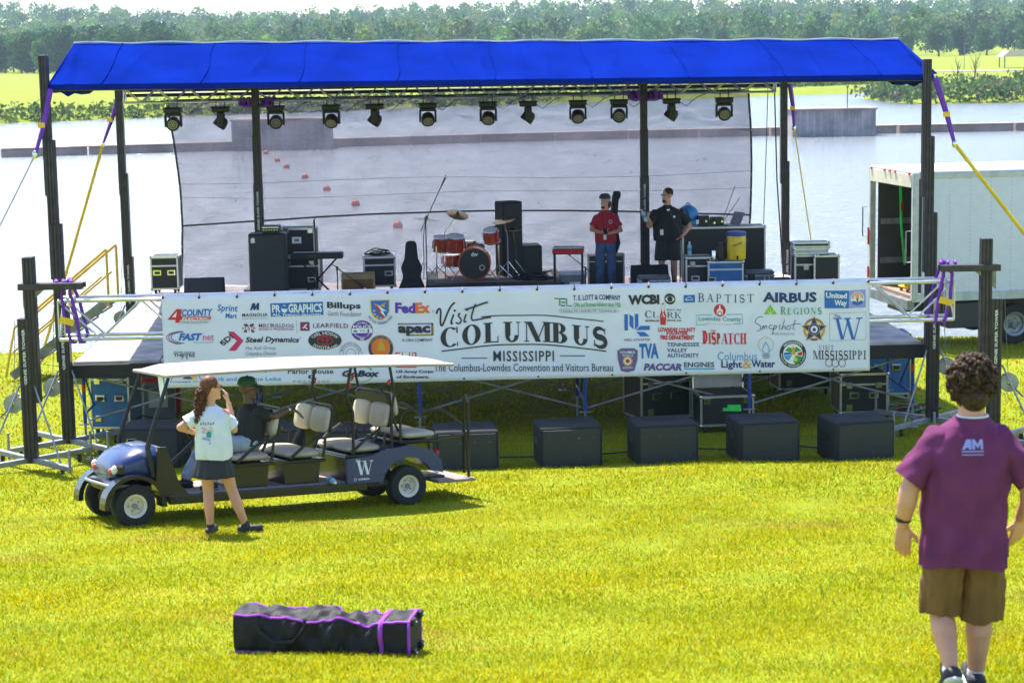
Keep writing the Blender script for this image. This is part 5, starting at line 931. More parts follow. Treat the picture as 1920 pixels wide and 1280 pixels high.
# cases, drink cooler, bottle at the far side
case('black flight case with a water bottle standing on its lid', sp(1307, 34.0), 0, .46, .5, .58, latches=[(-.1, .46)], handles=[(-.05, .2)]); case('bright blue flight case under the yellow drink cooler', sp(1358, 33.6), .0, .64, .5, .52, 'case_blue', handles=[(-.25, .2)])
pz = DECK + .64; bx = sp(1380, 33.6)[0]; t_ = thing('drink_cooler', 'yellow round drink cooler with blue lid on the blue case', 'drink cooler', (bx, sp(0, 33.5)[1], pz), 0)
q = MB('cooler_yellow'); q.lathe([(0, 0), (.15, 0), (.165, .02), (.17, .2), (.17, .42), (.16, .44), (0, .44)], n=26); q.build('barrel', t_); q = MB('cooler_blue'); q.lathe([(.175, .43), (.18, .46), (.17, .5), (.06, .52), (0, .52)], n=26); q.build('lid', t_)
q = MB('black_plastic'); q.box((0, -.175, .06), (.04, .05, .04), 0, .01); q.cyl((0, -.19, .05), (0, -.19, .015), .014, n=8); q.build('tap', t_); q = MB('p_black'); stroke(q, [(-.08 + .16 * i / 30, .255 + .06 * i / 30 + .018 * math.sin(i * 1.3)) for i in range(31)], .007, lambda a, b: (a, -.1745 + 3.1 * a * a, b)); q.build('lettering', t_)
for s in (-1, 1): q = MB('cooler_blue'); q.box((s * .18, 0, .34), (.03, .08, .06), 0, .01); q.build('side_handle', t_)
def water_bottle(label, loc, rot=None, s=1.0):
    t_ = thing('water_bottle', label, 'bottle', loc); q = MB('bottle'); q.lathe([(0, 0), (.03, 0), (.033, .02), (.03, .07), (.033, .12), (.033, .15), (.014, .19), (.013, .2)], n=14); q.build('bottle_body', t_); q = MB('p_cyan'); q.lathe([(.034, .075), (.034, .125)], n=14); q.build('label_band', t_); q = MB('p_white'); q.lathe([(.015, .198), (.015, .22), (0, .22)], n=12); q.build('screw_cap', t_)
    if rot: t_.rotation_euler = rot
    t_.scale = (s, s, s); return t_
water_bottle('clear water bottle standing on the black flight case', (sp(1293, 33.9)[0], sp(0, 33.9)[1], DECK + .70), s=1.15)
t_ = thing('travel_mug', 'steel travel mug standing on the blue case', 'mug', (sp(1338, 33.6)[0], sp(0, 33.5)[1], DECK + .635), 0); q = MB('chrome'); q.lathe([(0, 0), (.035, 0), (.045, .17), (.04, .18), (0, .18)], n=16); q.build('mug_body', t_); q = MB('chrome'); q.tube([(.04, 0, .04), (.085, 0, .06), (.085, 0, .12), (.043, 0, .14)], .007, 6); q.build('mug_handle', t_)
t_ = thing('black_jug', 'black insulated jug with loop handle on the blue case', 'jug', (sp(1352, 33.6)[0], sp(0, 33.55)[1], DECK + .635), 0); q = MB('black_plastic'); q.lathe([(0, 0), (.075, 0), (.08, .03), (.08, .22), (.05, .28), (.05, .31), (0, .31)], n=18); q.build('jug_body', t_); q = MB('black_plastic'); q.tube([(.05, 0, .3), (.11, 0, .27), (.12, 0, .15), (.08, 0, .1)], .011, 6); q.build('loop_handle', t_)
# monitor-desk table with fan, boxes, laptop
tx = sp(1345, 36.2)[0]; t_ = case('long black road case used as a desk behind the blue case', (tx + .1, sp(0, 36.3)[1], DECK), 0, 1.55, .6, 1.0, name='desk_case', lidline=False)
dz = DECK + 1.115
t_ = thing('blower_fan', 'blue carpet-dryer fan on the desk case', 'fan', (sp(1290, 36.2)[0], sp(0, 36.2)[1], dz), .3); q = MB('fan_blue'); q.lathe([(0, -.12), (.16, -.12), (.19, -.05), (.19, .05), (.16, .12), (0, .12)], (0, 0, .2), (1, .4, 0), 22); q.box((.08, -.16, .07), (.24, .14, .12), 0, .02); q.build('housing', t_, 50); q = MB('fan_blue'); q.tube([(-.05, 0, .36), (0, 0, .44), (.07, 0, .36)], .016, 6); q.build('carry_handle', t_); q = MB('paper'); q.box((.12, -.235, .09), (.1, .004, .08)); q.build('sticker', t_)
for k, (px, w, h) in enumerate(((1318, .22, .2), (1332, .2, .12), (1345, .2, .16))):
    t_ = thing('equipment_box', ['black equipment box beside the blue fan', 'low black equipment box between two taller ones on the desk case', 'black equipment box beside the laptop'][k], 'box', (sp(px, 36.1)[0], sp(0, 36.05)[1] + .06 * k, dz), .2 * k); q = MB('black_plastic'); q.box((0, 0, h / 2), (w, .2, h), 0, .01); q.build('housing', t_); q = MB('chrome'); q.cyl((.05, -.1, h * .5), (.05, -.115, h * .5), .02, n=10); q.build('dial', t_)
t_ = thing('laptop', 'open laptop with raised screen on the desk case', 'laptop', (sp(1368, 36.1)[0], sp(0, 36.1)[1], dz), R(-65)); q = MB('dark_galv'); q.box((0, 0, .012), (.36, .25, .02), 0, .005); q.build('keyboard_half', t_); q = MB('dark_galv'); q.box((0, .17, .13), (.36, .014, .25), 0, .004, R(-25)); q.build('screen_half', t_)
t_ = thing('antenna_paddle', 'pair of thin wireless antennas rising from the desk case', 'antenna', (sp(1352, 36.5)[0], sp(0, 36.45)[1], dz), 0)
for a, b_ in ((.35, .5), (.26, .72)): q = MB('cable'); q.tube([(0, 0, 0), (a, 0, b_)], .006, 5); q.build('rod', t_)
# stacked cases at the far end
case('tall black flight case with a lengthwise latch at the stage end', sp(1508, 33.4), 0, .42, .5, .62, latches=[(.0, .4)]); case('square black flight case at the stage end by the truck', sp(1546, 33.2), 0, .46, .5, .62, lidline=False)
case('flat aluminium-edged case lid lying on the stage-end cases', (sp(1517, 33.4)[0], sp(0, 33.4)[1], DECK + .735), .03, .62, .4, .11, casters=False, lidline=False, m='grey_light'); case('small silver-edged case topmost on the stage-end cases', (sp(1519, 33.4)[0], sp(0, 33.4)[1], DECK + .85), -.04, .66, .34, .1, casters=False, lidline=False)
loudspeaker('small black wedge loudspeaker between the ice chest and stage-end cases', sp(1463, 34.6), .4, .35, .22)
# ================================================================== in front of and under the stage
def subwoofer(label, loc, rz=0.0):
    t_ = thing('subwoofer', label, 'subwoofer', loc, rz, 'subwoofers on the grass before the stage'); w, d, h = .84, .72, .56
    q = MB('black_carpet'); q.box((0, 0, h / 2 + .01), (w, d, h), 0, .018); q.build('cabinet', t_); q = MB('speaker_grille'); q.box((0, -d / 2 - .006, h / 2 + .01), (w - .07, .022, h - .07), 0, .006); q.build('grille', t_)
    for k in range(4):
        for j in range(2): q = MB('chrome'); q.sph((-.3 + .2 * k, -d / 2 - .02, .14 + .28 * j), .007, 6, 4); q.build('screw', t_)
    for s in (-1, 1): q = MB('black_plastic'); q.box((s * (w / 2 + .002), 0, h * .6), (.012, .22, .09), 0, .004); q.build('side_handle', t_)
    q = MB('black_plastic'); q.box((0, 0, h + .012), (w * .55, .02, .008)); q.box((0, .16, h + .012), (w * .55, .02, .008)); q.build('top_runner', t_)
    return t_
def gp(px, py, z=.12):
    r_ = survey(px, py, 20) - Vector((0, 0, ZC))
    for _ in range(6): k = (z - ZC) / r_.z; p = Vector((0, 0, ZC)) + r_ * k; z = zg(p.x, p.y)
    return p
SL = ['black subwoofer on the grass behind the rear of the golf cart', 'black subwoofer on the grass below the arched town name', 'black subwoofer on the grass before the closed black flight case', 'black subwoofer on the grass before the open flight case', 'black subwoofer on the grass in line with the walking man', 'black subwoofer on the grass behind the golf cart bonnet', 'black subwoofer on the grass behind the seated driver', 'black subwoofer on the grass behind the middle cart seats']
for k, (px, py, rz) in enumerate([(872, 882, .1), (1066, 874, .12), (1246, 869, .14), (1436, 864, .16), (1612, 862, .22), (285, 878, -.05), (505, 880, 0), (660, 880, .05)]):
    p = gp(px, py); subwoofer(SL[k], (p.x, p.y + .36, zg(p.x, p.y + .36) - .005), rz)
pts = [gp(px, py) for px, py in ((930, 868), (1000, 866), (1120, 862), (1180, 858), (1310, 850), (1365, 851), (1500, 846), (1545, 850))]; q = MB('cable'); o0 = Vector(pts[0]); q.tube([(p.x, p.y + .3, zg(p.x, p.y + .3) + .03) for p in pts], .012, 5); tag(q.build('speaker_cable'), 'black cable linking the subwoofers along the grass', 'cable')
def under(px, Y): p = survey(px, 780, Y); return (p.x, Y, zg(p.x, Y))
for k, (px, Y, w, h, m_) in enumerate(((220, 30.0, .62, 1.05, 'case_blue'), (1232, 30.2, .85, .78, 'case_black'), (1610, 30.2, .75, .62, 'case_black'), (1655, 32.2, .8, 1.0, 'case_blue'), (1500, 33.0, .9, .8, 'case_black'), (1395, 34.5, 1.0, .8, 'case_black'))):
    case(['tall blue flight case standing under the stage by the scaffold posts', 'closed black flight case under the stage beside the open case', 'black flight case under the stage end near the red cables', 'blue flight case under the far stage end', 'black flight case deep under the stage behind the brace', 'wide black flight case deepest under the stage'][k], under(px, Y), (-.1, .35, .05, 0, .1, 0)[k], w, .7, h, m_, handles=[(-.15, h * .45), (.15, h * .45)], latches=[(-w * .3, h * .7), (w * .3, h * .7), (-w * .3, h * .15)])
p = under(1355, 29.3); oc = case('open black flight case with grey-lined lid raised under the stage', (p[0], p[1], p[2]), .12, .82, .62, .46, lidline=False, latches=[(-.3, .38), (.3, .38)])
q = MB('dark_interior'); q.box((0, 0, .574), (.74, .54, .006)); q.build('lining', oc); q = MB('grey_light'); q.box((0, .36, .84), (.74, .03, .5), 0, .006, R(-8)); q.build('lid', oc); q = MB('aluminium')
for s in (-1, 1): q.box((s * .385, .36, .84), (.03, .05, .54), 0, .004, R(-8))
q.box((0, .40, 1.1), (.8, .05, .03), 0, .004, R(-8)); q.build('lid_trim', oc); q = MB('tape_green'); q.box((.1, -.316, .40), (.2, .004, .06), 0, 0, 0, .05); q.box((.07, -.318, .36), (.28, .004, .05), 0, 0, 0, .05); q.build('gaffer_tape', oc)
p = under(1692, 30.6); cables('cable_heap', 'heap of black and orange cables on the grass under the stage end', (p[0], p[1], p[2]), .5, .4, 11, m=('cable', 'cable', 'cable_orange', 'cable', 'cable_green'), h=.14)
p = under(262, 29.6); cables('power_cable_heap', 'loops of black power cable hanging by the blue case', (p[0], p[1], p[2]), .3, .25, 5, h=.3); p = under(300, 31.2); t_ = thing('generator_box', 'grey power distribution box under the stage behind the cart', 'distribution box', p, .1); q = MB('tote_grey'); q.box((0, 0, .3), (.5, .4, .55), 0, .02); q.build('housing', t_); q = MB('grey_light'); q.box((0, -.205, .35), (.3, .012, .25), 0, .004); q.build('panel', t_)
p = under(300, 31.8); t_ = thing('red_tool_chest', 'red tool chest on the grass under the stage', 'tool chest', p, .1); q = MB('keyboard_red'); q.box((0, 0, .5), (.7, .45, .95), 0, .02); q.build('cabinet', t_)
for k in range(4): q = MB('chrome'); q.box((0, -.232, .25 + .2 * k), (.4, .012, .02)); q.build('drawer_handle', t_)
# ================================================================== long bag on the lawn
bgp = gp(612, 1232); BG = thing('canopy_bag', 'long black wheeled bag with purple piping lying on the lawn', 'bag', (bgp.x, bgp.y + .12, zg(bgp.x, bgp.y + .12) - .01), R(-12))
Lb, Hb, Wb = 1.16, .275, .29
def bagpt(u, a):
    x = -Lb / 2 + Lb * u; c, s_ = math.cos(a), math.sin(a); k = 4.5; rr = (abs(c) ** k + abs(s_) ** k) ** (-1 / k); h = Hb * (1 - .06 * math.sin(u * 3.14))
    sag = (.015 * math.sin(u * 26 + a * 2) + .013 * math.sin(u * 47 - a * 3 + 2 * math.sin(u * 9)) + .006 * math.sin(u * 90 + a * 5)) * math.sin(u * math.pi) ** .5
    return (x, Wb / 2 * c * rr + sag * c, h / 2 + h / 2 * s_ * rr + sag * s_ * (1 if s_ > -.5 else 0) + (.018 * math.sin(u * 15 + 2 * c) * math.sin(u * 3.14) * max(0, s_) - .03 * math.exp(-((u - .76) / .07) ** 2) * max(0, s_)))
q = MB('bag_cloth'); q.sheet(lambda u, v: bagpt(u, v * 2 * math.pi), 110, 48)
for e in (0, 1): q.add([bagpt(e, i / 32 * 2 * math.pi) for i in range(32)], [tuple(range(32))])
q.build('bag_body', BG, 50)
corner = [R(45 + 90 * i) for i in range(4)]
for i, a in enumerate(corner[:2] + corner[2:3]):
    q = MB('purple_trim'); q.tube([tuple(Vector(bagpt(u, a)) * 1.0 + Vector((0, .004 * math.cos(a), .004 * math.sin(a)))) for u in np.linspace(.0, 1, 40)], .0085, 6); q.build('piping', BG)
for u in (.995, .84):
    q = MB('purple_trim'); q.tube([tuple(Vector(bagpt(u, a)) + Vector((0, .003 * math.cos(a), .003 * math.sin(a)))) for a in np.linspace(0, 2 * math.pi, 40)], .009 if u > .9 else .016, 6); q.build('piping', BG)
for y in (-.09, .09):
    for z in (.05, .25): q = MB('black_plastic'); q.box((Lb / 2 + .012, y, z), (.03, .06, .05), 0, .008); wh = q.build('wheel_bracket', BG); q = MB('chrome'); q.sph((Lb / 2 + .03, y, z), .008, 6, 4); q.build('rivet', wh)
q = MB('bag_cloth'); q.tube([(-.42, -.15, .26), (-.40, -.165, .17), (-.3, -.17, .10), (-.18, -.17, .11), (-.1, -.165, .2), (-.1, -.15, .25)], .012, 6); q.build('carry_handle', BG)
# ================================================================== box truck
TA = survey(1708, 600, 38.0); tdir = R(9)
truck = thing('box_truck', 'white box truck with its rear door open beside the stage', 'truck', (TA.x, 38.0, zg(TA.x, 38.0)), tdir)
TL, TW, TZ0, TZ1 = 6.6, 2.4, .98, 3.42      # local: x forward along the box from the rear, y away from the lawn
for y, nm in ((0, 'side_wall'), (TW, 'side_wall')):
    q = MB('truck_white'); q.box((TL / 2 + .1, y, (TZ0 + TZ1) / 2), (TL - .2, .05, TZ1 - TZ0 - .1), 0, .006); sw = q.build(nm, truck)
    if y == 0:
        q = MB('dark_galv')
        for k in range(14):
            for j in range(30): q.box((.75 + .42 * k, -.0275, TZ0 + .12 + .078 * j), (.012, .006, .012))
        q.build('rivet_rows', sw)['kind'] = 'stuff'
q = MB('truck_white'); q.box((TL / 2, TW / 2, TZ1 + .0), (TL, TW + .06, .06), 0, .02); q.build('roof', truck)
q = MB('grey_light'); q.box((TL / 2, -.03, TZ1 - .07), (TL, .03, .1), 0, .005); q.build('top_rail', truck); q = MB('grey_light'); q.box((TL / 2, -.03, TZ0 + .02), (TL, .04, .17), 0, .005); q.build('bottom_rail', truck)
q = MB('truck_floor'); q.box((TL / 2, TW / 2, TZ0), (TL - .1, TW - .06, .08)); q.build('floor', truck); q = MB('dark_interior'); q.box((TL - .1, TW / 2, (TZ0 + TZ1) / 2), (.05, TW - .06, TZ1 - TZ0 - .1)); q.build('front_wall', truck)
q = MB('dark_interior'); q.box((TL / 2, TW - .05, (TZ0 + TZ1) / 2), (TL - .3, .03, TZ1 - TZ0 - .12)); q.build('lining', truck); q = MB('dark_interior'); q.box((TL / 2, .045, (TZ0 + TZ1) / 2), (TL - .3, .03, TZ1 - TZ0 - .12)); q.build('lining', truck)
for k in range(2):
    for z in (1.5, 2.3): q = MB('galvanised'); q.box((.2 + TL * .4, (.075, TW - .08)[k], z), (TL * .8, .03, .12), 0, .004); q.build('cargo_rail', truck)
q = MB('grey_light'); q.box((.05, -.02, (TZ0 + TZ1) / 2), (.12, .1, TZ1 - TZ0), 0, .01); q.build('rear_post', truck); q = MB('grey_light'); q.box((.05, TW + .02, (TZ0 + TZ1) / 2), (.12, .1, TZ1 - TZ0), 0, .01); q.build('rear_post', truck)
q = MB('cream'); q.box((.04, TW / 2, TZ1 - .16), (.12, TW, .26), 0, .01); hd = q.build('rear_header', truck)
for y in (.12, .9, 1.2, 1.5, 2.28): q = MB('red_orange'); q.box((-.03, y, TZ1 - .02), (.03, .1, .05), 0, .01); q.build('marker_lamp', hd)
q = MB('dark_galv'); q.box((-.02, TW / 2, TZ0 - .12), (.14, TW + .1, .2), 0, .01); q.build('rear_sill', truck)
for k, z in enumerate((1.2, 2.0)): q = MB('p_red'); q.box((-.03, TW + .03, z), (.02, .06, .35)); q.build('reflector_strip', truck)
q = MB('galvanised'); q.tube([(-.04, TW + .06, 2.0), (-.14, TW + .06, 2.0), (-.14, TW + .06, 2.6), (-.04, TW + .06, 2.6)], .015, 6); q.build('grab_handle', truck); q = MB('galvanised'); q.tube([(-.04, -.05, 1.7), (-.14, -.05, 1.7), (-.14, -.05, 2.3), (-.04, -.05, 2.3)], .015, 6); q.build('grab_handle', truck)
q = MB('tape_green'); q.tube([(.6, TW - .12, 3.0), (.62, TW - .14, 2.2), (.7, TW - .15, 1.4)], .03, 6); q.build('cargo_strap', truck); q = MB('p_red'); q.box((.62, TW - .17, 2.6), (.05, .03, .18)); q.build('strap_buckle', truck); q = MB('galvanised'); q.tube([(.5, .9, 2.9), (.52, .9, 2.4), (.4, .9, 2.1)], .01, 5); q.build('pull_cord', truck)
q = MB('yellow_strap'); q.tube([(.4 + .25 * math.sin(i), TW * .5 + .55 * math.cos(i * .9), TZ0 + .1 + .025 * i / 3) for i in range(20)], .03, 6); q.build('coiled_strap', truck)
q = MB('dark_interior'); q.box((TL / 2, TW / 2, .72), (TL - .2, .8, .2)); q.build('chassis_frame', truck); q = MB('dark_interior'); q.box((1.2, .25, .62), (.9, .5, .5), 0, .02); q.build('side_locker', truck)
def wheel(parent, c, r, w, rimr, side, rim_m, tread=.0):
    """Tyre with rounded shoulders, dished rim and hub; the axle runs along local Y, side=-1/+1 faces out."""
    q = MB('tyre'); q.lathe([(rimr, -w * .42), (r * .8, -w * .5), (r * .95, -w * .46), (r, -w * .3), (r, w * .3), (r * .95, w * .46), (r * .8, w * .5), (rimr, w * .42)], c, (0, 1, 0), 36); wt_ = q.build('wheel', parent)
    q = MB(rim_m); s = side; q.lathe([(0, s * w * .18), (rimr * .3, s * w * .2), (rimr * .45, s * w * .1), (rimr * .75, s * w * .12), (rimr * .8, s * w * .35), (rimr * 1.02, s * w * .44), (rimr * 1.02, s * w * .40), (rimr, -s * w * .4)], c, (0, 1, 0), 30); rm = q.build('rim', wt_)
    q = MB('dark_galv'); q.cyl((c[0], c[1] + s * w * .15, c[2]), (c[0], c[1] + s * w * .34, c[2]), rimr * .24, n=14)
    q.build('hub', wt_)
    for k in range(5): q = MB('dark_galv'); a = 6.283 * k / 5; q.sph((c[0] + rimr * .5 * math.cos(a), c[1] + s * w * .14, c[2] + rimr * .5 * math.sin(a)), rimr * .07, 6, 4); q.build('wheel_nut', wt_)
wx = survey(1912, 610, 38.2).x - TA.x
for x in (wx, wx + 4.1):
    for y, s in ((.18, -1), (TW - .18, 1)): wheel(truck, (x, y, .40), .40, .26, .235, s, 'galvanised')
q = MB('black_plastic'); q.box((wx - .62, .2, .62), (.02, .5, .55)); q.build('mud_flap', truck)
q = MB('truck_white'); q.prism([(TL + .1, .6), (TL + 1.9, .6), (TL + 1.9, 1.5), (TL + 1.3, 1.65), (TL + .9, 2.5), (TL + .1, 2.6)], .1, TW - .1, 'Y'); q.build('cab', truck)
# ================================================================== golf cart (local x forward, y towards the lawn, z up)
fx = Vector((-2.84, -1.55, .17)).normalized(); up0 = Vector((0, .085, 1)); ly = up0.cross(fx).normalized(); lz = fx.cross(ly).normalized()
CO = Vector((-4.09, 20.66, .80)) - ly * .47
cart = thing('golf_cart', 'long dark blue eight-seat golf cart with cream roof parked on the lawn', 'golf cart')
cart.matrix_world = Matrix.Translation(CO) @ Matrix((fx, ly, lz)).transposed().to_4x4()
WB = 3.235
for x, sd in ((0, 1), (0, -1), (-WB, 1), (-WB, -1)): wheel(cart, (x, sd * .47, .228), .232, .2, .125, sd, 'cream')
for x in (0, -WB): q = MB('black_plastic'); q.cyl((x, -.42, .228), (x, .42, .228), .035, n=8); q.build('axle', cart)
q = MB('black_plastic'); q.box((-1.75, 0, .27), (2.75, .98, .07), 0, .01); q.build('chassis', cart); q = MB('floor_mat'); q.box((-1.62, 0, .312), (2.35, 1.0, .02), 0, .004); q.build('floor_mat', cart)
for s in (-1, 1):
    q = MB('cart_black'); q.box((-1.55, s * .53, .265), (2.35, .05, .1), 0, .012)
    for k in range(46): q.box((-2.68 + .05 * k, s * .557, .265), (.034, .004, .012), 0, 0, 0, R(45 if k % 2 else -45))
    q.build('rocker_panel', cart)
# front body
def loft(mb, secs, n=18):
    """Skin through rounded cross-sections (x, half-width, z0, z1)."""
    vs = []; fs = []
    for x, w, z0, z1 in secs:
        for i in range(n):
            a = 2 * math.pi * i / n; c, s_ = math.cos(a), math.sin(a); k = 3.2; r = (abs(c) ** k + abs(s_) ** k) ** (-1 / k); vs.append((x, w * c * r, (z0 + z1) / 2 + (z1 - z0) / 2 * s_ * r))
    m_ = len(secs)
    for j in range(m_ - 1):
        for i in range(n): fs.append((j * n + i, j * n + (i + 1) % n, (j + 1) * n + (i + 1) % n, (j + 1) * n + i))
    fs += [tuple(range(n))[::-1], tuple(range((m_ - 1) * n, m_ * n))]; mb.add(vs, fs)
q = MB('cart_blue'); loft(q, [(-.34, .44, .42, .82), (-.28, .47, .42, .855), (-.08, .46, .45, .835), (.06, .43, .46, .77), (.15, .38, .47, .69), (.19, .31, .5, .62)], 28); q.build('bonnet', cart, 40)
q = MB('cart_black'); loft(q, [(-.2, .50, .36, .46), (.05, .50, .36, .50), (.19, .46, .36, .50), (.25, .38, .38, .48)], 24); q.build('bumper', cart, 40)
q = MB('galvanised'); q.tube([(.05, .5, .44), (.24, .43, .44), (.31, .2, .46), (.31, -.2, .46), (.24, -.43, .44), (.05, -.5, .44)], .018, 7); q.build('bumper_bar', cart)
q = MB('cart_black')
for z in (.54, .58, .62): q.box((.186 - (z - .54) * .3, 0, z), (.02, .34, .018), 0, .004)
q.build('grille', cart)
for s in (-1, 1):
    q = MB('cart_black'); q.box((.10, s * .355, .60), (.14, .13, .13), s * -.5, .03); hl = q.build('headlight', cart); q = MB('lamp_glass'); q.sph((.16, s * .36, .605), (.04, .05, .052), 12, 8); q.build('lens', hl); q = MB('red_orange'); q.sph((.185, s * .285, .585), (.025, .04, .035), 10, 6); q.build('indicator', hl)
    ap = [(.29 * math.cos(R(a)), .23 + .29 * math.sin(R(a))) for a in np.linspace(-5, 185, 18)]; op = [(.345 * math.cos(R(a)), .23 + .33 * math.sin(R(a))) for a in np.linspace(185, -5, 18)]
    q = MB('cart_black'); pl = ap + op
    for i in range(17): q.prism([ap[i], ap[i + 1], op[16 - i], op[17 - i]], s * .38, s * .575, 'Y')
    q.build('front_wing', cart, 40)
    q = MB('cart_black'); q.prism([(-.3, .30), (-.62, .30), (-.50, .44), (-.36, .84), (-.26, .84), (-.24, .5)], s * .49, s * .535, 'Y'); q.build('cowl_side', cart)
q = MB('cart_black'); q.box((-.36, 0, .62), (.06, .9, .42), 0, .02, 0, .15); q.build('dashboard', cart)
for s in (-1, 1):
    q = MB('black_steel'); q.tube([(-.22, s * .5, .52), (-.16, s * .5, .84), (-.24, s * .5, 1.1), (-.42, s * .48, 1.60)], .02, 8, [.03, .03, .028, .018]); q.build('windscreen_strut', cart)
q = MB('black_plastic'); q.tube([(-.42, .24, .55), (-.78, .24, .86)], .022, 8); sc = q.build('steering_column', cart); q = MB('black_plastic'); d = Vector((-.76, 0, .65)).normalized(); q2 = d.to_track_quat('Z', 'Y'); cc = Vector((-.80, .24, .88)); q.tube([tuple(cc + q2 @ Vector((.17 * math.cos(a), .17 * math.sin(a), 0))) for a in np.linspace(0, 6.283, 22)], .017, 6); q.box(tuple(cc), (.3, .05, .03), 0, .01, 0, R(50)); q.build('steering_wheel', sc)
q = MB('black_plastic'); q.box((-.55, .2, .39), (.05, .1, .13), 0, .01, 0, .5); q.build('pedal', cart); q = MB('black_plastic'); q.box((-.55, .36, .38), (.05, .08, .12), 0, .01, 0, .5); q.build('pedal', cart)
q = MB('paper'); q.box((-.43, .2, 1.46), (.006, .16, .24), 0, 0, 0, .12); q.build('notice_card', cart)
# seats
def cushion(nm, c, d, tilt=0.0, parent=None):
    q = MB('seat_vinyl'); w3 = d[1] / 2
    for k, m_ in ((-1, 'seat_vinyl'), (1, 'seat_vinyl')):
        q.use(m_ if k < 0 else 'seat_vinyl_worn'); q.box((c[0], c[1] + k * w3 * .5, c[2]), (d[0], w3 * .985, d[2]), 0, min(d) * .42, 0, tilt)
    o = q.build(nm, parent or cart, 60); sb = o.modifiers.new('soft', 'SUBSURF'); sb.levels = 1; sb.render_levels = 2; return o
def seat_row(x, zc, face=1, base=True, blue=False, armrest=True):
    cushion('seat_cushion', (x, 0, zc), (.46, .98, .12)); q = MB('cart_black'); q.box((x - face * .01, 0, zc - .075), (.5, 1.0, .04), 0, .012); q.build('seat_pan', cart)
    bx_ = x - face * .30; cushion('backrest', (bx_, 0, zc + .36), (.11, .96, .30), face * -.18); q = MB('black_plastic'); q.box((bx_ - face * .055, 0, zc + .36), (.05, .9, .28), 0, .02, 0, face * -.18); q.build('backrest_shell', cart)
    for s in (-1, 1):
        q = MB('black_steel'); q.tube([(x - face * .14, s * .3, zc - .06), (x - face * .24, s * .3, zc + .14), (bx_ - face * .05, s * .3, zc + .4)], .016, 6); q.build('backrest_post', cart)
        if armrest: q = MB('black_plastic'); q.tube([(x + face * .18, s * .5, zc - .04), (x + face * .02, s * .52, zc + .1), (x - face * .14, s * .52, zc + .2), (x - face * .24, s * .52, zc + .16), (x - face * .22, s * .5, zc - .04)], .018, 7); q.build('armrest', cart)
    q = MB('black_steel'); q.tube([(bx_ - face * .09, -.42, zc + .46), (bx_ - face * .11, -.3, zc + .52), (bx_ - face * .11, .3, zc + .52), (bx_ - face * .09, .42, zc + .46)], .012, 6); q.build('grab_rail', cart)
    if base: q = MB('cart_black'); q.prism([(x - .2, .32), (x + .2, .32), (x + .23, zc - .09), (x - .23, zc - .09)], -.4, .4, 'Y'); q.build('seat_base', cart)
seat_row(-1.36, .66); seat_row(-1.98, .66); seat_row(-2.72, .68, base=False)
q = MB('cart_black'); q.box((-2.72, 0, .46), (.5, .98, .28), 0, .01); q.build('seat_base', cart)
q = MB('cart_blue'); arch2 = [(-WB + .33 * math.cos(R(a)), .23 + .33 * math.sin(R(a))) for a in np.linspace(8, 150, 14)]
sidep = [(-2.47, .30)] + [(-2.47, .58), (-2.75, .60), (-2.95, .66), (-3.25, .70), (-3.55, .62), (-3.66, .50), (-3.68, .36)] + arch2[::-1] + [(-2.86, .30)]
for s in (-1, 1): q = MB('cart_blue'); q.prism(sidep, s * .50, s * .555, 'Y'); q.build('rear_side_panel', cart, 40); q = MB('cart_blue'); loft(q, [(-2.9, .5, .56, .66), (-3.25, .52, .56, .71), (-3.55, .5, .5, .63), (-3.67, .46, .4, .52)], 24); q.build('rear_cowl', cart, 40)
pw = lambda a, b: (-2.52 - a, .5575, b)
q = MB('p_white'); serif_glyph(q, 'W', .06, .395, .2, .16, pw, .2); letters(q, 'The', .05, .555, .11, .575, pw, .02); letters(q, 'CUSHMAN', .08, .335, .22, .357, pw, .04); ring(q, .045, .346, .016, .016, .005, .005, 0, 360, pw); q.build('door_lettering', cart)
for s in (-1, 1): q = MB('p_red'); q.box((-3.62, s * .49, .58), (.05, .08, .08), s * .5, .02); q.build('tail_lamp', cart)
seat_row(-3.42, .80, -1, base=False, armrest=False)
for s in (-1, 1): q = MB('black_steel'); q.tube([(-3.16, s * .5, .74), (-3.16, s * .5, 1.02), (-3.24, s * .5, 1.1), (-3.7, s * .5, 1.08), (-3.95, s * .5, .9), (-4.0, s * .5, .78), (-3.2, s * .5, .72)], .016, 7); q.build('rear_side_rail', cart); q = MB('black_steel'); q.tube([(-4.0, s * .5, .78), (-4.04, s * .5, .28)], .018, 7); q.build('footboard_post', cart)
q = MB('black_steel'); q.tube([(-4.08, .42, .3), (-4.08, .42, 1.14), (-4.08, .36, 1.22), (-4.08, .30, 1.14), (-4.08, .30, .3)], .018, 7); q.build('grab_hoop', cart)
q = MB('floor_mat'); q.box((-3.9, 0, .24), (.5, .96, .035), 0, .008); q.build('footboard', cart); q = MB('black_steel'); q.box((-3.6, 0, .26), (.5, .5, .05)); q.build('footboard_bracket', cart)
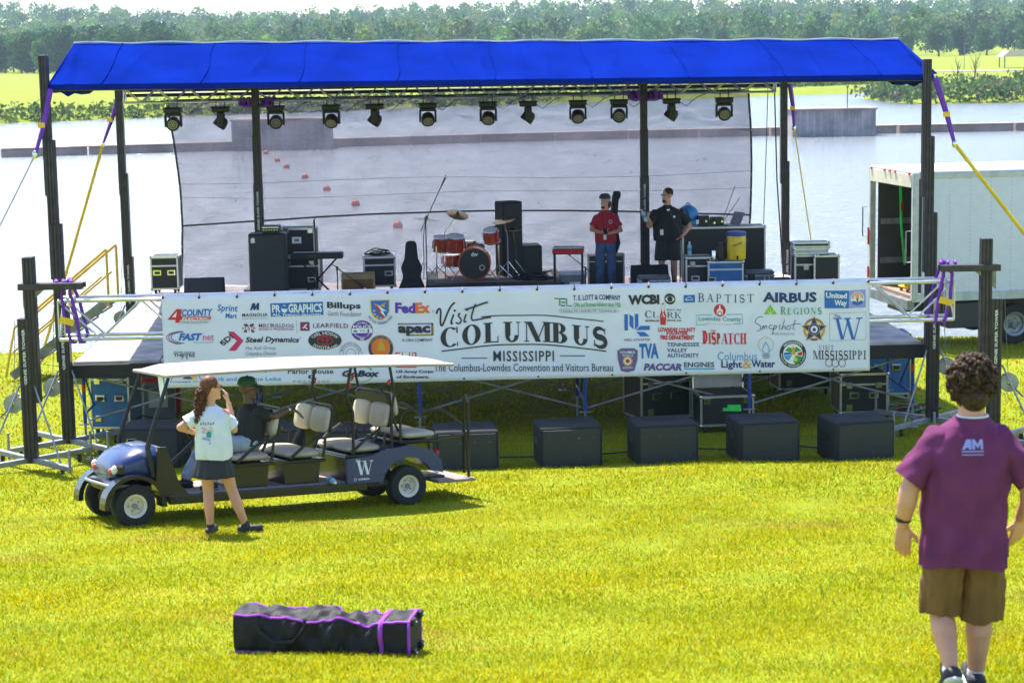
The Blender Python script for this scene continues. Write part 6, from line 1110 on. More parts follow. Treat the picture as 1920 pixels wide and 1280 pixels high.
# roof and its posts
def roof_sec(u, v):
    x = -.36 - 3.46 * u; y = (v - .5) * 1.16; e = min(1, u * 14, (1 - u) * 14); ev = min(1, v * 7, (1 - v) * 7); g_ = .02 * (abs(math.sin(v * math.pi * 4)) > .55)
    return (x, y, 1.60 + .05 * math.sqrt(max(0, e)) * math.sqrt(max(0, ev)) + .03 * math.sin(u * math.pi) + g_ * e * ev)
q = MB('roof_cream'); q.sheet(roof_sec, 40, 40); q.add([(-.36 - 3.46 * u, (v - .5) * 1.16, 1.595 + .03 * math.sin(u * math.pi)) for u in np.linspace(0, 1, 21) for v in (0, 1)], [(2 * i, 2 * i + 2, 2 * i + 3, 2 * i + 1) for i in range(20)])
q.build('roof', cart, 45); q = MB('roof_cream'); q.tube([(-.37, -.57, 1.60)] + [(-.37 - 3.44 * u, -.578, 1.60 + .03 * math.sin(u * math.pi)) for u in np.linspace(0, 1, 12)] + [(-3.81, .57, 1.60)] + [(-.37 - 3.44 * u, .578, 1.60 + .03 * math.sin(u * math.pi)) for u in np.linspace(1, 0, 12)] + [(-.37, -.57, 1.60)], .018, 6); q.build('roof_edge', cart)
for x in (-2.55, -3.03):
    for s in (-1, 1): q = MB('black_steel'); q.tube([(x - .02, s * .5, .62), (x - .02, s * .5, 1.1), (x + .06 * (1 if x > -2.8 else -1), s * .5, 1.3), (x + .0, s * .5, 1.62)], .017, 7); pst = q.build('roof_post', cart); q = MB('p_red'); q.cyl((x + .02, s * .5, 1.4), (x + .01, s * .5, 1.44), .019, n=8); q.build('reflector_band', pst)
bt = water_bottle('clear water bottle lying on the cart floor', tuple(cart.matrix_world @ Vector((-2.3, .42, .36))), (R(90), 0, .4), 1.1)
# ================================================================== people
_tex = {}
def folds(o, strength, size):
    k = round(size, 3)
    if k not in _tex: t_ = bpy.data.textures.new('folds', 'CLOUDS'); t_.noise_scale = size; t_.noise_depth = 2; _tex[k] = t_
    d = o.modifiers.new('folds', 'DISPLACE'); d.texture = _tex[k]; d.strength = strength; d.mid_level = .5; d.texture_coords = 'LOCAL'
def grow(mb, name, parent, voxel, smooth=6, fold=0.0, fsize=.12):
    """One continuous skin over the limbs laid out in mb."""
    o = mb.build(name, parent, 180); r = o.modifiers.new('skin', 'REMESH'); r.mode = 'VOXEL'; r.voxel_size = voxel; r.use_smooth_shade = True
    s = o.modifiers.new('relax', 'SMOOTH'); s.iterations = smooth; s.factor = .5
    if fold: folds(o, fold, fsize)
    return o
def hand(mb, w, d, n, th, s=1.0, curl=.5, r=.0095):
    """w wrist, d along the fingers, n palm normal (the side fingers close to), th towards the thumb."""
    w, d, n, th = Vector(w), Vector(d).normalized(), Vector(n).normalized(), Vector(th).normalized()
    for k in range(4):
        o = th * (.030 - .020 * k) * s; kn = w + d * (.092 - .004 * abs(k - 1)) * s + o
        mb.capsule(tuple(w + o * .6 + d * .012 * s), tuple(kn), .017 * s, .0125 * s, 8, 3)
        L1 = (.036, .040, .038, .030)[k] * s; c1 = curl * (.5 + .12 * k); d1 = (d * math.cos(c1) + n * math.sin(c1)); p1 = kn + d1 * L1; c2 = c1 + curl * .9; d2 = (d * math.cos(c2) + n * math.sin(c2)); p2 = p1 + d2 * L1 * .85
        mb.capsule(tuple(kn), tuple(p1), r * s * 1.1, r * s, 8, 3); mb.capsule(tuple(p1), tuple(p2), r * s, r * s * .8, 8, 3)
    b = w + d * .03 * s + th * .03 * s; t1 = b + (d * .6 + th * .7 + n * .25).normalized() * .042 * s; t2 = t1 + (d * .85 + th * .25 + n * .3).normalized() * .032 * s
    mb.capsule(tuple(w + d * .015 * s), tuple(b), .018 * s, .015 * s, 8, 3); mb.capsule(tuple(b), tuple(t1), .0135 * s, .0115 * s, 8, 3); mb.capsule(tuple(t1), tuple(t2), .0115 * s, .009 * s, 8, 3)
def head(mb, c, f, s=1.0):
    """Skull, jaw, nose, brow, lips, ears; f is where the face points."""
    c = Vector(c); f = Vector(f).normalized(); side = f.cross(Vector((0, 0, 1))).normalized(); rz = math.atan2(f.y, f.x)
    mb.sph(tuple(c + Vector((0, 0, .03)) * s - f * .01 * s), (.098 * s, .078 * s, .10 * s), 20, 14, (0, 0, rz)); mb.sph(tuple(c + f * .028 * s + Vector((0, 0, -.055)) * s), (.066 * s, .058 * s, .072 * s), 18, 12, (0, 0, rz))
    mb.capsule(tuple(c + f * .088 * s + Vector((0, 0, .012)) * s), tuple(c + f * .112 * s + Vector((0, 0, -.022)) * s), .009 * s, .014 * s, 8, 3)
    mb.capsule(tuple(c + f * .082 * s + side * .03 * s + Vector((0, 0, .03)) * s), tuple(c + f * .082 * s - side * .03 * s + Vector((0, 0, .03)) * s), .012 * s, .012 * s, 8, 3)
    mb.capsule(tuple(c + f * .085 * s + side * .016 * s + Vector((0, 0, -.058)) * s), tuple(c + f * .085 * s - side * .016 * s + Vector((0, 0, -.058)) * s), .010 * s, .010 * s, 8, 3)
    mb.sph(tuple(c + f * .072 * s + Vector((0, 0, -.105)) * s), (.03 * s, .028 * s, .024 * s), 10, 8)
    for k in (-1, 1): mb.sph(tuple(c + side * k * .08 * s - f * .008 * s + Vector((0, 0, -.005)) * s), (.022 * s, .012 * s, .032 * s), 10, 8, (0, 0, rz))
def face_marks(parent, c, f, s=1.0, skin='skin_dark'):
    c = Vector(c); f = Vector(f).normalized(); side = f.cross(Vector((0, 0, 1))).normalized()
    for k in (-1, 1): q = MB('p_white'); q.sph(tuple(c + f * .082 * s + side * k * .03 * s + Vector((0, 0, .012)) * s), (.011 * s, .011 * s, .006 * s), 8, 6); e = q.build('eye', parent); q = MB('hair_dark'); q.sph(tuple(c + f * .09 * s + side * k * .03 * s + Vector((0, 0, .012)) * s), .006 * s, 8, 6); q.build('iris', e)
def glasses(parent, c, f, s=1.0, m='black_plastic', lens='black_plastic', name='sunglasses'):
    c = Vector(c); f = Vector(f).normalized(); side = f.cross(Vector((0, 0, 1))).normalized(); q = MB(lens); rz = math.atan2(f.y, f.x)
    for k in (-1, 1): q.sph(tuple(c + f * .098 * s + side * k * .032 * s + Vector((0, 0, .012)) * s), (.006 * s, .028 * s, .02 * s), 10, 8, (0, 0, rz))
    q.use(m)
    for k in (-1, 1): q.tube([tuple(c + f * .1 * s + side * k * .055 * s + Vector((0, 0, .016)) * s), tuple(c + side * k * .086 * s + Vector((0, 0, .012)) * s)], .004 * s, 5)
    q.tube([tuple(c + f * .104 * s - side * .055 * s + Vector((0, 0, .02)) * s), tuple(c + f * .108 * s + Vector((0, 0, .018)) * s), tuple(c + f * .104 * s + side * .055 * s + Vector((0, 0, .02)) * s)], .004 * s, 5); return q.build(name, parent)
def tube_loft(mb, secs, n=26, fold=0.0):
    """Closed garment body through (z, rx, ry, cx, cy) rings."""
    vs = []; fs = []
    for z, rx, ry, cx, cy in secs:
        for i in range(n): a = 2 * math.pi * i / n; c, s_ = math.cos(a), math.sin(a); k = 2.5; r = (abs(c) ** k + abs(s_) ** k) ** (-1 / k); w_ = fold * (.25 + .75 * min(1, max(0, (secs[-1][0] - z) / (secs[-1][0] - secs[0][0] + 1e-6)))) * (math.sin(a * 7 + 3 * math.sin(z * 5)) * .6 + math.sin(a * 12 + z * 6 + 1) * .4); vs.append((cx + (rx + w_) * c * r, cy + (ry + w_) * s_ * r, z))
    m_ = len(secs)
    for j in range(m_ - 1):
        for i in range(n): fs.append((j * n + i, j * n + (i + 1) % n, (j + 1) * n + (i + 1) % n, (j + 1) * n + i))
    fs += [tuple(range(n))[::-1], tuple(range((m_ - 1) * n, m_ * n))]; mb.add(vs, fs)
def garment(mb, secs, n=90, m=48, fold=.012, seed=0.0):
    """Cloth body through (z, rx, ry, cx, cy) rings with hanging folds that deepen towards the hem."""
    A = np.array(secs); zt, zb = A[-1, 0], A[0, 0]; vs = []; fs = []
    ts = np.linspace(0, 1, m + 1); par = np.linspace(0, 1, len(A))
    sm_ = [np.interp(ts, par, A[:, k]) for k in range(5)]
    for k in range(5):
        for _ in range(2): sm_[k][1:-1] = (sm_[k][:-2] + 2 * sm_[k][1:-1] + sm_[k][2:]) / 4
    for j in range(m + 1):
        z, rx, ry, cx, cy = (sm_[k][j] for k in range(5)); f = (zt - z) / (zt - zb); am_ = fold * (.12 + .88 * f ** 1.1) * min(1, f * 5)
        for i in range(n):
            a = 2 * math.pi * i / n; c, s_ = math.cos(a), math.sin(a); r = (abs(c) ** 2.4 + abs(s_) ** 2.4) ** (-1 / 2.4)
            w_ = am_ * (.55 * math.sin(a * 6 + seed + 1.4 * math.sin(f * 3 + seed)) + .45 * math.sin(a * 11 - 2.2 * f + seed * 2) + .3 * math.sin(a * 17 + 5 * f)) + fold * .35 * math.sin(26 * f + 9 * abs(c) + seed) * math.sin(f * 3.14) * abs(c)
            vs.append((cx + (rx + w_) * c * r, cy + (ry + w_) * s_ * r, z + fold * .7 * math.sin(a * 3 + seed) * max(0, f - .7) / .3))
    for j in range(m):
        for i in range(n): fs.append((j * n + i, j * n + (i + 1) % n, (j + 1) * n + (i + 1) % n, (j + 1) * n + i))
    fs.append(tuple(range(m * n, (m + 1) * n))); mb.add(vs, fs)
def sleeve(mb, a, b, r0, r1, fold=.006, seed=0.0, n=36, m=16, flat=.92):
    a, b = Vector(a), Vector(b); d = b - a; q_ = d.to_track_quat('Z', 'Y'); vs = []; fs = []
    for j in range(m + 1):
        f = j / m; r = r0 + (r1 - r0) * f
        if f < .18: r *= math.sqrt(max(.02, 1 - ((.18 - f) / .18) ** 2))
        for i in range(n):
            t_ = 2 * math.pi * i / n; w_ = fold * (math.sin(3 * t_ + 9 * f + seed) * math.sin(f * 3) + .5 * math.sin(5 * t_ - 14 * f + seed)); vs.append(tuple(a + d * f + q_ @ Vector(((r + w_) * math.cos(t_), (r * flat + w_) * math.sin(t_), 0))))
    for j in range(m):
        for i in range(n): fs.append((j * n + i, j * n + (i + 1) % n, (j + 1) * n + (i + 1) % n, (j + 1) * n + i))
    mb.add(vs, fs)
def printed(parent, target, parts, axis='Y'):
    """Print on cloth: flat shapes wrapped on to the garment."""
    for nm, m_, fn in parts:
        q = MB(m_); fn(q); o = q.build(nm, parent); o.parent = target; s = o.modifiers.new('wrap', 'SHRINKWRAP'); s.target = target; s.wrap_method = 'PROJECT'; s.use_project_y = True; s.use_positive_direction = True; s.use_negative_direction = False; s.offset = .004
def shoe(mb, a, d, s=1.0, sole='p_white', m='shoe_dark', up=(0, 0, 1)):
    a, d, u = Vector(a), Vector(d).normalized(), Vector(up).normalized(); mb.use(m); mb.capsule(tuple(a - d * .05 * s), tuple(a + d * .15 * s), .046 * s, .038 * s, 12, 4, (u, .85)); mb.capsule(tuple(a + u * .0), tuple(a + u * .06 * s), .045 * s, .042 * s, 12, 3); mb.use(sole); mb.capsule(tuple(a - d * .055 * s - u * .032 * s), tuple(a + d * .155 * s - u * .032 * s), .046 * s, .04 * s, 12, 3, (u, .35))
# ---- man walking away from the camera
mp_ = survey(1803, 1300, 10.15); M1 = thing('person', 'curly-haired man in purple t-shirt and brown shorts walking across the lawn', 'person', (mp_.x, 10.15, 2.33))
b = MB('skin'); HC = (.034, .04, 1.63); head(b, HC, (.05, 1, -.05), 1.04); b.capsule((.03, .0, 1.42), (.034, .02, 1.57), .074, .066)
b.sph((.01, 0, 1.22), (.19, .11, .24)); b.sph((0, .02, .98), (.19, .12, .2)); b.sph((0, 0, .84), (.17, .12, .12)); b.capsule((-.15, 0, 1.325), (.17, 0, 1.325), .055)
b.capsule((-.19, 0, 1.315), (-.30, -.02, 1.08), .055, .052); b.capsule((-.30, -.02, 1.08), (-.308, -.02, 1.02), .053, .052); b.capsule((-.308, -.02, 1.02), (-.318, .03, .895), .052, .033); hand(b, (-.318, .03, .885), (.02, .1, -1), (.2, .95, 0), (.9, -.1, 0), 1.1, .42)
b.capsule((.21, 0, 1.315), (.335, -.03, 1.08), .055, .052); b.capsule((.335, -.03, 1.08), (.338, -.02, 1.02), .053, .052); b.capsule((.338, -.02, 1.02), (.315, .06, .915), .052, .033); hand(b, (.313, .065, .905), (-.15, .2, -1), (-.4, .85, 0), (-.8, -.3, 0), 1.1, .5)
b.capsule((-.10, 0, .82), (-.112, .06, .46), .10, .064); b.capsule((-.112, .06, .46), (-.108, -.04, .34), .062, .068); b.capsule((-.108, -.04, .34), (-.10, -.17, .18), .068, .040); b.capsule((.10, 0, .82), (.10, .05, .46), .10, .066); b.capsule((.10, .05, .46), (.09, .015, .31), .064, .072); b.capsule((.09, .015, .31), (.08, .03, .07), .070, .042)
grow(b, 'body', M1, .0052, 4)
q = MB('hair_dark')
for k in range(2600):
    d = Vector(rng.normal(size=3)).normalized()
    if d.z < -.85 or (d.y > .5 and d.z < .3): continue
    p = Vector(HC) + Vector((0, -.012, .03)) + Vector((d.x * .104, d.y * .10, d.z * .118)) * (1 + .22 * rng.random() * (1 + .5 * math.sin(d.x * 9) * math.sin(d.z * 11 + d.y * 7))); r_ = .005 + .006 * rng.random(); q.sph(tuple(p), (r_ * 2.2, r_ * .9, r_ * 1.2), 5, 3, tuple(rng.random(3) * 6))
q.sph(tuple(Vector(HC) + Vector((0, -.02, .03))), (.098, .10, .11), 20, 12); q.sph((.034, -.045, 1.575), (.075, .055, .07)); q.build('hair', M1, 180)
q = MB('shirt_purple'); garment(q, [(.695, .228, .188, 0, 0), (.78, .224, .186, 0, 0), (.88, .218, .178, 0, .01), (1.0, .22, .175, 0, .01), (1.12, .226, .165, .005, 0), (1.22, .236, .155, .01, 0), (1.31, .24, .142, .01, 0), (1.375, .215, .118, .012, 0), (1.425, .150, .096, .02, 0), (1.455, .105, .086, .028, 0), (1.475, .088, .082, .03, .0)], 120, 60, .02, .7)
sleeve(q, (-.09, 0, 1.405), (-.300, -.014, 1.14), .094, .092, .008, .3); sleeve(q, (.11, 0, 1.405), (.332, -.024, 1.14), .094, .092, .008, 1.3); sh1 = q.build('shirt', M1, 180)
def am(q): put = lambda a, c: (a, -.5, c); poly(q, [(-.05, 1.325), (-.025, 1.375), (.0, 1.375), (.0, 1.325), (-.015, 1.325), (-.015, 1.335), (-.028, 1.335), (-.034, 1.325)], put); poly(q, [(.004, 1.325), (.004, 1.375), (.018, 1.375), (.032, 1.352), (.046, 1.375), (.06, 1.375), (.06, 1.325), (.047, 1.325), (.047, 1.35), (.032, 1.33), (.018, 1.35), (.018, 1.325)], put); poly(q, [(-.052, 1.312), (.062, 1.312), (.062, 1.318), (-.052, 1.318)], put); poly(q, [(-.052, 1.296), (.062, 1.296), (.062, 1.301), (-.052, 1.301)], put)
printed(M1, sh1, [('printed_logo', 'p_lilac', am)])
q = MB('shorts_brown'); q.sph((0, .0, .84), (.19, .13, .12)); garment(q, [(.42, .110, .108, -.114, .035), (.55, .112, .115, -.11, .02), (.70, .112, .12, -.10, .0), (.84, .10, .11, -.09, 0)], 60, 30, .012, 2.0); garment(q, [(.372, .110, .108, .102, .04), (.55, .113, .118, .104, .02), (.70, .112, .12, .1, .0), (.84, .10, .11, .09, 0)], 60, 30, .012, 4.1); q.build('shorts', M1, 180)
q = MB('sock_white'); q.capsule((-.10, -.165, .165), (-.10, -.18, .13), .045, .044); q.build('sock', M1); q = MB('sock_white'); q.capsule((.08, .03, .09), (.08, .03, .05), .047, .046); q.build('sock', M1); q = MB('shoe_dark'); shoe(q, (-.10, -.175, .115), (.0, .75, -.55), 1.15, 'p_white', 'shoe_dark', (0, .55, .75)); q.build('shoe', M1, 50); q = MB('shoe_dark'); shoe(q, (.08, .05, .045), (.05, 1, 0), 1.15); q.build('shoe', M1, 50)
q = MB('black_plastic'); q.lathe([(.04, -.011), (.043, -.011), (.043, .011), (.04, .011)], (-.318, .018, .93), (0, .15, -1), 18); q.build('wristband', M1)
q = MB('p_white'); q.tube([(.034 + .078 * math.cos(a), .0 + .075 * math.sin(a), 1.478) for a in np.linspace(0, 6.283, 20)], .007, 5); q.build('collar_edge', M1)
# ---- woman beside the cart
wp_ = gp(430, 1001); W1 = thing('person', 'woman in white t-shirt and black skirt standing beside the golf cart', 'person', (wp_.x, wp_.y, zg(wp_.x, wp_.y)))
b = MB('skin'); HC = (-.125, .02, 1.50); FD = (.9, .42, .02); head(b, HC, FD, .95); b.capsule((-.145, -.0, 1.30), (-.14, .01, 1.43), .055, .05); b.sph((-.13, .0, 1.12), (.135, .09, .18)); b.sph((-.135, .0, .9), (.14, .11, .16)); b.capsule((-.25, 0, 1.235), (.0, 0, 1.235), .055)
b.capsule((-.28, -.02, 1.225), (-.44, -.08, 1.12), .046, .040); b.capsule((-.44, -.08, 1.12), (-.30, .10, 1.02), .042, .028); hand(b, (-.29, .11, 1.01), (.6, .5, -.5), (-.3, .2, -.8), (.3, .3, .8), .92, .3)
b.capsule((.015, .015, 1.225), (.075, .08, 1.06), .046, .040); b.capsule((.075, .08, 1.06), (.02, .17, 1.31), .042, .028); hand(b, (.015, .172, 1.33), (-.2, -.05, 1), (-.5, .3, 0), (-.2, -.9, .1), .92, .6)
b.capsule((-.215, 0, .80), (-.2, .02, .44), .088, .056); b.capsule((-.2, .02, .44), (-.195, -.015, .30), .055, .056); b.capsule((-.195, -.015, .30), (-.19, 0, .07), .056, .034); b.capsule((-.05, .02, .80), (.035, .05, .44), .088, .056); b.capsule((.035, .05, .44), (.085, .03, .30), .055, .056); b.capsule((.085, .03, .30), (.165, .05, .07), .056, .034)
grow(b, 'body', W1, .009, 5)
q = MB('hair_brown'); f = Vector(FD).normalized(); q.sph(tuple(Vector(HC) - f * .025 + Vector((0, 0, .042))), (.098, .086, .093), 18, 12, (0, 0, math.atan2(f.y, f.x))); q.sph(tuple(Vector(HC) - f * .06 + Vector((0, 0, .0))), (.06, .07, .08))
for k in range(620): t_ = rng.random(); a = rng.random() * 6.28; rr = (.03 + .03 * rng.random()) * (1 - .35 * abs(t_ - .45)) ; p = Vector((-.215 - .05 * t_ + rr * math.cos(a), -.045 - .02 * t_ + rr * math.sin(a), 1.50 - .33 * t_)); q.sph(tuple(p), (.006, .009, .022), 5, 3, tuple(rng.random(3) * 6))
q.capsule((-.205, -.03, 1.50), (-.262, -.062, 1.22), .045, .035); q.build('hair', W1, 180); glasses(W1, HC, FD, .95)
q = MB('shirt_white'); garment(q, [(.785, .175, .14, -.125, 0), (.80, .178, .145, -.125, 0), (.92, .185, .15, -.125, 0), (1.05, .178, .14, -.125, 0), (1.16, .178, .135, -.13, 0), (1.25, .165, .11, -.13, 0), (1.295, .1, .08, -.138, 0), (1.325, .062, .062, -.14, 0)], 90, 44, .009, 1.1); sleeve(q, (-.22, 0, 1.245), (-.385, -.058, 1.155), .078, .08, .006, .5); sleeve(q, (-.035, 0, 1.245), (.064, .055, 1.095), .078, .08, .006, 2.0); sh2 = q.build('shirt', W1, 180)
def blot(pts): return lambda q: poly(q, pts, lambda a, c: (a, -.4, c))
strip = lambda x, z, w, h: [(x, z), (x + w, z + .004), (x + w - .004, z + h), (x + .003, z + h - .003)]
printed(W1, sh2, [('printed_mark', 'p_grey', blot(strip(-.235 + .026 * k, 1.145 + .006 * (k % 2), .016, .03))) for k in range(6)] + [('printed_picture', 'p_magenta', blot(strip(-.23 + .012 * (k % 3), 1.115 - .013 * k, .055, .008))) for k in range(5)] + [('printed_picture', 'p_red', blot(strip(-.15 + .01 * (k % 2), 1.125 - .014 * k, .04, .006))) for k in range(4)] + [('printed_picture', 'p_teal', blot([(-.172, 1.025), (-.125, 1.02), (-.12, 1.075), (-.145, 1.09), (-.17, 1.07)])), ('printed_picture', 'p_lilac', blot([(-.22, 1.0), (-.13, .985), (-.14, 1.012), (-.21, 1.03)])), ('printed_picture', 'p_maroon', blot(strip(-.145, .955, .012, .018)))])
q = MB('skirt_black')
def skirt_pt(u, v):
    a = u * 2 * math.pi; pl = 1 + .05 * v * math.sin(a * 13); rx, ry = (.150 + .066 * v) * pl, (.115 + .07 * v) * pl; return (-.13 + rx * math.cos(a), .005 + ry * math.sin(a), .83 - .235 * v)
q.sheet(skirt_pt, 104, 8); o = q.build('skirt', W1, 60); o.modifiers.new('thick', 'SOLIDIFY').thickness = .004
q = MB('shoe_dark'); shoe(q, (-.19, .0, .035), (.15, .9, 0), .95, 'black_plastic'); q.build('shoe', W1, 50); q = MB('shoe_dark'); shoe(q, (.165, .05, .035), (.9, .25, 0), .95, 'black_plastic'); q.build('shoe', W1, 50)
# ---- seated driver, in the cart's frame
D1 = thing('person', 'man in green cap and black t-shirt sitting in the golf cart', 'person'); D1.matrix_world = cart.matrix_world.copy()
b = MB('skin_dark'); HC = (-1.43, .20, 1.40); FD = (-.80, .55, .0); head(b, HC, FD, .97); b.capsule((-1.44, .2, 1.20), (-1.43, .2, 1.32), .058, .054); b.sph((-1.45, .2, 1.0), (.10, .14, .2)); b.sph((-1.43, .2, .84), (.12, .15, .1)); b.capsule((-1.45, .06, 1.135), (-1.45, .34, 1.135), .058)
b.capsule((-1.46, .34, 1.125), (-1.66, .44, 1.10), .046, .043); b.capsule((-1.66, .44, 1.10), (-1.86, .38, 1.17), .044, .030); hand(b, (-1.87, .375, 1.175), (-.7, .25, -.5), (-.2, .3, -1), (.1, 1, .1), 1.0, .5)
b.capsule((-1.43, .06, 1.125), (-1.24, -.06, .93), .052, .044); b.capsule((-1.24, -.06, .93), (-1.0, .12, .92), .044, .03); hand(b, (-.98, .13, .92), (.9, .3, -.1), (0, .1, -1), (.2, .9, .3), 1.0, .5)
b.capsule((-1.40, .12, .80), (-.96, .06, .80), .085, .06); b.capsule((-.96, .06, .80), (-.74, .06, .42), .058, .038); b.capsule((-1.40, .30, .80), (-.99, .36, .80), .085, .06); b.capsule((-.99, .36, .80), (-.92, .40, .42), .058, .038); grow(b, 'body', D1, .009, 5)
q = MB('shirt_black'); garment(q, [(.78, .16, .19, -1.42, .2), (.95, .155, .19, -1.44, .2), (1.08, .145, .2, -1.45, .2), (1.16, .12, .19, -1.45, .2), (1.235, .066, .07, -1.445, .2)], 80, 40, .010, .4); sleeve(q, (-1.45, .31, 1.15), (-1.61, .428, 1.108), .08, .074, .006, .4); sleeve(q, (-1.45, .08, 1.15), (-1.33, -.03, 1.01), .08, .074, .006, 1.4); q.build('shirt', D1, 180)
q = MB('jeans_pale'); q.sph((-1.41, .2, .80), (.17, .2, .11)); q.capsule((-1.38, .11, .80), (-.965, .06, .80), .098, .08); q.capsule((-.95, .06, .79), (-.75, .06, .46), .078, .066); q.capsule((-1.38, .30, .80), (-.99, .36, .80), .098, .08); q.capsule((-.98, .36, .79), (-.925, .40, .46), .078, .066); jn = grow(q, 'jeans', D1, .010, 3, .02, .07)
q = MB('skin_dark'); q.sph((-.92, .375, .825), (.04, .05, .04), 12, 8); q.build('bare_knee', D1)
q = MB('shoe_dark'); shoe(q, (-.73, .06, .375), (1, .1, .1), 1.0, 'black_plastic'); q.build('shoe', D1, 50); q = MB('shoe_dark'); shoe(q, (-.91, .40, .365), (.8, .5, .0), 1.0, 'tote_grey'); q.build('shoe', D1, 50)
def cap(parent, c, f, s, m, name='cap', back=False):
    c = Vector(c); f = Vector(f).normalized(); rz = math.atan2(f.y, f.x); q = MB(m); q.M = Matrix.Translation(c + Vector((0, 0, .045)) * s) @ Matrix.Rotation(rz, 4, 'Z') @ Matrix.Scale(s, 4)
    q.lathe([(.112, .0), (.111, .03), (.098, .065), (.062, .09), (.0, .1)], (-.008, 0, 0), (0, 0, 1), 22)
    vs = [(.06 + .02 * math.cos(a), .092 * math.sin(a), .004) for a in np.linspace(-1.35, 1.35, 12)] + [(.085 + .115 * math.cos(a), .095 * math.sin(a), -.012 - .02 * math.sin(a) ** 2) for a in np.linspace(-1.35, 1.35, 12)]
    if not back: q.add(vs, [(i, i + 1, 13 + i, 12 + i) for i in range(11)])
    q.sph((-.008, 0, .1), .009, 8, 5); o = q.build(name, parent, 60); return o
cp = cap(D1, HC, FD, 1.0, 'cap_green'); glasses(D1, HC, FD, .97, 'red_orange', 'p_maroon', 'glasses')
q = MB('p_white'); f = Vector(FD).normalized(); sd_ = Vector((-f.y, f.x, 0)); [poly(q, arc(-.03 + .02 * (k % 4), .068 + .022 * (k // 4), .009, .0085, 0, 330, 10), lambda a, c: tuple(Vector(HC) + f * (.110 - abs(a) * .3 - (c - .06) * .25) - sd_ * a + Vector((0, 0, c + .01)))) for k in range(8)]; o = q.build('cap_lettering', D1); o.parent = cp
q = MB('chrome'); q.lathe([(.034, -.008), (.037, -.008), (.037, .008), (.034, .008)], (-1.83, .39, 1.16), (-.9, -.25, .3), 14); q.build('wristwatch', D1)
# ---- the two men on the stage
def stage_man(px, Y, label, skin, shirt, legs, hgt, wide, face, armL, armR, bare=False):
    p = survey(px, 500, Y); t_ = thing('person', label, 'person', (p.x, Y, DECK)); k = hgt / 1.8; t_.scale = (k, k, k); w = wide
    b = MB(skin); HC = Vector((0, -.01, 1.665)); head(b, HC, face, 1.0); b.capsule((0, 0, 1.45), (0, 0, 1.6), .066, .06); b.sph((0, 0, 1.2), (.16 * w, .10 * w, .22)); b.sph((0, -.02, 1.0), (.16 * w, .11 * w, .18)); b.sph((0, 0, .88), (.15 * w, .11 * w, .11)); b.capsule((-.15 * w, 0, 1.36), (.15 * w, 0, 1.36), .06)
    for (el, wr, d, n, th) in (armL, armR):
        s_ = -1 if el[0] < 0 else 1; b.capsule((s_ * .195 * w, 0, 1.345), el, .054 * w, .046 * w); b.capsule(el, wr, .047 * w, .032); hand(b, wr, d, n, th, 1.0, .8)
    for s_ in (-1, 1): b.capsule((s_ * .1, 0, .86), (s_ * .11, -.02, .48), .09 * w, .06); b.capsule((s_ * .11, -.02, .48), (s_ * .115, .02, .32), .06, .062); b.capsule((s_ * .115, .02, .32), (s_ * .12, .01, .08), .062, .042)
    grow(b, 'body', t_, .011, 4); face_marks(t_, HC, face)
    q = MB(shirt); garment(q, [(.86, .205 * w, .16 * w, 0, 0), (1.0, .21 * w, .165 * w, 0, -.005), (1.2, .215 * w, .155 * w, 0, 0), (1.34, .215 * w, .13 * w, 0, 0), (1.42, .15 * w, .1, 0, 0), (1.475, .078, .072, 0, 0), (1.49, .074, .07, 0, 0)], 72, 36, .012, hgt)
    for (el, wr, d, n, th) in (armL, armR): s_ = -1 if el[0] < 0 else 1; a = Vector((s_ * .13 * w, 0, 1.375)); sleeve(q, tuple(a), tuple(Vector((s_ * .2 * w, 0, 1.365)).lerp(Vector(el), .75)), .092 * w, .08 * w, .006, s_)
    sh = q.build('shirt', t_, 180)
    q = MB(legs); q.sph((0, 0, .88), (.185 * w, .14 * w, .11))
    for s_ in (-1, 1): tube_loft(q, [(.50 if bare else .05, .1 * w if bare else .08, .1 * w if bare else .085, s_ * .12, 0), (.6, .098 * w, .105 * w, s_ * .11, 0), (.86, .10 * w, .12 * w, s_ * .09, 0)], 40, .008)
    grow(q, 'shorts' if bare else 'jeans', t_, .011, 3, .02, .08)
    for s_ in (-1, 1): q = MB('shoe_dark'); shoe(q, (s_ * .12, 0, .045), (s_ * .3, -1, 0), 1.1); q.build('shoe', t_, 50)
    return t_, HC, sh
fd = (-.75, -.55, -.35)
R1, HC, sh3 = stage_man(1136, 36.75, 'man in red t-shirt and jeans looking at his phone on stage', 'skin', 'shirt_red', 'jeans', 1.74, .97, fd, ((-.27, -.06, 1.12), (-.10, -.26, 1.08), (.8, -.3, .1), (.2, -.3, .8), (.2, -.2, .9)), ((.29, -.08, 1.10), (.06, -.27, 1.06), (-.9, -.1, .1), (-.2, -.3, .8), (-.2, -.2, .9)))
cap(R1, HC, (.75, .55, .0), 1.02, 'cap_grey', 'backward_cap'); q = MB('hair_dark'); q.sph(tuple(HC + Vector((.06, .05, -.06))), (.06, .06, .1)); q.sph(tuple(HC + Vector(fd).normalized() * .066 + Vector((0, 0, -.10))), (.042, .042, .028)); q.build('hair', R1, 180)
q = MB('paper'); q.box((-.02, -.185, .98), (.06, .004, .1), .1, .002); bd_ = q.build('badge', R1); q = MB('cable'); q.tube([(-.02, -.18, 1.03), (-.07, -.165, 1.3), (-.08, -.05, 1.46), (.08, -.05, 1.46), (.05, -.165, 1.3), (-.02, -.18, 1.03)], .004, 5); q.build('lanyard', R1)
printed(R1, sh3, [('printed_logo', 'p_white', lambda q: ring(q, .09, 1.27, .035, .035, .008, .008, 0, 360, lambda a, c: (a, -.5, c)))])
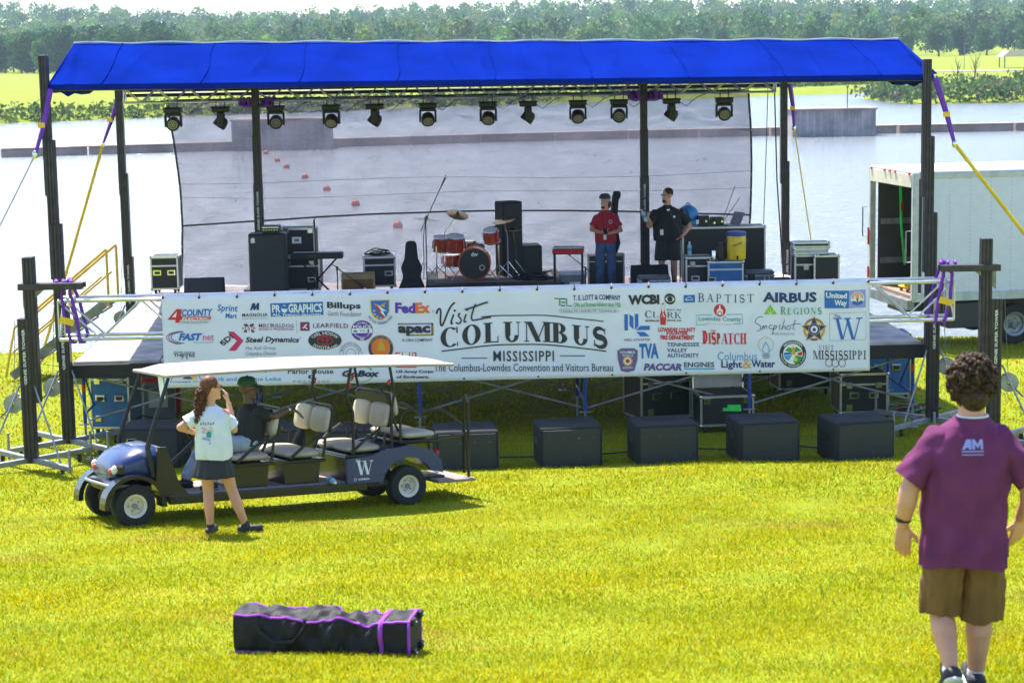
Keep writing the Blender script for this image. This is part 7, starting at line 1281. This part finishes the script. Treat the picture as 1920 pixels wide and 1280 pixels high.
q = MB('black_plastic'); ph = R1.matrix_world; t_ = thing('mobile_phone', 'dark mobile phone held by the man in red', 'phone', (R1.location.x - .02, R1.location.y - .33, DECK + 1.07)); q.box((0, 0, 0), (.075, .012, .15), .2, .005, R(-50)); q.build('phone_body', t_)
t_ = thing('guitar_case_on_back', 'black padded guitar bag worn on the back of the man in red', 'guitar bag', (R1.location.x + .07, R1.location.y + .24, DECK + .62), 0); q = MB('bag_cloth'); q.prism([(-.2, .0), (.16, .0), (.2, .2), (.13, .4), (.16, .55), (.07, .75), (.06, 1.0), (.09, 1.06), (.08, 1.16), (-.04, 1.16), (-.06, 1.06), (-.05, .75), (-.2, .55), (-.17, .4), (-.24, .2)], -.06, .06, 'Y'); o = q.build('padded_body', t_, 50); bv = o.modifiers.new('round', 'BEVEL'); bv.width = .03; bv.segments = 3; t_.rotation_euler = (0, R(8), .3)
fd = (-.8, -.45, -.3)
K1, HC, sh4 = stage_man(1252, 36.4, 'heavy bearded man in black t-shirt and shorts holding a bottle on stage', 'skin', 'shirt_black', 'skirt_black', 1.86, 1.22, fd, ((-.33, -.12, 1.14), (-.36, -.30, 1.26), (-.3, -.3, .8), (.6, -.5, 0), (.3, .3, .9)), ((.40, .06, 1.10), (.26, -.16, .95), (-.7, -.3, -.4), (-.3, .4, -.2), (.3, -.6, .6)), True)
q = MB('hair_dark'); f = Vector((fd[0], fd[1], 0)).normalized(); q.sph(tuple(HC - f * .02 + Vector((0, 0, .05))), (.1, .088, .085), 18, 12, (0, 0, math.atan2(f.y, f.x))); q.sph(tuple(HC + f * .068 + Vector((0, 0, -.105))), (.04, .042, .035)); q.build('hair', K1, 180); glasses(K1, HC, (fd[0], fd[1], -.1), 1.0, 'dark_galv', 'bottle', 'glasses')
q = MB('paper'); q.box((-.12, -.215, 1.02), (.06, .004, .1), .1, .002); q.build('badge', K1); q = MB('cable'); q.tube([(-.12, -.21, 1.07), (-.09, -.2, 1.3), (-.08, -.05, 1.46), (.08, -.05, 1.46), (.03, -.2, 1.3), (-.12, -.21, 1.07)], .004, 5); q.build('lanyard', K1)
printed(K1, sh4, [('printed_logo', 'p_white', lambda q: poly(q, [(.09, 1.27), (.125, 1.27), (.125, 1.31), (.09, 1.31)], lambda a, c: (a, -.5, c)))])
water_bottle('clear water bottle held up by the man in black', (K1.location.x - .42, K1.location.y - .37, DECK + 1.27), (R(8), R(-22), 0), 1.1)
# ------------------------------------------------------------------ haze over the lake and hills
m = bpy.data.materials.new('haze_air'); m.use_nodes = True; t = m.node_tree; t.nodes.clear(); o_ = t.nodes.new('ShaderNodeOutputMaterial'); v_ = t.nodes.new('ShaderNodeVolumePrincipled')
v_.inputs['Color'].default_value = (.58, .77, 1.0, 1); v_.inputs['Density'].default_value = HAZE; t.links.new(v_.outputs[0], o_.inputs['Volume']); MATS['haze_air'] = m
hz = MB('haze_air'); hz.box((0, 1590, 48), (5200, 3300, 108)); struct(tag(hz.build('haze'), 'thin bluish summer haze in the air over the lake', 'haze'), 'stuff')
